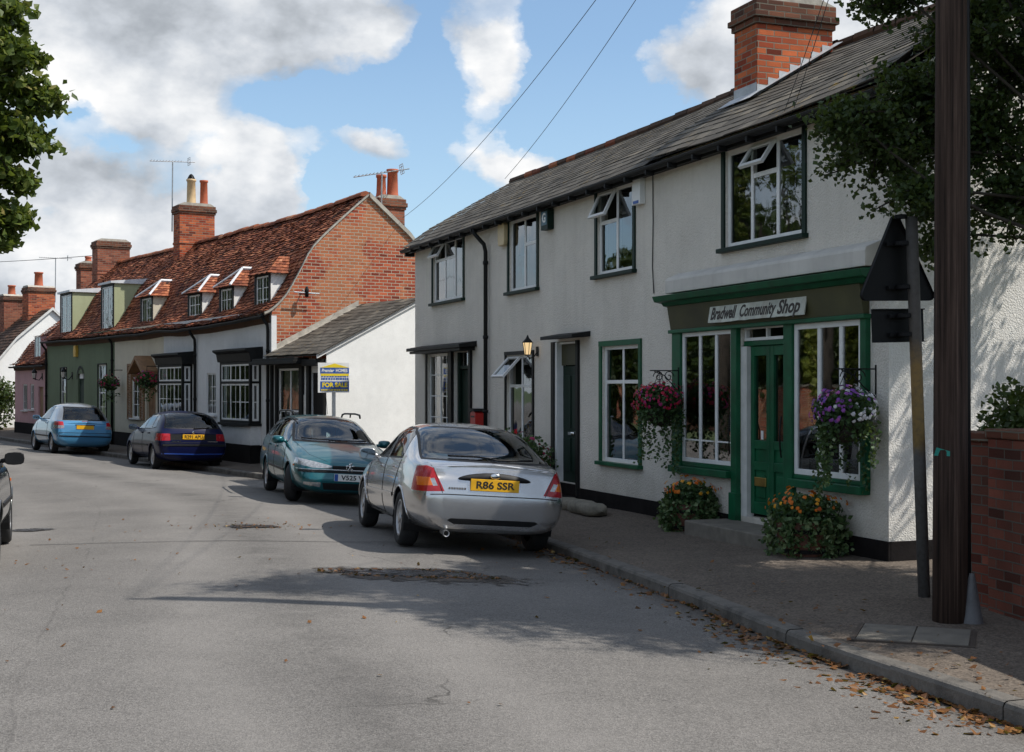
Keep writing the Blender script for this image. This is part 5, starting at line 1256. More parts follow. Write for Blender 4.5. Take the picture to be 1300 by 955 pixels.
# ---- FOR SALE board
def forsale():
    t = thing('for_sale_board', "blue and yellow FOR SALE board on a post before the white lean-to", 'sign', (-3.82, 28.75, -.15), .42)
    q = MB(); q.box(-.035,.035,0,.05,-.3,2.30); q.build('post', M['offwhite'], t)
    q = MB(); q.prism([(-.36,1.76),(.33,1.76),(.33,2.40),(-.36,2.40)], -.02, -.002, 'y'); q.build('panel', M['whitepaint'], t)
    Y = -.0215; b = MB()
    b.box(-.31,.325,Y-.002,Y+.001,1.79,2.00); b.box(-.31,.325,Y-.002,Y+.001,2.17,2.29)
    b.build('blue_band', M['blue'], t)
    b = MB(); b.prism([(-.31,2.295),(.325,2.295),(.0075,2.385)], Y-.002, Y+.001, 'y'); b.box(-.30,.32,Y-.002,Y+.001,2.115,2.165)
    r = random.Random(3)
    def dashes(mb, z, h, m=0, yy=Y-.004):
        x = -.29
        while x < .29: w = r.uniform(.02,.05); mb.box(x, min(.31, x+w), yy-.001, yy, z, z+h, m); x += w+r.uniform(.008,.02)
    dashes(b, 1.80, .035)
    T_ = lambda x, z: Matrix.Translation((x, Y-.004, z)) @ Matrix.Rotation(PI/2,4,'X')
    text_mesh(b, 'FOR SALE', .13, T_(.008,1.92), 0, .001, 0, .56, .006)
    b.build('yellow_lettering', M['signyellow'], t)
    b = MB(); text_mesh(b, 'Premier', .10, T_(-.15,2.23), 0, .001, .2, .28, .003); text_mesh(b, 'HOMES', .10, T_(.16,2.23), 0, .001, 0, .26, .003); b.build('white_lettering', M['whitepaint'], t)
    b = MB(); dashes(b, 2.035, .04, 0, Y-.001); dashes(b, 2.09, .02, 0, Y-.001); b.build('small_print', M['blue'], t)
forsale()

# ---- far white house with chimneys beyond the bend
def far_house():
    t = thing('gabled_house', 'white gabled house with brown roof beyond the pink cottage', 'house', (-21.3, 62, 0), .62)
    W = MB(); gp = [(-3.3,-1),(2.6,-1),(2.6,3.0),(0,5.35),(-1.6,3.95),(-2.7,2.6),(-3.3,2.1)]
    W.face([(x,0,z) for x, z in gp]); W.face([(x,9,z) for x, z in gp][::-1]); W.face([(-3.3,0,-1),(-3.3,9,-1),(-3.3,9,2.1),(-3.3,0,2.1)][::-1]); W.face([(2.6,0,-1),(2.6,9,-1),(2.6,9,3.0),(2.6,0,3.0)])
    W.build('wall', M['bright_white'], t)
    T = MB()
    def slope(pts, s):
        f, L = profile_fn([(a, b) for a, b in pts], 0, 1); g = lambda u, v: (lambda p: V(p.y, -.12+9.2*u if s > 0 else 9.1-9.2*u, p.z+.03))(f(0, v)); tile_patch(T, g, 30, int(L/.2), .02, .02, 91)
    slope([(2.8,2.82),(0,5.35)], 1); slope([(-3.5,2.0),(-2.7,2.6),(-1.6,3.95),(0,5.35)], -1)
    for a, b in (((2.8,2.80),(0,5.32)),((-3.5,1.97),(-2.7,2.57)),((-2.7,2.57),(-1.6,3.92)),((-1.6,3.92),(0,5.32))): T.face([(a[0],-.1,a[1]),(a[0],9.1,a[1]),(b[0],9.1,b[1]),(b[0],-.1,b[1])], 0, .1)
    T.build('roof', M['browntile'], t)
    B = MB()
    for a, b in (((2.85,2.72),(0,5.30)),((-1.6,3.90),(0,5.30)),((-2.7,2.55),(-1.6,3.90)),((-3.5,1.95),(-2.7,2.55))):
        s = [(a[0],a[1]),(b[0],b[1]),(b[0],b[1]+.14),(a[0],a[1]+.14)]; B.face([(x,-.13,z) for x, z in s][::-1] if a[0] > b[0] else [(x,-.13,z) for x, z in s])
    B.build('barge_board', M['offwhite'], t)
    window(t, -.4, .5, 1.9, 3.0, y=-.04, fw=.07, mull=(.5,), bars=[('h',.5,0,1)], glass='oldglass')
    D = MB(); D.box(-.5,.6,-.0,.01,1.8,3.1); D.build('dark_room', M['void'], t)
    chimney(t, -.62, .62, 1.6, 2.6, 4.0, 6.45, 'brick_chim', [(.5,.5,.7,.2,'terracotta',False)]); chimney(t, -1.1, -.1, 4.0, 5.0, 3.0, 6.15, 'brick_old', [(.5,.5,.5,.18,'terracotta',False)])
    o = aerial((-21.9, 64.2, 6), 5.8, 7.9, 'thin television aerial by the far brick chimney', .4)
far_house()
# ---- red-tiled house behind, showing between gable and long building
def behind():
    t = thing('red_roofed_house', 'red-tiled house roof showing between brick gable and slate roof', 'house', (2.2, 44, 0), -.35)
    W = MB(); gp = [(-.0,-1),(6,-1),(6,4.4),(3,6.9),(0,4.4)]
    for x in (-7, 7): W.face([(x,y,z) for y, z in gp] if x > 0 else [(x,y,z) for y, z in gp][::-1])
    wall(W, -7, 7, -1, 4.4, [], y=0); W.face([(-7,6,-1),(7,6,-1),(7,6,4.4),(-7,6,4.4)][::-1]); W.build('wall', [M['brick_orange'], M['void']], t)
    T = MB(); tile_patch(T, quad_fn((-7.2,-.2,4.3),(7.2,-.2,4.3),(7.2,3,7.0),(-7.2,3,7.0)), 70, 32, .02, .02, 7); tile_patch(T, quad_fn((7.2,6.2,4.3),(-7.2,6.2,4.3),(-7.2,3,7.0),(7.2,3,7.0)), 50, 20, .02, .02, 8); T.build('roof', M['tiles'], t)
    R_ = MB(); x = -7.2
    while x < 7: R_.lathe([(.13,0),(.14,.42)], (x,3,7.0), 8, 'x'); x += .43
    R_.build('ridge_tiles', M['tiles'], t)
behind()
# ------------------------------------------------------------------ cars
def S(y, zb, wm, zbelt, wb, top, wt, crown=.03, dy=None):
    a = min(1, max(0, (top-zbelt-.08)/.27)); zm = zb+(zbelt-zb)*.52
    hood = [(wb-.05, zbelt+.35*(top-zbelt)), (wb-.20, zbelt+.8*(top-zbelt)), (wb*.55, top), (0, top+crown)]
    gh = [(wb-.03, zbelt+.03), (wt+.05, top-.10), (wt-.09, top-.012), (0, top+crown)]
    up = [(h[0]*(1-a)+g[0]*a, h[1]*(1-a)+g[1]*a) for h, g in zip(hood, gh)]
    pts = [(0, zb), (wm-.22, zb), (wm-.05, zb+.10), (wm, zm), (wb, zbelt-.035)]+up
    dy = dy or [0]*9
    return [(p[0], y+d, p[1]) for p, d in zip(pts, dy)]
def inside(poly, q):
    s = 0
    for i in range(len(poly)):
        a = poly[i]; b = poly[(i+1) % len(poly)]
        c = (b[0]-a[0])*(q[1]-a[1])-(b[1]-a[1])*(q[0]-a[0])
        if abs(c) < 1e-9: continue
        if s == 0: s = 1 if c > 0 else -1
        elif (c > 0) != (s > 0): return False
    return True
def grow(poly, d):
    cx = sum(p[0] for p in poly)/len(poly); cy = sum(p[1] for p in poly)/len(poly); n = len(poly)
    ar = sum(poly[i][0]*poly[(i+1) % n][1]-poly[(i+1) % n][0]*poly[i][1] for i in range(n)); sg = 1 if ar > 0 else -1
    L = []
    for i in range(n):
        a = V(*poly[i]); b = V(*poly[(i+1) % n]); t = (b-a).normalized(); nn = V(t.y, -t.x)*sg; L.append((a+nn*d, t))
    out = []
    for i in range(n):
        p, t = L[i-1]; q, u = L[i]; den = t.x*u.y-t.y*u.x
        if abs(den) < 1e-4: out.append(tuple(q)); continue
        k = ((q-p).x*u.y-(q-p).y*u.x)/den; k = max(-3, min(3, k)); out.append(tuple(p+t*k))
    return out
class Car:
    def __init__(s, name, label, cat, stations, paintm, loc, yaw, wb, track, R, dents=()):
        s.paint = paintm; s.wb = wb; s.track = track; s.R = R
        f = V(-math.sin(yaw), math.cos(yaw)); r = V(math.cos(yaw), math.sin(yaw)); c = V(*loc)
        z = lambda a, b: road_z(*(c+f*a+r*b)); h = wb/2; t = track/2
        fl, fr, rl, rr = z(h,-t), z(h,t), z(-h,-t), z(-h,t)
        X = V(r.x, r.y, ((fr+rr)-(fl+rl))/2/track).normalized(); Y = V(f.x, f.y, ((fl+fr)-(rl+rr))/2/wb); Zv = X.cross(Y).normalized(); Y = Zv.cross(X)
        s.root = thing(name, label, cat); zc = (fl+fr+rl+rr)/4
        s.mat = Matrix(((X.x,Y.x,Zv.x,c.x),(X.y,Y.y,Zv.y,c.y),(X.z,Y.z,Zv.z,zc+.003),(0,0,0,1)))
        s.root.matrix_world = s.mat
        # cage -> subdivided body surface
        n = 9; vs = []; fs = []; m = len(stations)
        for st in stations: vs += [p for p in st]+[(-p[0], p[1], p[2]) for p in st[7:0:-1]]
        for i in range(m-1):
            for k in range(16): k2 = (k+1) % 16; fs.append((i*16+k, i*16+k2, (i+1)*16+k2, (i+1)*16+k))
        for b, rv in ((0, False), ((m-1)*16, True)):
            cap = [(0,1,15)]+[(k, k+1, 15-k, 16-k) for k in range(1,7)]+[(7,8,9)]
            for q in cap: q = tuple(b+x for x in q); fs.append(q[::-1] if rv else q)
        me = bpy.data.meshes.new('cage'); me.from_pydata(vs, [], fs); ob = bpy.data.objects.new('cage', me); COL.objects.link(ob)
        sd_ = ob.modifiers.new('s', 'SUBSURF'); sd_.levels = 3; sd_.render_levels = 3
        me2 = bpy.data.meshes.new_from_object(ob.evaluated_get(bpy.context.evaluated_depsgraph_get()))
        s.bm = bmesh.new(); s.bm.from_mesh(me2); bmesh.ops.recalc_face_normals(s.bm, faces=s.bm.faces[:])
        bpy.data.objects.remove(ob); bpy.data.meshes.remove(me); bpy.data.meshes.remove(me2)
        [setattr(v, 'co', v.co+d) for v in s.bm.verts for d in [sum((V(0, a*math.exp(-((v.co.x-x)/w)**2-((v.co.z-z)/h)**2), 0) for x, z, w, h, a in dents), V(0,0,0))] if v.co.y < -1.9]
        s.bm.normal_update(); s.bvh = BVHTree.FromBMesh(s.bm); s.lay = s.bm.faces.layers.int.new('cls'); s.classes = [('body', paintm, None, {})]
    def hit(s, o, d):
        h = s.bvh.ray_cast(Vector(o), Vector(d)); return h
    def rear(s, x, z, off=0): h = s.hit((x,-5,z), (0,1,0)); return (h[0]+h[1]*off, h[1]) if h[0] else (V(x,-2,z), V(0,-1,0))
    def front(s, x, z, off=0): h = s.hit((x,5,z), (0,-1,0)); return (h[0]+h[1]*off, h[1]) if h[0] else (V(x,2,z), V(0,1,0))
    def side(s, y, z, sg=1, off=0): h = s.hit((sg*3,y,z), (-sg,0,0)); return (h[0]+h[1]*off, h[1]) if h[0] else (V(sg*.8,y,z), V(sg,0,0))
    def top(s, x, y, off=0): h = s.hit((x,y,4), (0,0,-1)); return (h[0]+h[1]*off, h[1]) if h[0] else (V(x,y,1.4), V(0,0,1))
    def region(s, poly, axis, filt, name, mat, parent=None, split=False, label=None, trim=None, drop=False, smooth=True):
        """cut the body surface along a convex outline seen along an axis and make the inside a part of its own"""
        if trim: s.region(grow(poly, trim[0]), axis, filt, trim[1], trim[2], parent)
        ax = {'x': (1, 2), 'y': (0, 2), 'z': (0, 1)}[axis]
        lo = [min(p[i] for p in poly)-.01 for i in (0, 1)]; hi = [max(p[i] for p in poly)+.01 for i in (0, 1)]
        n = len(poly)
        for i in range(n):
            a = poly[i]; b = poly[(i+1) % n]; d = (b[0]-a[0], b[1]-a[1])
            fs = []
            for f in s.bm.faces:
                cs = [v.co for v in f.verts]
                if max(c[ax[0]] for c in cs) < lo[0] or min(c[ax[0]] for c in cs) > hi[0] or max(c[ax[1]] for c in cs) < lo[1] or min(c[ax[1]] for c in cs) > hi[1]: continue
                if filt(f.calc_center_median()): fs.append(f)
            co = [0,0,0]; no = [0,0,0]; co[ax[0]] = a[0]; co[ax[1]] = a[1]; no[ax[0]] = d[1]; no[ax[1]] = -d[0]
            geom = list({e for f in fs for e in f.edges})+list({v for f in fs for v in f.verts})+fs
            if fs: bmesh.ops.bisect_plane(s.bm, geom=geom, dist=1e-5, plane_co=co, plane_no=no)
        ids = []
        for sg in ((1, -1) if split else (0,)):
            s.classes.append((name, mat, parent, {'label': label, 'drop': drop})); ids.append((sg, len(s.classes)-1))
        for f in s.bm.faces:
            c = f.calc_center_median()
            if filt(c) and inside(poly, (c[ax[0]], c[ax[1]])):
                for sg, k in ids:
                    if sg == 0 or c.x*sg > 0: f[s.lay] = k
    def mirror_region(s, poly, axis, filt, *a, **k):
        s.region(poly, axis, lambda c: filt(c) and c.x > 0, *a, **k); s.region([(-p[0], p[1]) for p in poly][::-1], axis, lambda c: filt(c) and c.x < 0, *a, **k)
    def arches(s, r):
        for y in (s.wb/2, -s.wb/2):
            poly = [(y+r*math.cos(2*PI*i/24), s.R+.0+r*math.sin(2*PI*i/24)) for i in range(24)]
            s.region(poly, 'x', lambda c: abs(c.x) > .42, 'arch', s.paint, drop=True)
            for sg in (1, -1):
                xo = max(abs(s.side(y, s.R+r+.02, sg)[0].x)-.012, .5); L = MB(); vs = []; N = 16
                for xx in (xo*sg, .44*sg):
                    for i in range(N+1): a = -.35+(PI+.7)*i/N; vs.append((xx, y+(r+.004)*math.cos(a), s.R+(r+.004)*math.sin(a)))
                L.raw(vs, [(i, i+1, N+2+i, N+1+i) for i in range(N)]+[tuple(range(N+1, 2*N+2))]); s.part(L, 'wheel_arch', M['trim'])
                # rolled lip of the arch
                pts = []
                for i in range(15): a = .02+(PI-.04)*i/14; p, nn = s.side(y+(r+.008)*math.cos(a), s.R+(r+.008)*math.sin(a), sg, .0); pts.append(p)
                L = MB(); L.tube(pts, .011, 6); s.part(L, 'arch_lip', s.paint, smooth=True)
    def part(s, mb, name, mat, parent=None, smooth=False, bevel=0, label=None):
        o = mb.build(name, mat, parent or s.root, smooth=smooth, bevel=bevel)
        if label: o['label'] = label
        return o
    def finish(s):
        objs = {}
        for k, (name, mat, parent, ex) in enumerate(s.classes):
            if ex.get('drop'): continue
            fs = [f for f in s.bm.faces if f[s.lay] == k]
            if not fs: continue
            mb = MB(); idx = {}; vs = []; ff = []
            for f in fs:
                q = []
                for v in f.verts:
                    if v.index not in idx or True:
                        kk = tuple(round(x, 5) for x in v.co)
                        if kk not in idx: idx[kk] = len(vs); vs.append(v.co.copy())
                        q.append(idx[kk])
                q2 = []
                for x in q:
                    if not q2 or q2[-1] != x: q2.append(x)
                if len(q2) > 2 and len(set(q2)) == len(q2): ff.append(tuple(q2))
            mb.raw(vs, ff); o = mb.build(name, mat, s.root, smooth=True)
            if ex.get('label'): o['label'] = ex['label']
            objs.setdefault(name, []).append(o)
        s.bm.free(); return objs
    def wheels(s, steer=0, style='alloy', w=.19, spokes=7, rimr=None):
        for y in (s.wb/2, -s.wb/2):
            for sg in (1, -1):
                R = s.R; rr = rimr or R*.66
                Mw = Matrix.Translation((sg*s.track/2, y, R)) @ (Matrix.Rotation(steer, 4, 'Z') if y > 0 else Matrix.Identity(4)) @ Matrix.Diagonal((sg,1,1,1))
                T = MB(); h = w/2
                T.lathe([(rr,-h+.01),(rr+.03,-h),(R-.03,-h),(R-.008,-h+.025),(R,-h+.05),(R,h-.05),(R-.008,h-.025),(R-.03,h),(rr+.03,h),(rr,h-.012),(rr-.012,h-.03),(rr-.02,-h+.02)], n=28, axis='x', M=Mw)
                t = s.part(T, 'wheel', M['rubber'], smooth=True)
                Rm = MB(); Rm.lathe([(rr-.002,h-.014),(rr-.02,h-.012),(rr-.035,h-.035),(rr-.05,h-.06)], n=28, axis='x', M=Mw)
                Rm.lathe([(.001,h-.005),(.05,h-.008),(.06,h-.03),(.06,h-.06)], n=16, axis='x', M=Mw)
                for i in range(spokes):
                    a = 2*PI*i/spokes; Rk = Mw @ Matrix.Rotation(a, 4, 'X')
                    wd = .030 if style == 'alloy' else .05
                    Rm.raw([Rk @ V(*p) for p in ((h-.02,-wd*.8,.05),(h-.02,wd*.8,.05),(h-.028,wd*1.3,rr-.03),(h-.028,-wd*1.3,rr-.03),(h-.06,-wd*.8,.05),(h-.06,wd*.8,.05),(h-.07,wd*1.3,rr-.03),(h-.07,-wd*1.3,rr-.03))], [(0,1,2,3),(4,7,6,5),(1,5,6,2),(0,3,7,4)])
                s.part(Rm, 'rim', M['alloy'], t)
                Bk = MB(); Bk.lathe([(.001,h-.085),(rr-.02,h-.085)], n=20, axis='x', M=Mw); s.part(Bk, 'brake_disc', M['trim'], t)
    def interior(s, yf=.15, yr=-.75, zf=.28, headz=1.12, wd=.46, dash=.85, floor=(-1.6, .95)):
        I = MB(); I.box(-.68,.68,floor[0],floor[1],zf-.02,zf+.08); I.box(-.66,.66,dash-.12,dash+.25,.5,.86)
        s.part(I, 'interior', M['seat'], bevel=.03)
        for sg in (1, -1):
            q = MB(); q.box(sg*.37-.24, sg*.37+.24, yf-.25, yf+.28, .38, .52); q.box(sg*.37-.23, sg*.37+.23, yf-.38, yf-.24, .5, headz-.16); q.box(sg*.37-.13, sg*.37+.13, yf-.40, yf-.30, headz-.15, headz+.04); s.part(q, 'front_seat', M['seat'], bevel=.05, smooth=False)
        q = MB(); q.box(-.62,.62,yr-.2,yr+.3,.38,.5); q.box(-.62,.62,yr-.36,yr-.22,.48,.90)
        for x in (-.38,.38): q.box(x-.13,x+.13,yr-.38,yr-.29,.91,1.04)
        s.part(q, 'rear_seat', M['seat'], bevel=.04)
        q = MB(); pts = [(.37+.18*math.cos(2*PI*i/16), dash-.24-.07*math.sin(2*PI*i/16), .84+.17*math.sin(2*PI*i/16)) for i in range(17)]; q.tube(pts, .014, 6); q.tube([(.37,dash-.24,.84),(.37,dash-.05,.78)], .03, 6); s.part(q, 'steering_wheel', M['trim'], smooth=True)
        q = MB(); q.box(-.10,.10,dash-.44,dash-.42,headz+.07,headz+.12); s.part(q, 'rear_view_mirror', M['trim'])
    def seam(s, pts, mode, sg=1, w=.0075, name='panel_gap', mat=None):
        P = []
        for a, b in zip(pts, pts[1:]):
            n = max(2, int(math.hypot(b[0]-a[0], b[1]-a[1])/.05))
            for i in range(n): P.append((a[0]+(b[0]-a[0])*i/n, a[1]+(b[1]-a[1])*i/n))
        P.append(pts[-1]); f = {'side': lambda p: s.side(p[0], p[1], sg, -.002), 'rear': lambda p: s.rear(p[0], p[1], -.002), 'front': lambda p: s.front(p[0], p[1], -.002), 'top': lambda p: s.top(p[0], p[1], -.002)}[mode]
        q = MB(); q.tube([f(p)[0] for p in P], w, 5); return s.part(q, name, mat or M['trim'], smooth=True)
    def strip(s, pts, mode, sg=1, h=.05, th=.012, name='rubbing_strip', mat=None):
        """flat strip following the surface: pts along it, height h in z"""
        P = []
        for a, b in zip(pts, pts[1:]):
            n = max(2, int(math.hypot(b[0]-a[0], b[1]-a[1])/.06))
            for i in range(n): P.append((a[0]+(b[0]-a[0])*i/n, a[1]+(b[1]-a[1])*i/n))
        P.append(pts[-1]); q = MB(); rows = []
        for p in P:
            fn = {'side': lambda d, o: s.side(p[0], p[1]+d, sg, o)[0], 'rear': lambda d, o: s.rear(p[0], p[1]+d, o)[0], 'front': lambda d, o: s.front(p[0], p[1]+d, o)[0]}[mode]
            rows.append([fn(-h/2, -.004), fn(-h/2*.8, th), fn(h/2*.8, th), fn(h/2, -.004)])
        for a, b in zip(rows, rows[1:]):
            for i in range(3): q.face([a[i], b[i], b[i+1], a[i+1]])
        return s.part(q, name, mat or M['trim'])
    def plate(s, c, txt, mode, mat, w=.52, h=.115, tilt=0, lw=.40, band=False, off=.012):
        p, n = s.rear(c[0], c[1], off) if mode == 'rear' else s.front(c[0], c[1], off)
        Rm = Matrix.Translation(p) @ (Matrix.Identity(4) if mode == 'rear' else Matrix.Rotation(PI,4,'Z')) @ Matrix.Rotation(PI/2+tilt,4,'X')
        q = MB(); q.box(-w/2,w/2,-h/2,h/2,-.012,.004,M=Rm); pl = s.part(q, 'number_plate', mat, bevel=.003)
        if txt:
            q = MB(); text_mesh(q, txt, .105, Rm @ Matrix.Translation((.03 if band else 0,-.002,.0055)), 0, .0008, 0, lw, .0025); s.part(q, 'registration', M['ink'], pl)
        if band:
            q = MB(); q.box(-w/2+.003,-w/2+.06,-h/2+.003,h/2-.003,.0045,.006,M=Rm); s.part(q, 'blue_band', M['blue'], pl)
        return pl
    def mirrors(s, y, z, x=None, mat=None, glass='mirror'):
        for sg in (1, -1):
            p, n = s.side(y, z-.02, sg); xx = abs(p.x)
            q = MB(); vs = []; N = 12; rings = [(-.055,.92),(-.05,1.0),(.01,.98),(.06,.78),(.09,.3)]
            for (dy, k) in rings:
                for i in range(N): a = 2*PI*i/N; ca, sa = math.cos(a), math.sin(a); vs.append((sg*(xx+.125)+.105*k*math.copysign(abs(ca)**.6, ca), y+dy, z+.035+.07*k*math.copysign(abs(sa)**.6, sa)))
            fs = [(r*N+i, r*N+(i+1) % N, (r+1)*N+(i+1) % N, (r+1)*N+i) for r in range(4) for i in range(N)]+[tuple(range(4*N, 5*N))]
            q.raw(vs, fs); q.raw([(sg*(xx-.02),y-.03,z-.02),(sg*(xx+.06),y-.03,z+.0),(sg*(xx+.06),y+.05,z+.0),(sg*(xx-.02),y+.05,z-.02),(sg*(xx-.02),y-.03,z+.03),(sg*(xx+.06),y-.03,z+.05),(sg*(xx+.06),y+.05,z+.05),(sg*(xx-.02),y+.05,z+.03)], [(0,3,2,1),(4,5,6,7),(0,1,5,4),(1,2,6,5),(2,3,7,6),(3,0,4,7)])
            m = s.part(q, 'wing_mirror', mat or s.paint, smooth=True)
            g = MB(); g.face([vs[i] for i in range(N)]); s.part(g, 'mirror_glass', M[glass], m)
    def handle(s, y, z):
        for sg in (1, -1):
            p, n = s.side(y, z, sg, .012); q = MB(); q.box(p.x-.014, p.x+.014, y-.09, y+.09, z-.016, z+.016); s.part(q, 'door_handle', s.paint, bevel=.008)
    def wiper(s, pts, mode):
        f = s.rear if mode == 'rear' else s.front
        q = MB(); P = []
        for a, b in zip(pts, pts[1:]):
            for i in range(6): P.append(f(a[0]+(b[0]-a[0])*i/6, a[1]+(b[1]-a[1])*i/6, .02)[0])
        P.append(f(pts[-1][0], pts[-1][1], .02)[0]); q.tube(P, .011, 5); s.part(q, 'wiper', M['trim'], smooth=True)

def silver_car():
    pm = carpaint('silver_car_paint', (.55,.55,.56), .85, .26, .02)
    bd = [0,-.03,-.06,-.07,-.02,0,0,0,0]
    st = [S(2.23,.26,.62,.50,.60,.55,.4,.02), S(2.17,.21,.74,.56,.70,.62,.5,.03), S(1.95,.19,.83,.66,.78,.73,.5,.04), S(1.60,.19,.868,.76,.82,.84,.55,.04), S(1.2,.19,.872,.84,.83,.92,.58,.04), S(.98,.19,.874,.87,.835,.965,.60,.04),
          S(.62,.19,.875,.895,.835,1.15,.63,.05), S(.20,.19,.875,.905,.835,1.335,.61,.05), S(-.25,.19,.875,.915,.835,1.39,.61,.045), S(-.75,.19,.875,.925,.835,1.385,.61,.04), S(-1.15,.19,.875,.935,.83,1.33,.62,.045),
          S(-1.55,.20,.87,.95,.825,1.18,.65,.05), S(-1.86,.21,.855,.955,.80,1.03,.69,.045), S(-2.06,.22,.835,.945,.775,.985,.62,.035), S(-2.20,.23,.80,.93,.735,.965,.60,.03,bd), S(-2.25,.27,.74,.91,.69,.945,.56,.025,bd)]
    c = Car('parked_car', 'silver liftback car with dented boot parked at the kerb, rear towards us', 'car', st, pm, (-.82,16.4), math.radians(14.8), 2.70, 1.49, .31, ((-.50,.86,.07,.06,.035),(-.44,.80,.05,.10,.02),(.42,.80,.05,.12,.02)))
    c.arches(.345)
    hi = lambda q: abs(q.x) > .4 and q.z > .85
    tr = (.022, 'window_trim', M['trim'])
    c.region([(.70,.955),(.24,1.265),(-.20,1.315),(-.20,.965)], 'x', hi, 'side_window', M['carglass'], split=True, trim=tr)
    c.region([(-.29,.97),(-.29,1.315),(-.80,1.30),(-1.02,1.24),(-1.12,.985)], 'x', hi, 'side_window', M['carglass'], split=True, trim=tr)
    c.region([(-.70,1.0),(.70,1.0),(.585,1.335),(-.585,1.335)], 'y', lambda q: q.y < -.9, 'rear_window', M['carglass'], trim=(.02, 'window_trim', M['trim']))
    c.region([(-.66,.985),(.66,.985),(.53,1.315),(-.53,1.315)], 'y', lambda q: q.y > .1, 'windscreen', M['carglass'], trim=tr)
    lens = [(.54,.665),(.95,.645),(.95,.86),(.72,.925),(.66,.90)]
    c.mirror_region(lens, 'y', lambda q: q.y < -1.93, 'tail_light', M['taillight'])
    c.mirror_region([(.645,.725),(.80,.71),(.80,.80),(.70,.805)], 'y', lambda q: q.y < -1.93, 'indicator', M['amber'])
    c.mirror_region([(.615,.72),(.665,.715),(.70,.79),(.655,.80)], 'y', lambda q: q.y < -1.93, 'reversing_light', M['clearlens'])
    c.region([(-.42,.325),(.42,.325),(.50,.365),(.46,.385),(-.46,.385),(-.50,.365)], 'y', lambda q: q.y < -2, 'bumper_slot', M['trim'])
    c.region([(-.5,.26),(.5,.26),(.52,.37),(-.52,.37)], 'y', lambda q: q.y > 2, 'grille', M['trim'])
    c.mirror_region([(.40,.56),(.72,.55),(.74,.64),(.42,.64)], 'y', lambda q: q.y > 1.8, 'headlight', M['clearlens'])
    c.seam([(-.80,.62),(-.52,.635),(.52,.635),(.80,.62)], 'rear', w=.006); c.seam([(-.56,.645),(-.66,.90),(-.70,.955)], 'rear', w=.005); c.seam([(.56,.645),(.66,.90),(.70,.955)], 'rear', w=.005)
    for sg in (1,-1):
        c.seam([(.86,.90),(.93,.72),(.86,.30)], 'side', sg); c.seam([(-.245,.95),(-.26,.30)], 'side', sg); c.seam([(-1.15,.95),(-1.10,.80),(-.93,.52)], 'side', sg); c.seam([(.93,.28),(-.95,.28)], 'side', sg)
        c.strip([(.98,.53),(-.95,.55)], 'side', sg, .045, .012, 'rubbing_strip', pm)
    c.handle(-.10,.84); c.handle(-.92,.86)
    c.mirrors(.62,.93)
    # chrome-topped recess with emblem above the number plate
    q = MB(); N = 24; vs = []; p0, n0 = c.rear(0,.835)
    for k, (a, b, d) in enumerate(((.40,.045,.004),(.37,.028,.022),(.001,.001,.024))):
        for i in range(N): an = 2*PI*i/N; x, z = a*math.cos(an), .835+b*math.sin(an)-.03*(math.cos(an)*a/.4)**2; p, n = c.rear(x, z); vs.append((p.x, p.y-d, p.z))
    q.raw(vs, [(r*N+i, r*N+(i+1) % N, (r+1)*N+(i+1) % N, (r+1)*N+i) for r in range(2) for i in range(N)]); gr = c.part(q, 'boot_handle', M['trim'], smooth=True)
    q = MB(); p, n = c.rear(0,.84,.03); q.ball(tuple(p), .05, 9, 0, .5, (1.15,.25,.62)); c.part(q, 'emblem', M['chrome'], gr, smooth=True)
    q = MB()
    for i in range(7):
        x = -.49+.028*i; p, n = c.rear(x,.70,.006); q.box(x-.009,x+.009,p.y-.002,p.y+.002,.69,.712)
    c.part(q, 'boot_script', M['chrome'])
    c.plate((0,.745), 'R86 SSR', 'rear', M['plate_y'], .53, .125, 0, .42, off=.02)
    c.wiper([(.05,1.0),(-.15,1.02),(-.45,1.015)], 'rear'); c.wiper([(.0,.995),(.3,1.0),(.5,1.01)], 'rear')
    q = MB(); q.tube([(-.50,-2.16,.235),(-.50,-2.34,.225)], .035, 10, cap=False); q.lathe([(.035,0),(.028,0),(.028,.1)], (-.50,-2.34,.225), 10, 'y'); c.part(q, 'exhaust_pipe', M['steel'], smooth=True)
    q = MB(); p, n = c.rear(-.62,.83); 
    c.interior(); c.wheels(0,'alloy',.195,7); c.finish()
silver_car()

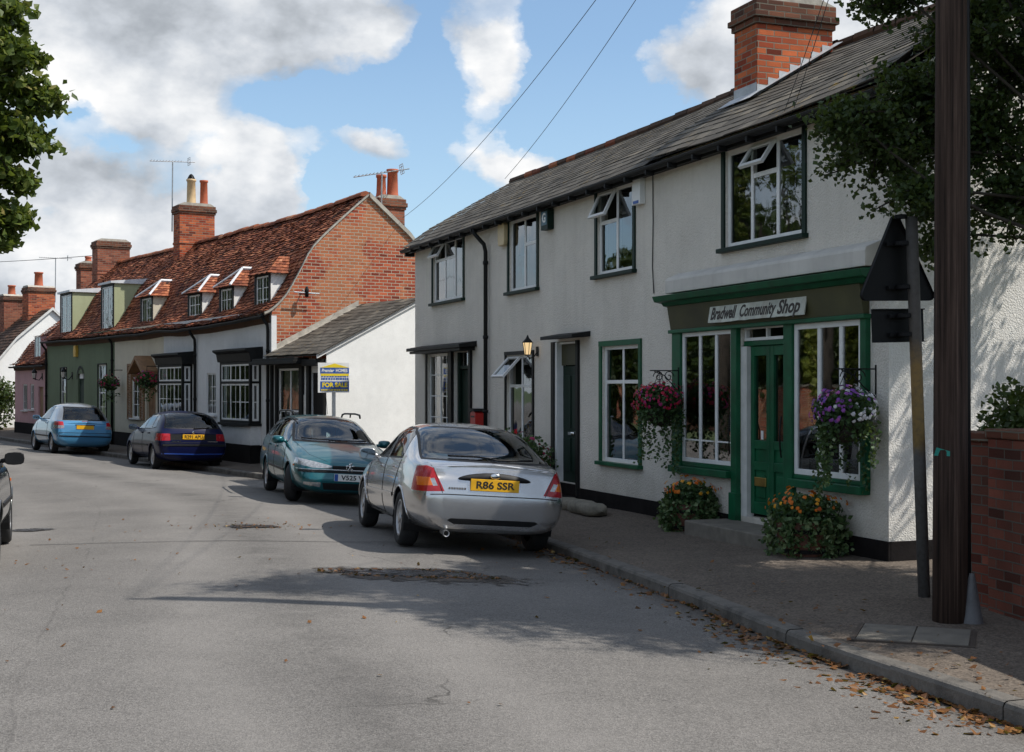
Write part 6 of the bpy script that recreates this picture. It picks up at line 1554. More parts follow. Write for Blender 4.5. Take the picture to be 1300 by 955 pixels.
def teal_car():
    pm = carpaint('teal_car_paint', (.002,.095,.115), .35, .3, .0, .7)
    fd = [0,.02,.05,.06,.0,0,0,0,0]
    st = [S(2.30,.24,.66,.58,.60,.625,.4,.02,fd), S(2.24,.20,.78,.63,.72,.68,.5,.03,fd), S(2.05,.19,.84,.70,.79,.765,.5,.05), S(1.65,.19,.876,.80,.83,.87,.55,.05), S(1.2,.19,.88,.87,.84,.955,.58,.05), S(.95,.19,.882,.90,.845,1.00,.60,.05),
          S(.55,.19,.882,.92,.845,1.20,.60,.05), S(.12,.19,.882,.93,.845,1.385,.585,.05), S(-.35,.19,.882,.94,.845,1.43,.585,.045), S(-1.0,.19,.882,.95,.845,1.435,.585,.04), S(-1.7,.19,.88,.955,.84,1.42,.58,.04), S(-2.0,.20,.875,.955,.83,1.38,.57,.04),
          S(-2.2,.21,.865,.95,.81,1.20,.60,.04), S(-2.33,.22,.85,.93,.78,1.0,.62,.03,[0,-.04,-.06,-.07,-.02,0,0,0,0]), S(-2.38,.27,.80,.90,.74,.95,.58,.03,[0,-.04,-.06,-.07,-.02,0,0,0,0])]
    f = V(.311,-.95); c = Car('parked_car', 'teal estate car with roof rails facing us behind the silver car', 'car', st, pm, (-3.37,23.83), math.atan2(-f.x, f.y), 2.70, 1.49, .315)
    c.arches(.35); hi = lambda q: abs(q.x) > .4 and q.z > .85; tr = (.022, 'window_trim', M['trim'])
    c.region([(.62,.985),(.14,1.31),(-.22,1.355),(-.22,.995)], 'x', hi, 'side_window', M['carglass'], split=True, trim=tr)
    c.region([(-.31,1.0),(-.31,1.36),(-1.0,1.365),(-1.12,1.02)], 'x', hi, 'side_window', M['carglass'], split=True, trim=tr)
    c.region([(-1.22,1.03),(-1.12,1.36),(-1.75,1.345),(-1.95,1.06)], 'x', hi, 'side_window', M['carglass'], split=True, trim=tr)
    c.region([(-.68,1.015),(.68,1.015),(.55,1.375),(-.55,1.375)], 'y', lambda q: q.y > .0, 'windscreen', M['carglass'], trim=(.03,'window_trim',M['trim']))
    c.region([(-.6,1.02),(.6,1.02),(.5,1.33),(-.5,1.33)], 'y', lambda q: q.y < -1.9, 'rear_window', M['carglass'], trim=tr)
    nose = lambda q: q.y > 1.75
    c.mirror_region([(.30,.60),(.62,.605),(.84,.65),(.90,.72),(.80,.745),(.50,.69),(.30,.645)], 'y', nose, 'headlight', M['clearlens'])
    c.region([(-.285,.585),(.285,.585),(.285,.65),(-.285,.65)], 'y', nose, 'grille', M['trim'])
    c.region([(-.42,.26),(.42,.26),(.45,.37),(-.45,.37)], 'y', nose, 'air_intake', M['trim'])
    c.mirror_region([(.48,.30),(.74,.33),(.74,.375),(.47,.375)], 'y', nose, 'fog_light', M['clearlens'])
    c.strip([(-.80,.545),(-.5,.55),(.0,.55),(.5,.55),(.80,.545)], 'front', 1, .04, .012, 'bumper_strip', M['trim'])
    c.seam([(-.82,.575),(-.5,.58),(.5,.58),(.82,.575)], 'front', w=.009, mat=M['chrome'], name='bright_strip')
    c.seam([(-.70,.99),(-.60,.80),(-.34,.70)], 'front', w=.005); c.seam([(.70,.99),(.60,.80),(.34,.70)], 'front', w=.005)
    for sg in (1,-1):
        c.seam([(.80,.93),(.88,.75),(.82,.30)], 'side', sg); c.seam([(-.265,.97),(-.27,.30)], 'side', sg); c.seam([(-1.16,.98),(-1.10,.80),(-.92,.5)], 'side', sg)
        c.strip([(.95,.50),(-.95,.52)], 'side', sg, .05, .014)
        p, n = c.side(1.78,.62,sg,.004); q = MB(); q.box(p.x-.006,p.x+.006,1.73,1.80,.605,.635); c.part(q, 'indicator', M['amber'])
        q = MB(); q.tube([(sg*.60,-.05,1.43),(sg*.60,-.10,1.485),(sg*.60,-.5,1.505),(sg*.60,-1.5,1.50),(sg*.60,-1.72,1.48),(sg*.60,-1.78,1.43)], .017, 7); q.tube([(sg*.60,-.95,1.43),(sg*.60,-.95,1.50)], .014, 6); c.part(q, 'roof_rail', M['trim'], smooth=True)
    c.handle(-.12,.87); c.handle(-.98,.88); c.mirrors(.58,.96)
    # lion emblem on the grille: rampant figure of small rounded pieces
    p, n = c.front(0,.63,.012); q = MB(); E_ = Matrix.Translation(p)
    for (x, z, r, sx, sz) in ((0,.0,.032,.8,1.2),(.004,.045,.022,1.1,.9),(-.045,.02,.014,2.2,.8),(.045,.02,.014,2.2,.8),(-.03,-.045,.014,.8,2.0),(.03,-.045,.014,.8,2.0),(.06,-.02,.01,.8,2.6),(-.02,.06,.012,1,1.2)): q.ball((p.x+x, p.y, p.z+z), r, 7, 0, .5, (sx,.4,sz))
    c.part(q, 'emblem', M['chrome'], smooth=True)
    c.plate((0,.455), 'V525 V', 'front', M['plate_w'], .52, .115, 0, .36, True, .02)
    c.wiper([(-.05,1.015),(.30,1.02),(.58,1.03)], 'front'); c.wiper([(.15,1.01),(-.25,1.015),(-.52,1.02)], 'front')
    q = MB(); q.tube([(0,.0,1.47),(0,-.25,1.78)], .004, 4); c.part(q, 'radio_aerial', M['trim'])
    c.interior(yf=.12, yr=-.8, headz=1.16, dash=.80, floor=(-2.1,.9)); c.wheels(math.radians(-22),'alloy',.195,5); c.finish()
teal_car()

def navy_car():
    pm = carpaint('navy_car_paint', (.003,.005,.034), .0, .35, .0, .25)
    bd = [0,-.03,-.06,-.06,-.01,0,0,0,0]
    st = [S(2.03,.26,.62,.52,.58,.57,.4,.02), S(1.97,.21,.74,.58,.70,.64,.5,.03), S(1.75,.20,.81,.68,.77,.75,.5,.05), S(1.3,.20,.842,.80,.80,.88,.55,.05), S(.90,.20,.845,.87,.81,.96,.58,.05),
          S(.5,.20,.845,.89,.81,1.18,.58,.05), S(.12,.20,.845,.90,.81,1.345,.56,.05), S(-.4,.20,.845,.91,.81,1.385,.56,.04), S(-1.1,.20,.845,.92,.81,1.39,.57,.04), S(-1.50,.20,.84,.925,.805,1.36,.58,.04),
          S(-1.74,.21,.835,.925,.79,1.20,.61,.04), S(-1.87,.22,.825,.91,.77,.99,.63,.03), S(-1.93,.24,.815,.88,.75,.92,.60,.025,bd), S(-1.97,.29,.77,.85,.72,.88,.56,.02,bd)]
    c = Car('parked_car', 'navy blue hatchback parked by the black bay windows, rear towards us', 'car', st, pm, (-8.525,33.63), math.radians(27.6), 2.517, 1.42, .295)
    c.arches(.33); hi = lambda q: abs(q.x) > .4 and q.z > .84; tr = (.022, 'window_trim', M['trim']); tail = lambda q: q.y < -1.6
    c.region([(.60,.95),(.18,1.24),(-.20,1.31),(-.20,.96)], 'x', hi, 'side_window', M['carglass'], split=True, trim=tr)
    c.region([(-.29,.965),(-.29,1.315),(-.85,1.305),(-.95,.98)], 'x', hi, 'side_window', M['carglass'], split=True, trim=tr)
    c.region([(-1.03,.985),(-.95,1.30),(-1.15,1.285),(-1.38,1.02)], 'x', hi, 'side_window', M['carglass'], split=True, trim=tr)
    c.region([(-.64,1.01),(.64,1.01),(.53,1.35),(-.53,1.35)], 'y', lambda q: q.y < -1.3, 'rear_window', M['carglass'], trim=(.02,'window_trim',M['trim']))
    c.region([(-.63,.99),(.63,.99),(.52,1.32),(-.52,1.32)], 'y', lambda q: q.y > .1, 'windscreen', M['carglass'], trim=tr)
    c.region([(-.55,.72),(.55,.72),(.55,.86),(-.55,.86)], 'y', tail, 'tail_panel', M['trim'])
    c.mirror_region([(.55,.71),(.90,.70),(.90,.87),(.55,.87)], 'y', tail, 'tail_light', M['taillight'])
    c.strip([(-.80,.60),(-.4,.605),(.4,.605),(.80,.60)], 'rear', 1, .055, .014, 'bumper_strip', M['trim'])
    c.strip([(-.75,.40),(0,.385),(.75,.40)], 'rear', 1, .03, .010, 'bumper_lip', carpaint('bright_blue_lip', (.02,.07,.35), .3, .25, 0))
    c.seam([(-.78,.66),(.78,.66)], 'rear')
    for sg in (1,-1):
        c.seam([(-.245,.95),(-.25,.30)], 'side', sg); c.seam([(.74,.92),(.78,.30)], 'side', sg); c.strip([(.9,.55),(-.9,.57)], 'side', sg, .05, .012)
    c.handle(-.12,.85); c.handle(-.85,.86); c.mirrors(.56,.94)
    c.plate((0,.795), 'R291 APU', 'rear', M['plate_y'], .52, .115, 0, .43, off=.02)
    q = MB(); p, n = c.rear(0,.90,.006); q.ball(tuple(p), .028, 8, 0, .5, (1,.3,1)); c.part(q, 'emblem', M['chrome'])
    q = MB()
    for a, b, z in ((-.52,-.30,.69),(.34,.58,.69)): p, n = c.rear((a+b)/2, z, .004); q.box(a,b,p.y-.002,p.y+.002,z-.008,z+.008)
    c.part(q, 'boot_script', M['chrome'])
    c.wiper([(.02,.985),(.22,1.0),(.40,1.01)], 'rear'); c.interior(yf=.1, yr=-.75, dash=.72, floor=(-1.5,.8), headz=1.1); c.wheels(0,'steel',.175,8); c.finish()
navy_car()

def blue_car():
    pm = carpaint('pale_blue_car_paint', (.075,.26,.46), .4, .28, .02); sm = carpaint('silver_roof_paint', (.34,.355,.37), .7, .3, 0)
    bd = [0,-.03,-.07,-.07,-.02,0,0,0,0]
    st = [S(2.02,.27,.62,.56,.58,.61,.4,.02), S(1.95,.21,.74,.62,.70,.69,.5,.04), S(1.65,.20,.82,.76,.77,.84,.5,.06), S(1.25,.20,.845,.86,.80,.96,.55,.06), S(.95,.20,.85,.92,.81,1.06,.58,.06),
          S(.5,.20,.85,.95,.81,1.30,.58,.06), S(.05,.20,.85,.96,.81,1.45,.56,.06), S(-.45,.20,.85,.965,.81,1.49,.555,.055), S(-.95,.20,.85,.97,.81,1.48,.56,.055), S(-1.35,.20,.845,.97,.80,1.42,.57,.05),
          S(-1.62,.21,.84,.965,.79,1.22,.60,.05), S(-1.75,.22,.835,.95,.77,1.04,.62,.04), S(-1.82,.24,.825,.92,.75,.97,.60,.03,bd), S(-1.87,.29,.78,.88,.72,.92,.56,.025,bd)]
    c = Car('parked_car', 'pale blue rounded hatchback with silver roof parked by green cottage', 'car', st, pm, (-13.54,40.92), math.radians(31), 2.446, 1.44, .295)
    c.arches(.33); tr = (.02,'window_trim',M['trim']); tail = lambda q: q.y < -1.45
    c.region([(-1.62,.99),(-1.62,1.7),(.30,1.7),(.14,1.46),(.80,1.06),(.62,.99)][::-1], 'x', lambda q: q.z > .98 and False, 'x', pm)
    c.region([(-1.75,1.40),(.4,1.40),(.4,1.8),(-1.75,1.8)], 'x', lambda q: q.z > 1.3 and q.y < .35, 'roof', sm)
    c.region([(-.80,.985),(-.72,1.42),(-1.6,1.42),(-1.86,.985)], 'x', lambda q: q.z > .97 and q.y < -.7, 'roof_arch', sm)
    hi = lambda q: abs(q.x) > .38 and q.z > .9
    c.region([(.62,1.01),(.10,1.34),(-.68,1.37),(-.78,1.02)], 'x', hi, 'side_window', M['carglass'], split=True, trim=tr)
    c.region([(-.59,1.02),(.59,1.02),(.49,1.36),(-.49,1.36)], 'y', lambda q: q.y < -1.0, 'rear_window', M['carglass'], trim=(.03,'window_trim',M['trim']))
    c.region([(-.64,1.06),(.64,1.06),(.52,1.40),(-.52,1.40)], 'y', lambda q: q.y > .0, 'windscreen', M['carglass'], trim=tr)
    c.mirror_region([(.60,.76),(.92,.74),(.90,.96),(.62,.95)], 'y', tail, 'tail_light', M['taillight'])
    c.mirror_region([(.60,.77),(.92,.75),(.92,.84),(.60,.84)], 'y', tail, 'reversing_light', M['clearlens'])
    c.strip([(-.78,.53),(0,.53),(.78,.53)], 'rear', 1, .035, .012, 'bumper_strip', M['trim']); c.strip([(-.28,.86),(.28,.86)], 'rear', 1, .03, .012, 'boot_handle', M['trim'])
    c.mirror_region([(.40,.515),(.66,.515),(.66,.545),(.40,.545)], 'y', tail, 'reflector', M['taillight'])
    c.seam([(-.80,.63),(.80,.63)], 'rear')
    q = MB(); p, n = c.rear(0,.965,.004); q.box(-.09,.09,p.y-.003,p.y+.003,.955,.975); c.part(q, 'brake_light', M['taillight'])
    for sg in (1,-1): c.seam([(-.72,.95),(-.70,.30)], 'side', sg); c.seam([(.78,.95),(.80,.30)], 'side', sg); c.strip([(.9,.50),(-.88,.50)], 'side', sg, .05, .014)
    c.handle(-.55,.88); c.mirrors(.55,.99)
    c.plate((0,.79), None, 'rear', M['plate_y'], .50, .11, off=.02)
    c.interior(yf=.05, yr=-.7, dash=.7, floor=(-1.4,.8), headz=1.15); c.wheels(0,'steel',.18,6); c.finish()
blue_car()

def left_car():
    pm = carpaint('dark_grey_green_paint', (.05,.058,.055), .35, .28, .08)
    st = [S(2.0,.26,.62,.52,.58,.57,.4,.02), S(1.94,.21,.74,.58,.70,.64,.5,.03), S(1.7,.20,.81,.68,.77,.75,.5,.05), S(1.3,.20,.842,.80,.80,.88,.55,.05), S(.90,.20,.845,.87,.81,.96,.58,.05),
          S(.5,.20,.845,.89,.81,1.18,.58,.05), S(.12,.20,.845,.90,.81,1.345,.56,.05), S(-.4,.20,.845,.91,.81,1.385,.56,.04), S(-1.1,.20,.845,.92,.81,1.36,.555,.04), S(-1.5,.20,.84,.925,.805,1.20,.58,.04),
          S(-1.75,.21,.835,.92,.79,1.02,.62,.04), S(-1.9,.24,.815,.88,.75,.93,.60,.03), S(-1.95,.29,.77,.85,.72,.88,.56,.02)]
    c = Car('parked_car', 'dark car at the left edge showing only wing, wheel and mirror', 'car', st, pm, (-6.10,13.85), math.radians(18), 2.5, 1.44, .30); c_left = c
    c.arches(.335); hi = lambda q: abs(q.x) > .4 and q.z > .84; tr = (.022,'window_trim',M['trim'])
    c.region([(.60,.95),(.18,1.24),(-.20,1.31),(-.20,.96)], 'x', hi, 'side_window', M['carglass'], split=True, trim=tr)
    c.region([(-.29,.965),(-.29,1.315),(-.95,1.295),(-1.2,.98)], 'x', hi, 'side_window', M['carglass'], split=True, trim=tr)
    c.region([(-.62,1.0),(.62,1.0),(.50,1.30),(-.50,1.30)], 'y', lambda q: q.y < -1.2, 'rear_window', M['carglass'], trim=tr)
    c.region([(-.63,.99),(.63,.99),(.52,1.32),(-.52,1.32)], 'y', lambda q: q.y > .1, 'windscreen', M['carglass'], trim=tr)
    c.mirror_region([(.60,.70),(.90,.70),(.90,.88),(.60,.88)], 'y', lambda q: q.y < -1.6, 'tail_light', M['taillight'])
    c.mirror_region([(.45,.58),(.85,.58),(.85,.68),(.45,.68)], 'y', lambda q: q.y > 1.6, 'headlight', M['clearlens'])
    for sg in (1,-1):
        p, n = c.side(1.0,.74,sg,.004); q = MB(); q.box(p.x-.008,p.x+.008,.97,1.03,.725,.755); c.part(q, 'indicator', M['amber']); c.seam([(.74,.92),(.78,.30)], 'side', sg); c.strip([(.9,.55),(-.9,.57)], 'side', sg, .05, .012)
    c.mirrors(.62,.95, mat=M['trim'], glass='trim'); c.handle(-.1,.85); c.interior(yf=.1, yr=-.75, dash=.72, floor=(-1.5,.8), headz=1.1); c.wheels(0,'steel',.18,8); c.finish()
left_car()
# ------------------------------------------------------------------ telegraph pole, sign, wall, cover, wires
def pole():
    t = thing('telegraph_pole', 'dark creosoted telegraph pole standing on the pavement beside road sign', 'pole', (3.16,9.66,.03))
    q = MB(); n = 10; q.tube([(.0,0,-.3),(.004,0,1),(.01,0,4),(.02,0,7.75)], [.126,.122,.112,.098], 20); q.build('post', M['pole'], t, smooth=True)
    q = MB(); q.tube([(.115,-.045,.28),(.112,-.045,2),(.108,-.04,5),(.105,-.04,7.0)], .022, 8); q.build('cable_guard', M['trim'], t, smooth=True)
    q = MB(); q.lathe([(.09,0),(.07,.08),(.025,.34),(.02,.36)], (.135,-.06,.0), 10); q.build('guard_boot', paint('galvanised_boot', (.10,.10,.105), .6, .3, 9, .2), t, smooth=True)
    q = MB(); q.face([(-.125,-.03,1.20),(-.04,-.122,1.20),(-.04,-.122,1.235),(-.115,-.055,1.26)]); q.build('plate', paint('green_tag', (.01,.22,.18), .5, .1, 5, 0), t)
    q = MB()
    q.tube([(-.35,0,7.55),(.35,0,7.55)], .03, 6)
    for x in (-.3,.3): q.lathe([(.02,0),(.035,.03),(.025,.06),(.035,.09),(.001,.11)], (x,0,7.58), 8)
    q.build('insulator_arm', M['steel'], t)
pole()
def roadsign():
    t = thing('road_sign', 'grey back of a triangular road sign on a leaning rusty post', 'sign', (3.31,10.75,.03))
    L = Matrix.Rotation(-.034,4,'Y') @ Matrix.Rotation(.0,4,'X')
    q = MB(); q.tube([L @ V(0,0,-.3), L @ V(0,0,3.06)], .048, 14); q.build('post', M['rustpost'], t, smooth=True)
    F = L @ Matrix.Translation((-.085,0,0)) @ Matrix.Rotation(.45,4,'Z'); a = .375; tri = []
    for (cx, cz, st) in ((-a+.045,0,210),(a-.045,0,330-0),(0,.60,90)):
        for k in range(5): an = math.radians(st-60+30*k); tri.append((cx+.045*math.cos(an), 2.44+cz+.045*math.sin(an)))
    tri = tri[5:10][:0]+tri[0:5]+tri[5:10]+tri[10:15]
    q = MB(); q.prism(tri, .075, .082, 'y'); 
    for i in range(len(tri)): p0, p1 = tri[i], tri[(i+1) % len(tri)]; q.face([(p0[0],.05,p0[1]),(p1[0],.05,p1[1]),(p1[0],.0815,p1[1]),(p0[0],.0815,p0[1])])
    q.v = [tuple(F @ V(*p)) for p in q.v]; q.build('triangular_plate', M['signback'], t)
    q = MB(); q.box(-.27,.27,.073,.080,2.06,2.33); q.box(-.27,.27,.05,.0725,2.06,2.068); q.box(-.27,.27,.05,.0725,2.322,2.33); q.v = [tuple(F @ V(*p)) for p in q.v]; q.build('lower_plate', M['signback'], t, bevel=.002)
    q = MB()
    for z in (2.12,2.27,2.50,2.85): q.lathe([(.05,-.018),(.056,-.014),(.056,.014),(.05,.018)], (0,0,z), 14); q.box(-.11,.11,.045,.0722,z-.014,z+.014)
    q.v = [tuple(F @ V(*p)) for p in q.v]; q.build('clip', M['signback'], t)
    q = MB(); q.tube([F @ V(0,0,3.05), F @ V(0,0,3.08)], .05, 14); q.build('cap', M['signback'], t)
roadsign()
def brickwall():
    t = thing('garden_wall', 'old red brick garden wall at the right edge of the pavement', 'wall')
    d = V(.356,-.934); A0 = V(3.42,10.75); nn = V(d.y, -d.x)*-1; nn = V(.934,.356)
    def seg(mb, p, q, th, z0, z1, off=0):
        a = p+nn*off; b = q+nn*off; vs = [(a.x,a.y),(b.x,b.y),(b.x+nn.x*th,b.y+nn.y*th),(a.x+nn.x*th,a.y+nn.y*th)]
        mb.prism(vs, z0, z1, 'z')
    P1 = A0+d*.62; P2 = V(3.62,10.05); d2 = V(.17,-.985); P3 = P2+d2*8.5
    q = MB(); seg(q, A0, P1, .30, -.3, 1.30); q.build('wall', M['brick_wall'], t, bevel=.01)
    q = MB(); nn2 = V(.985,.17); a, b = P2, P3; q.prism([(a.x-.03,a.y+.06),(b.x,b.y),(b.x+nn2.x*.3,b.y+nn2.y*.3),(a.x+nn2.x*.3,a.y+nn2.y*.3+.06)], -.3, 1.335, 'z'); q.build('wall', M['brick_wall'], t, bevel=.012)
    q = MB(); seg(q, A0-d*.02, P1, .36, 1.302, 1.372, -.03); q.prism([(a.x-.05,a.y+.08),(b.x-.02,b.y),(b.x+nn2.x*.32,b.y+nn2.y*.32),(a.x+nn2.x*.32,a.y+nn2.y*.32+.06)], 1.338, 1.41, 'z'); q.build('coping', M['brick_sooty'], t, bevel=.012)
brickwall()
def cover():
    t = thing('inspection_cover', 'concrete inspection cover in a metal frame set in the pavement', 'cover', (2.75,9.15,0), -.36)
    q = MB(); zz = .038
    for x0, x1, y0, y1 in ((-.36,-.003,-.30,.30),(.003,.36,-.30,.30)): q.box(x0,x1,y0,y1,.0,zz)
    q.build('slab', M['slabstone'], t, bevel=.005)
    q = MB(); q.box(-.40,-.365,-.335,.335,.0,zz-.004); q.box(.365,.40,-.335,.335,.0,zz-.004); q.box(-.364,.364,-.335,-.305,.0,zz-.004); q.box(-.364,.364,.305,.335,.0,zz-.004); q.build('frame', paint('rusted_iron', (.06,.045,.035), .7, .3, 12, .2), t)
cover()
def wire(a, b, sag, lab, r=.005):
    q = MB(); a = Vector(a); b = Vector(b); q.tube([a.lerp(b, i/24)-V(0,0,sag*4*(i/24)*(1-i/24)) for i in range(25)], r, 5)
    o = q.build('telephone_wire', M['cable'], smooth=True); tag(o, lab, 'wire', 'overhead telephone wires')
PT = V(3.16,9.66,7.7)
wire(PT+V(-.3,0,.05), Bp(-.1,3.6,6.05), .55, 'overhead wire running from pole to the brick gable chimney')
wire(PT+V(-.3,0,0), A(-15.85,2.0,6.15), .30, 'overhead wire running from pole to far end of slate roof')
wire(PT+V(0,0,-.1), A(-1.55,-.12,4.56), .12, 'thin wire dropping from pole to top of largest upper window', .004)
wire(PT+V(.05,.05,-.05), A(-1.72,-.12,4.60), .16, 'second thin wire dropping towards the largest upper window', .004)
wire((-45,75,9.5), Bp(-22,2.3,6.9), .6, 'faint wire crossing the sky beside far chimneys', .012)

# ------------------------------------------------------------------ trees
def limb(mb, a, b, r0, r1, r, bend=.12, n=6):
    a = Vector(a); b = Vector(b); L = (b-a).length; pts = []; o = V(0,0,0)
    for i in range(n+1):
        t = i/n; pts.append(a.lerp(b, t)+o*math.sin(PI*t)); 
        if i == 0: o = V(r.gauss(0,1), r.gauss(0,1), r.gauss(0,.6))*bend*L*.35
    mb.tube(pts, [r0+(r1-r0)*i/n for i in range(n+1)], 7)
    return pts
def spray_leaves(F, pts, n, spread, size, r, tb=0):
    """leaves gathered along a twig"""
    for _ in range(n):
        i = r.random()**.6*(len(pts)-1); k = int(min(i, len(pts)-2)); p = pts[k].lerp(pts[k+1], i-k)
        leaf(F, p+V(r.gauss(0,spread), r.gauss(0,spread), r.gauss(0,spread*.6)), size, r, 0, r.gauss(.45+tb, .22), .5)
def make_tree(name, lab, base, h0, clumps, leafm, size, per, seed, twig=14, tr=.16, droop=.15, cat='tree', density=1.0):
    t = thing(name, lab, cat, base); r = random.Random(seed); T = MB(); F = MB(); B0 = Vector(base)
    T.tube([(0,0,-.3),(0,0,.1),(.05,.02,h0*.5),(0,.05,h0)], [tr*1.5,tr*1.15,tr,tr*.8], 10)
    for (cx, cy, cz, rx, ry, rz, w) in clumps:
        c = V(cx, cy, cz)-B0; st = V(0,.05,h0*r.uniform(.75,1)); limb(T, st, c, min(tr*.3, .02) if tr < .15 else tr*.3, .010, r, .14)
        for _ in range(max(3, int(twig*w))):
            d = V(r.gauss(0,1), r.gauss(0,1), r.gauss(0,1)).normalized(); k = r.uniform(.55,1.0); e = c+V(d.x*rx*k, d.y*ry*k, d.z*rz*k-droop*k)
            m_ = c+(e-c)*.15; pts = limb(T, m_, e, .014, .004, r, .25, 5)
            spray_leaves(F, pts, int(per*density), .10*min(1.6, max(.8, rx)), size, r, .14*d.z)
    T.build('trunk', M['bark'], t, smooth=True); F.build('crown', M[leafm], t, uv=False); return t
r = random.Random(77)
# the lime beside the road on the left
cl = [(-8.9,20.2,8.0,1.3,1.5,1.2,1.4),(-8.3,19.6,6.7,1.15,1.3,.9,1.3),(-8.0,20.2,5.6,.75,1.1,.75,1.3),(-8.25,20.0,4.55,.85,1.1,.5,1.2),(-8.1,19.3,7.7,1.0,1.1,.8,1.2),(-9.6,20.5,5.3,1.4,1.4,1.0,1),(-10.5,20,7.5,1.8,1.8,1.6,1),(-9.8,20,9.5,1.8,1.8,1.2,1),(-11.6,20.6,5.6,1.3,1.6,1.2,.8),(-8.6,20.0,4.05,.75,.9,.22,.7),(-7.75,19.8,6.2,.55,.9,.8,1.2),(-7.9,19.9,7.2,.6,.9,.7,1.2),(-7.7,19.8,5.3,.5,.8,.5,.9),(-7.95,19.8,4.6,.5,.8,.3,.8),(-7.35,20,6.85,.45,.6,.4,.9),(-7.15,20,6.15,.5,.6,.38,1.0),(-7.25,20,5.55,.45,.6,.35,.9),(-7.45,20,4.95,.35,.5,.22,.7),(-7.55,20,4.35,.42,.5,.2,.7),(-7.6,20,7.5,.4,.5,.4,.8),(-7.75,20,4.0,.3,.4,.14,.5)]
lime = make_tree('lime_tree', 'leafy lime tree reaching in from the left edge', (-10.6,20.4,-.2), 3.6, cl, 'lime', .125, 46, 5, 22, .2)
def copy_tree(o, loc, rz, lab, sc=1):
    c = o.copy(); COL.objects.link(c); c.location = loc; c.rotation_euler = (0,0,rz); c.scale = (sc,sc,sc); c['label'] = lab
    for ch in o.children: k = ch.copy(); COL.objects.link(k); k.parent = c
    return c
for i, (x, y, rz, sc, lab) in enumerate(((-14.5,27,1.2,1.0,'bushy tree outside the left edge, seen only in window reflections'),(-17.5,32.5,2.6,1.1,'tall tree beyond the left wall, seen only in window reflections'),(-11.5,13,4.1,.95,'near tree on the left, seen only in window reflections'))):
    copy_tree(lime, (x, y, -.2), rz, lab, sc)
# small-leaved tree leaning over the brick wall on the right
tc = [(3.05,11.2,3.75,.55,.5,.30,1.0),(2.75,10.9,3.95,.42,.4,.25,.8),(3.35,10.9,3.35,.40,.5,.28,.8),(3.45,11.2,4.2,.6,.6,.45,1.4),(3.95,11.3,3.9,.6,.6,.45,1.4),(4.35,11.5,4.5,.7,.6,.6,1.5),(4.2,11.0,3.35,.55,.5,.35,1.1),(4.75,11.3,3.55,.5,.5,.40,1.1),(3.75,11.0,4.75,.5,.6,.35,1.0),(3.15,10.9,4.95,.55,.5,.2,.6),(4.2,11.2,5.2,.7,.7,.5,1.2),(5.0,11.4,4.9,.8,.7,.7,1.4),(4.95,11.4,4.1,.6,.6,.5,1.2),(3.6,11.2,5.9,.9,.8,.5,.9),(2.9,10.6,6.3,.8,.7,.45,.6),(6.6,12.8,5.3,.7,.6,.5,.45),(7.3,13.0,4.5,.7,.6,.5,.4),(6.2,12.7,4.2,.5,.4,.4,.35),(4.6,11.5,6.4,1.0,.9,.6,1.1),(5.6,11.2,5.9,1.0,1.0,.8,1.1),(3.6,10.6,7.2,1.2,1.1,.6,.9),(5.0,11.2,7.6,1.2,1.2,.7,1),(3.6,11.1,3.0,.22,.25,.22,.35),(6.1,10.2,4.6,.9,.9,.8,1.0),(5.6,9.4,5.4,1.0,1.0,.8,1.0),(4.6,9.0,6.2,1.0,1.0,.6,.9),(5.2,10.4,7.3,1.1,1.0,.7,1.4),(6.0,11.4,7.4,1.2,1.1,.8,1.3),(4.4,10.6,7.4,1.0,1.0,.5,1.1),(6.8,10.2,7.6,1.2,1.1,.8,1.2),(5.9,9.4,6.8,1.0,.9,.7,1.2),(6.6,9.6,6.0,1.3,1.3,1.0,1.6),(7.4,11.0,6.6,1.4,1.4,1.0,1.6),(6.6,12.2,7.0,1.2,1.2,.9,1.2),(6.2,9.6,4.6,1.1,1.1,.9,1.5),(5.6,9.8,6.0,1.0,1.0,.8,1.3),(6.6,10.6,5.4,1.1,1.1,.9,1.5),(5.4,11.0,6.9,1.1,1.0,.8,1.3),(6.4,11.5,6.2,1.1,1.0,.8,1.3),(6.9,8.4,5.6,1.1,1.0,.8,1.0),(7.8,10.2,5.4,1.2,1.1,.9,1.3),(5.0,9.2,5.0,.8,.8,.7,1.2),(5.6,8.6,6.4,1.0,.9,.7,.8),(7.2,9.0,6.0,1.3,1.1,.9,1.2),(5.6,10.0,7.9,1.3,1.2,.8,1.2)]
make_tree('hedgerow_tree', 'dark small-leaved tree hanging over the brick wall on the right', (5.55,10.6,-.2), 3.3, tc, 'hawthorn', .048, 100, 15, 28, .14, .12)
tc2 = [(5.6,9.6,7.2,1.2,1.1,.7,1.2),(6.6,9.4,7.4,1.2,1.1,.7,1.2),(5.4,10.8,7.3,1.1,1.1,.7,1.2),(6.5,10.8,7.4,1.2,1.1,.7,1.2),(7.5,10.2,7.5,1.2,1.1,.8,1.2),(6.2,11.9,7.6,1.2,1.1,.8,1.1),(7.4,11.6,7.7,1.2,1.1,.8,1.1),(8.4,10.8,7.6,1.2,1.2,.9,1.0),(7.6,8.9,7.2,1.2,1.0,.8,1.0),(8.6,9.4,8.6,1.3,1.2,.9,1.0),(7.2,10.4,9.0,1.4,1.3,.9,1.0)]
make_tree('shade_tree', 'tall unseen tree added on the right to shade road and pavement', (8.3,10.6,-.2), 5.0, tc2, 'lime', .13, 60, 15, 27, .22, .1)  # added out of view only for the shade its dense crown casts
shrub((4.45,11.0,.0), 1.85, .62, 7000, 'dark evergreen bush rising behind the brick wall', 23, 'hawthorn', 0, .055, name='bush')
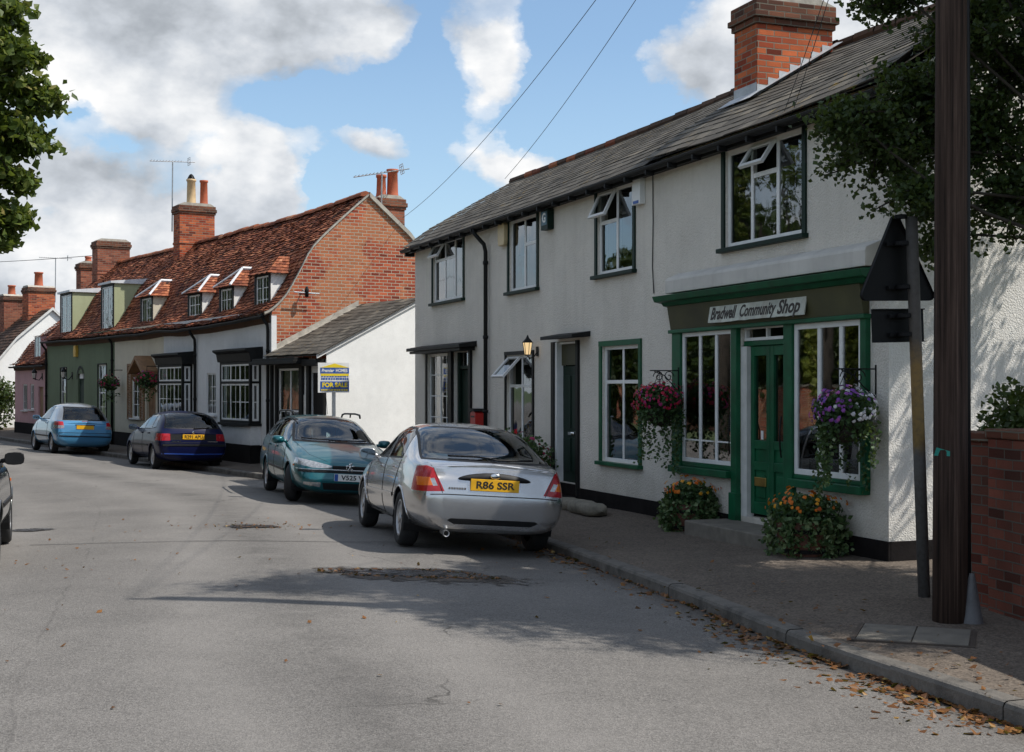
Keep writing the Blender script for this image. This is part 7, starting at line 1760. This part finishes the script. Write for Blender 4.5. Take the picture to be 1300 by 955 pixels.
# hedge, wall and gate pier on the far side of the road (they show in the windows)
def leftwall():
    t = thing('roadside_wall', 'long brick wall with stone coping along the left of the road', 'wall'); q = MB(); c = MB()
    pts = []
    for i in range(len(KL)):
        if 9 < KL[i].y < 60 and i % 4 == 0: pts.append(KL[i]+KN[i]*12.6)
    for a, b in zip(pts, pts[1:]):
        d = (b-a).normalized(); n = V(-d.y, d.x); q.prism([(a.x,a.y),(b.x,b.y),(b.x+n.x*.25,b.y+n.y*.25),(a.x+n.x*.25,a.y+n.y*.25)], -.5, 1.75, 'z'); e = d*.002
        c.prism([(a.x-n.x*.05,a.y-n.y*.05),(b.x-n.x*.05,b.y-n.y*.05),(b.x+n.x*.3,b.y+n.y*.3),(a.x+n.x*.3,a.y+n.y*.3)], 1.753, 1.85, 'z')
    q.build('wall', M['brick_orange'], t); c.build('coping', M['stone'], t)
leftwall()
shrub((-22.5,58.3,-.2), 2.5, 1.1, 2200, 'dark overgrown bush beyond the pink cottage at left', 33, 'hawthorn', 0, .13, name='bush')
shrub((-25.6,61,-.2), 2.3, 1.5, 1800, 'second dark bush at the far bend by the white gable', 34, 'hawthorn', 0, .18, name='bush')

def roadside_bushes():
    src = {}
    lab = {'sunleaf': 'tall sunlit bush behind the roadside wall, seen only in window reflections', 'hawthorn': 'tall dark tree-like bush beyond the roadside wall, seen only in reflections'}
    for i in range(len(KL)):
        far = KL[i].y > 38; m = 'hawthorn' if far else 'sunleaf'
        if 12 < KL[i].y < 100 and i % (8 if far else 5) == 0:
            p = KL[i]+KN[i]*(14.2+.6*math.sin(i)); sc = (1.5 if far else 1)+.25*math.sin(i*1.7)
            if m not in src:
                src[m] = shrub((p.x, p.y, -.2), 5.2, 1.9, 7500, lab[m], 61, m, 0, .21 if m == 'sunleaf' else .26, name='tall_bush', cat='bush'); src[m]['group'] = 'bushes behind the roadside wall' if not far else 'dark bushes beyond the roadside wall'
            else: copy_tree(src[m], (p.x, p.y, -.2), i*1.3, lab[m], sc)
roadside_bushes()
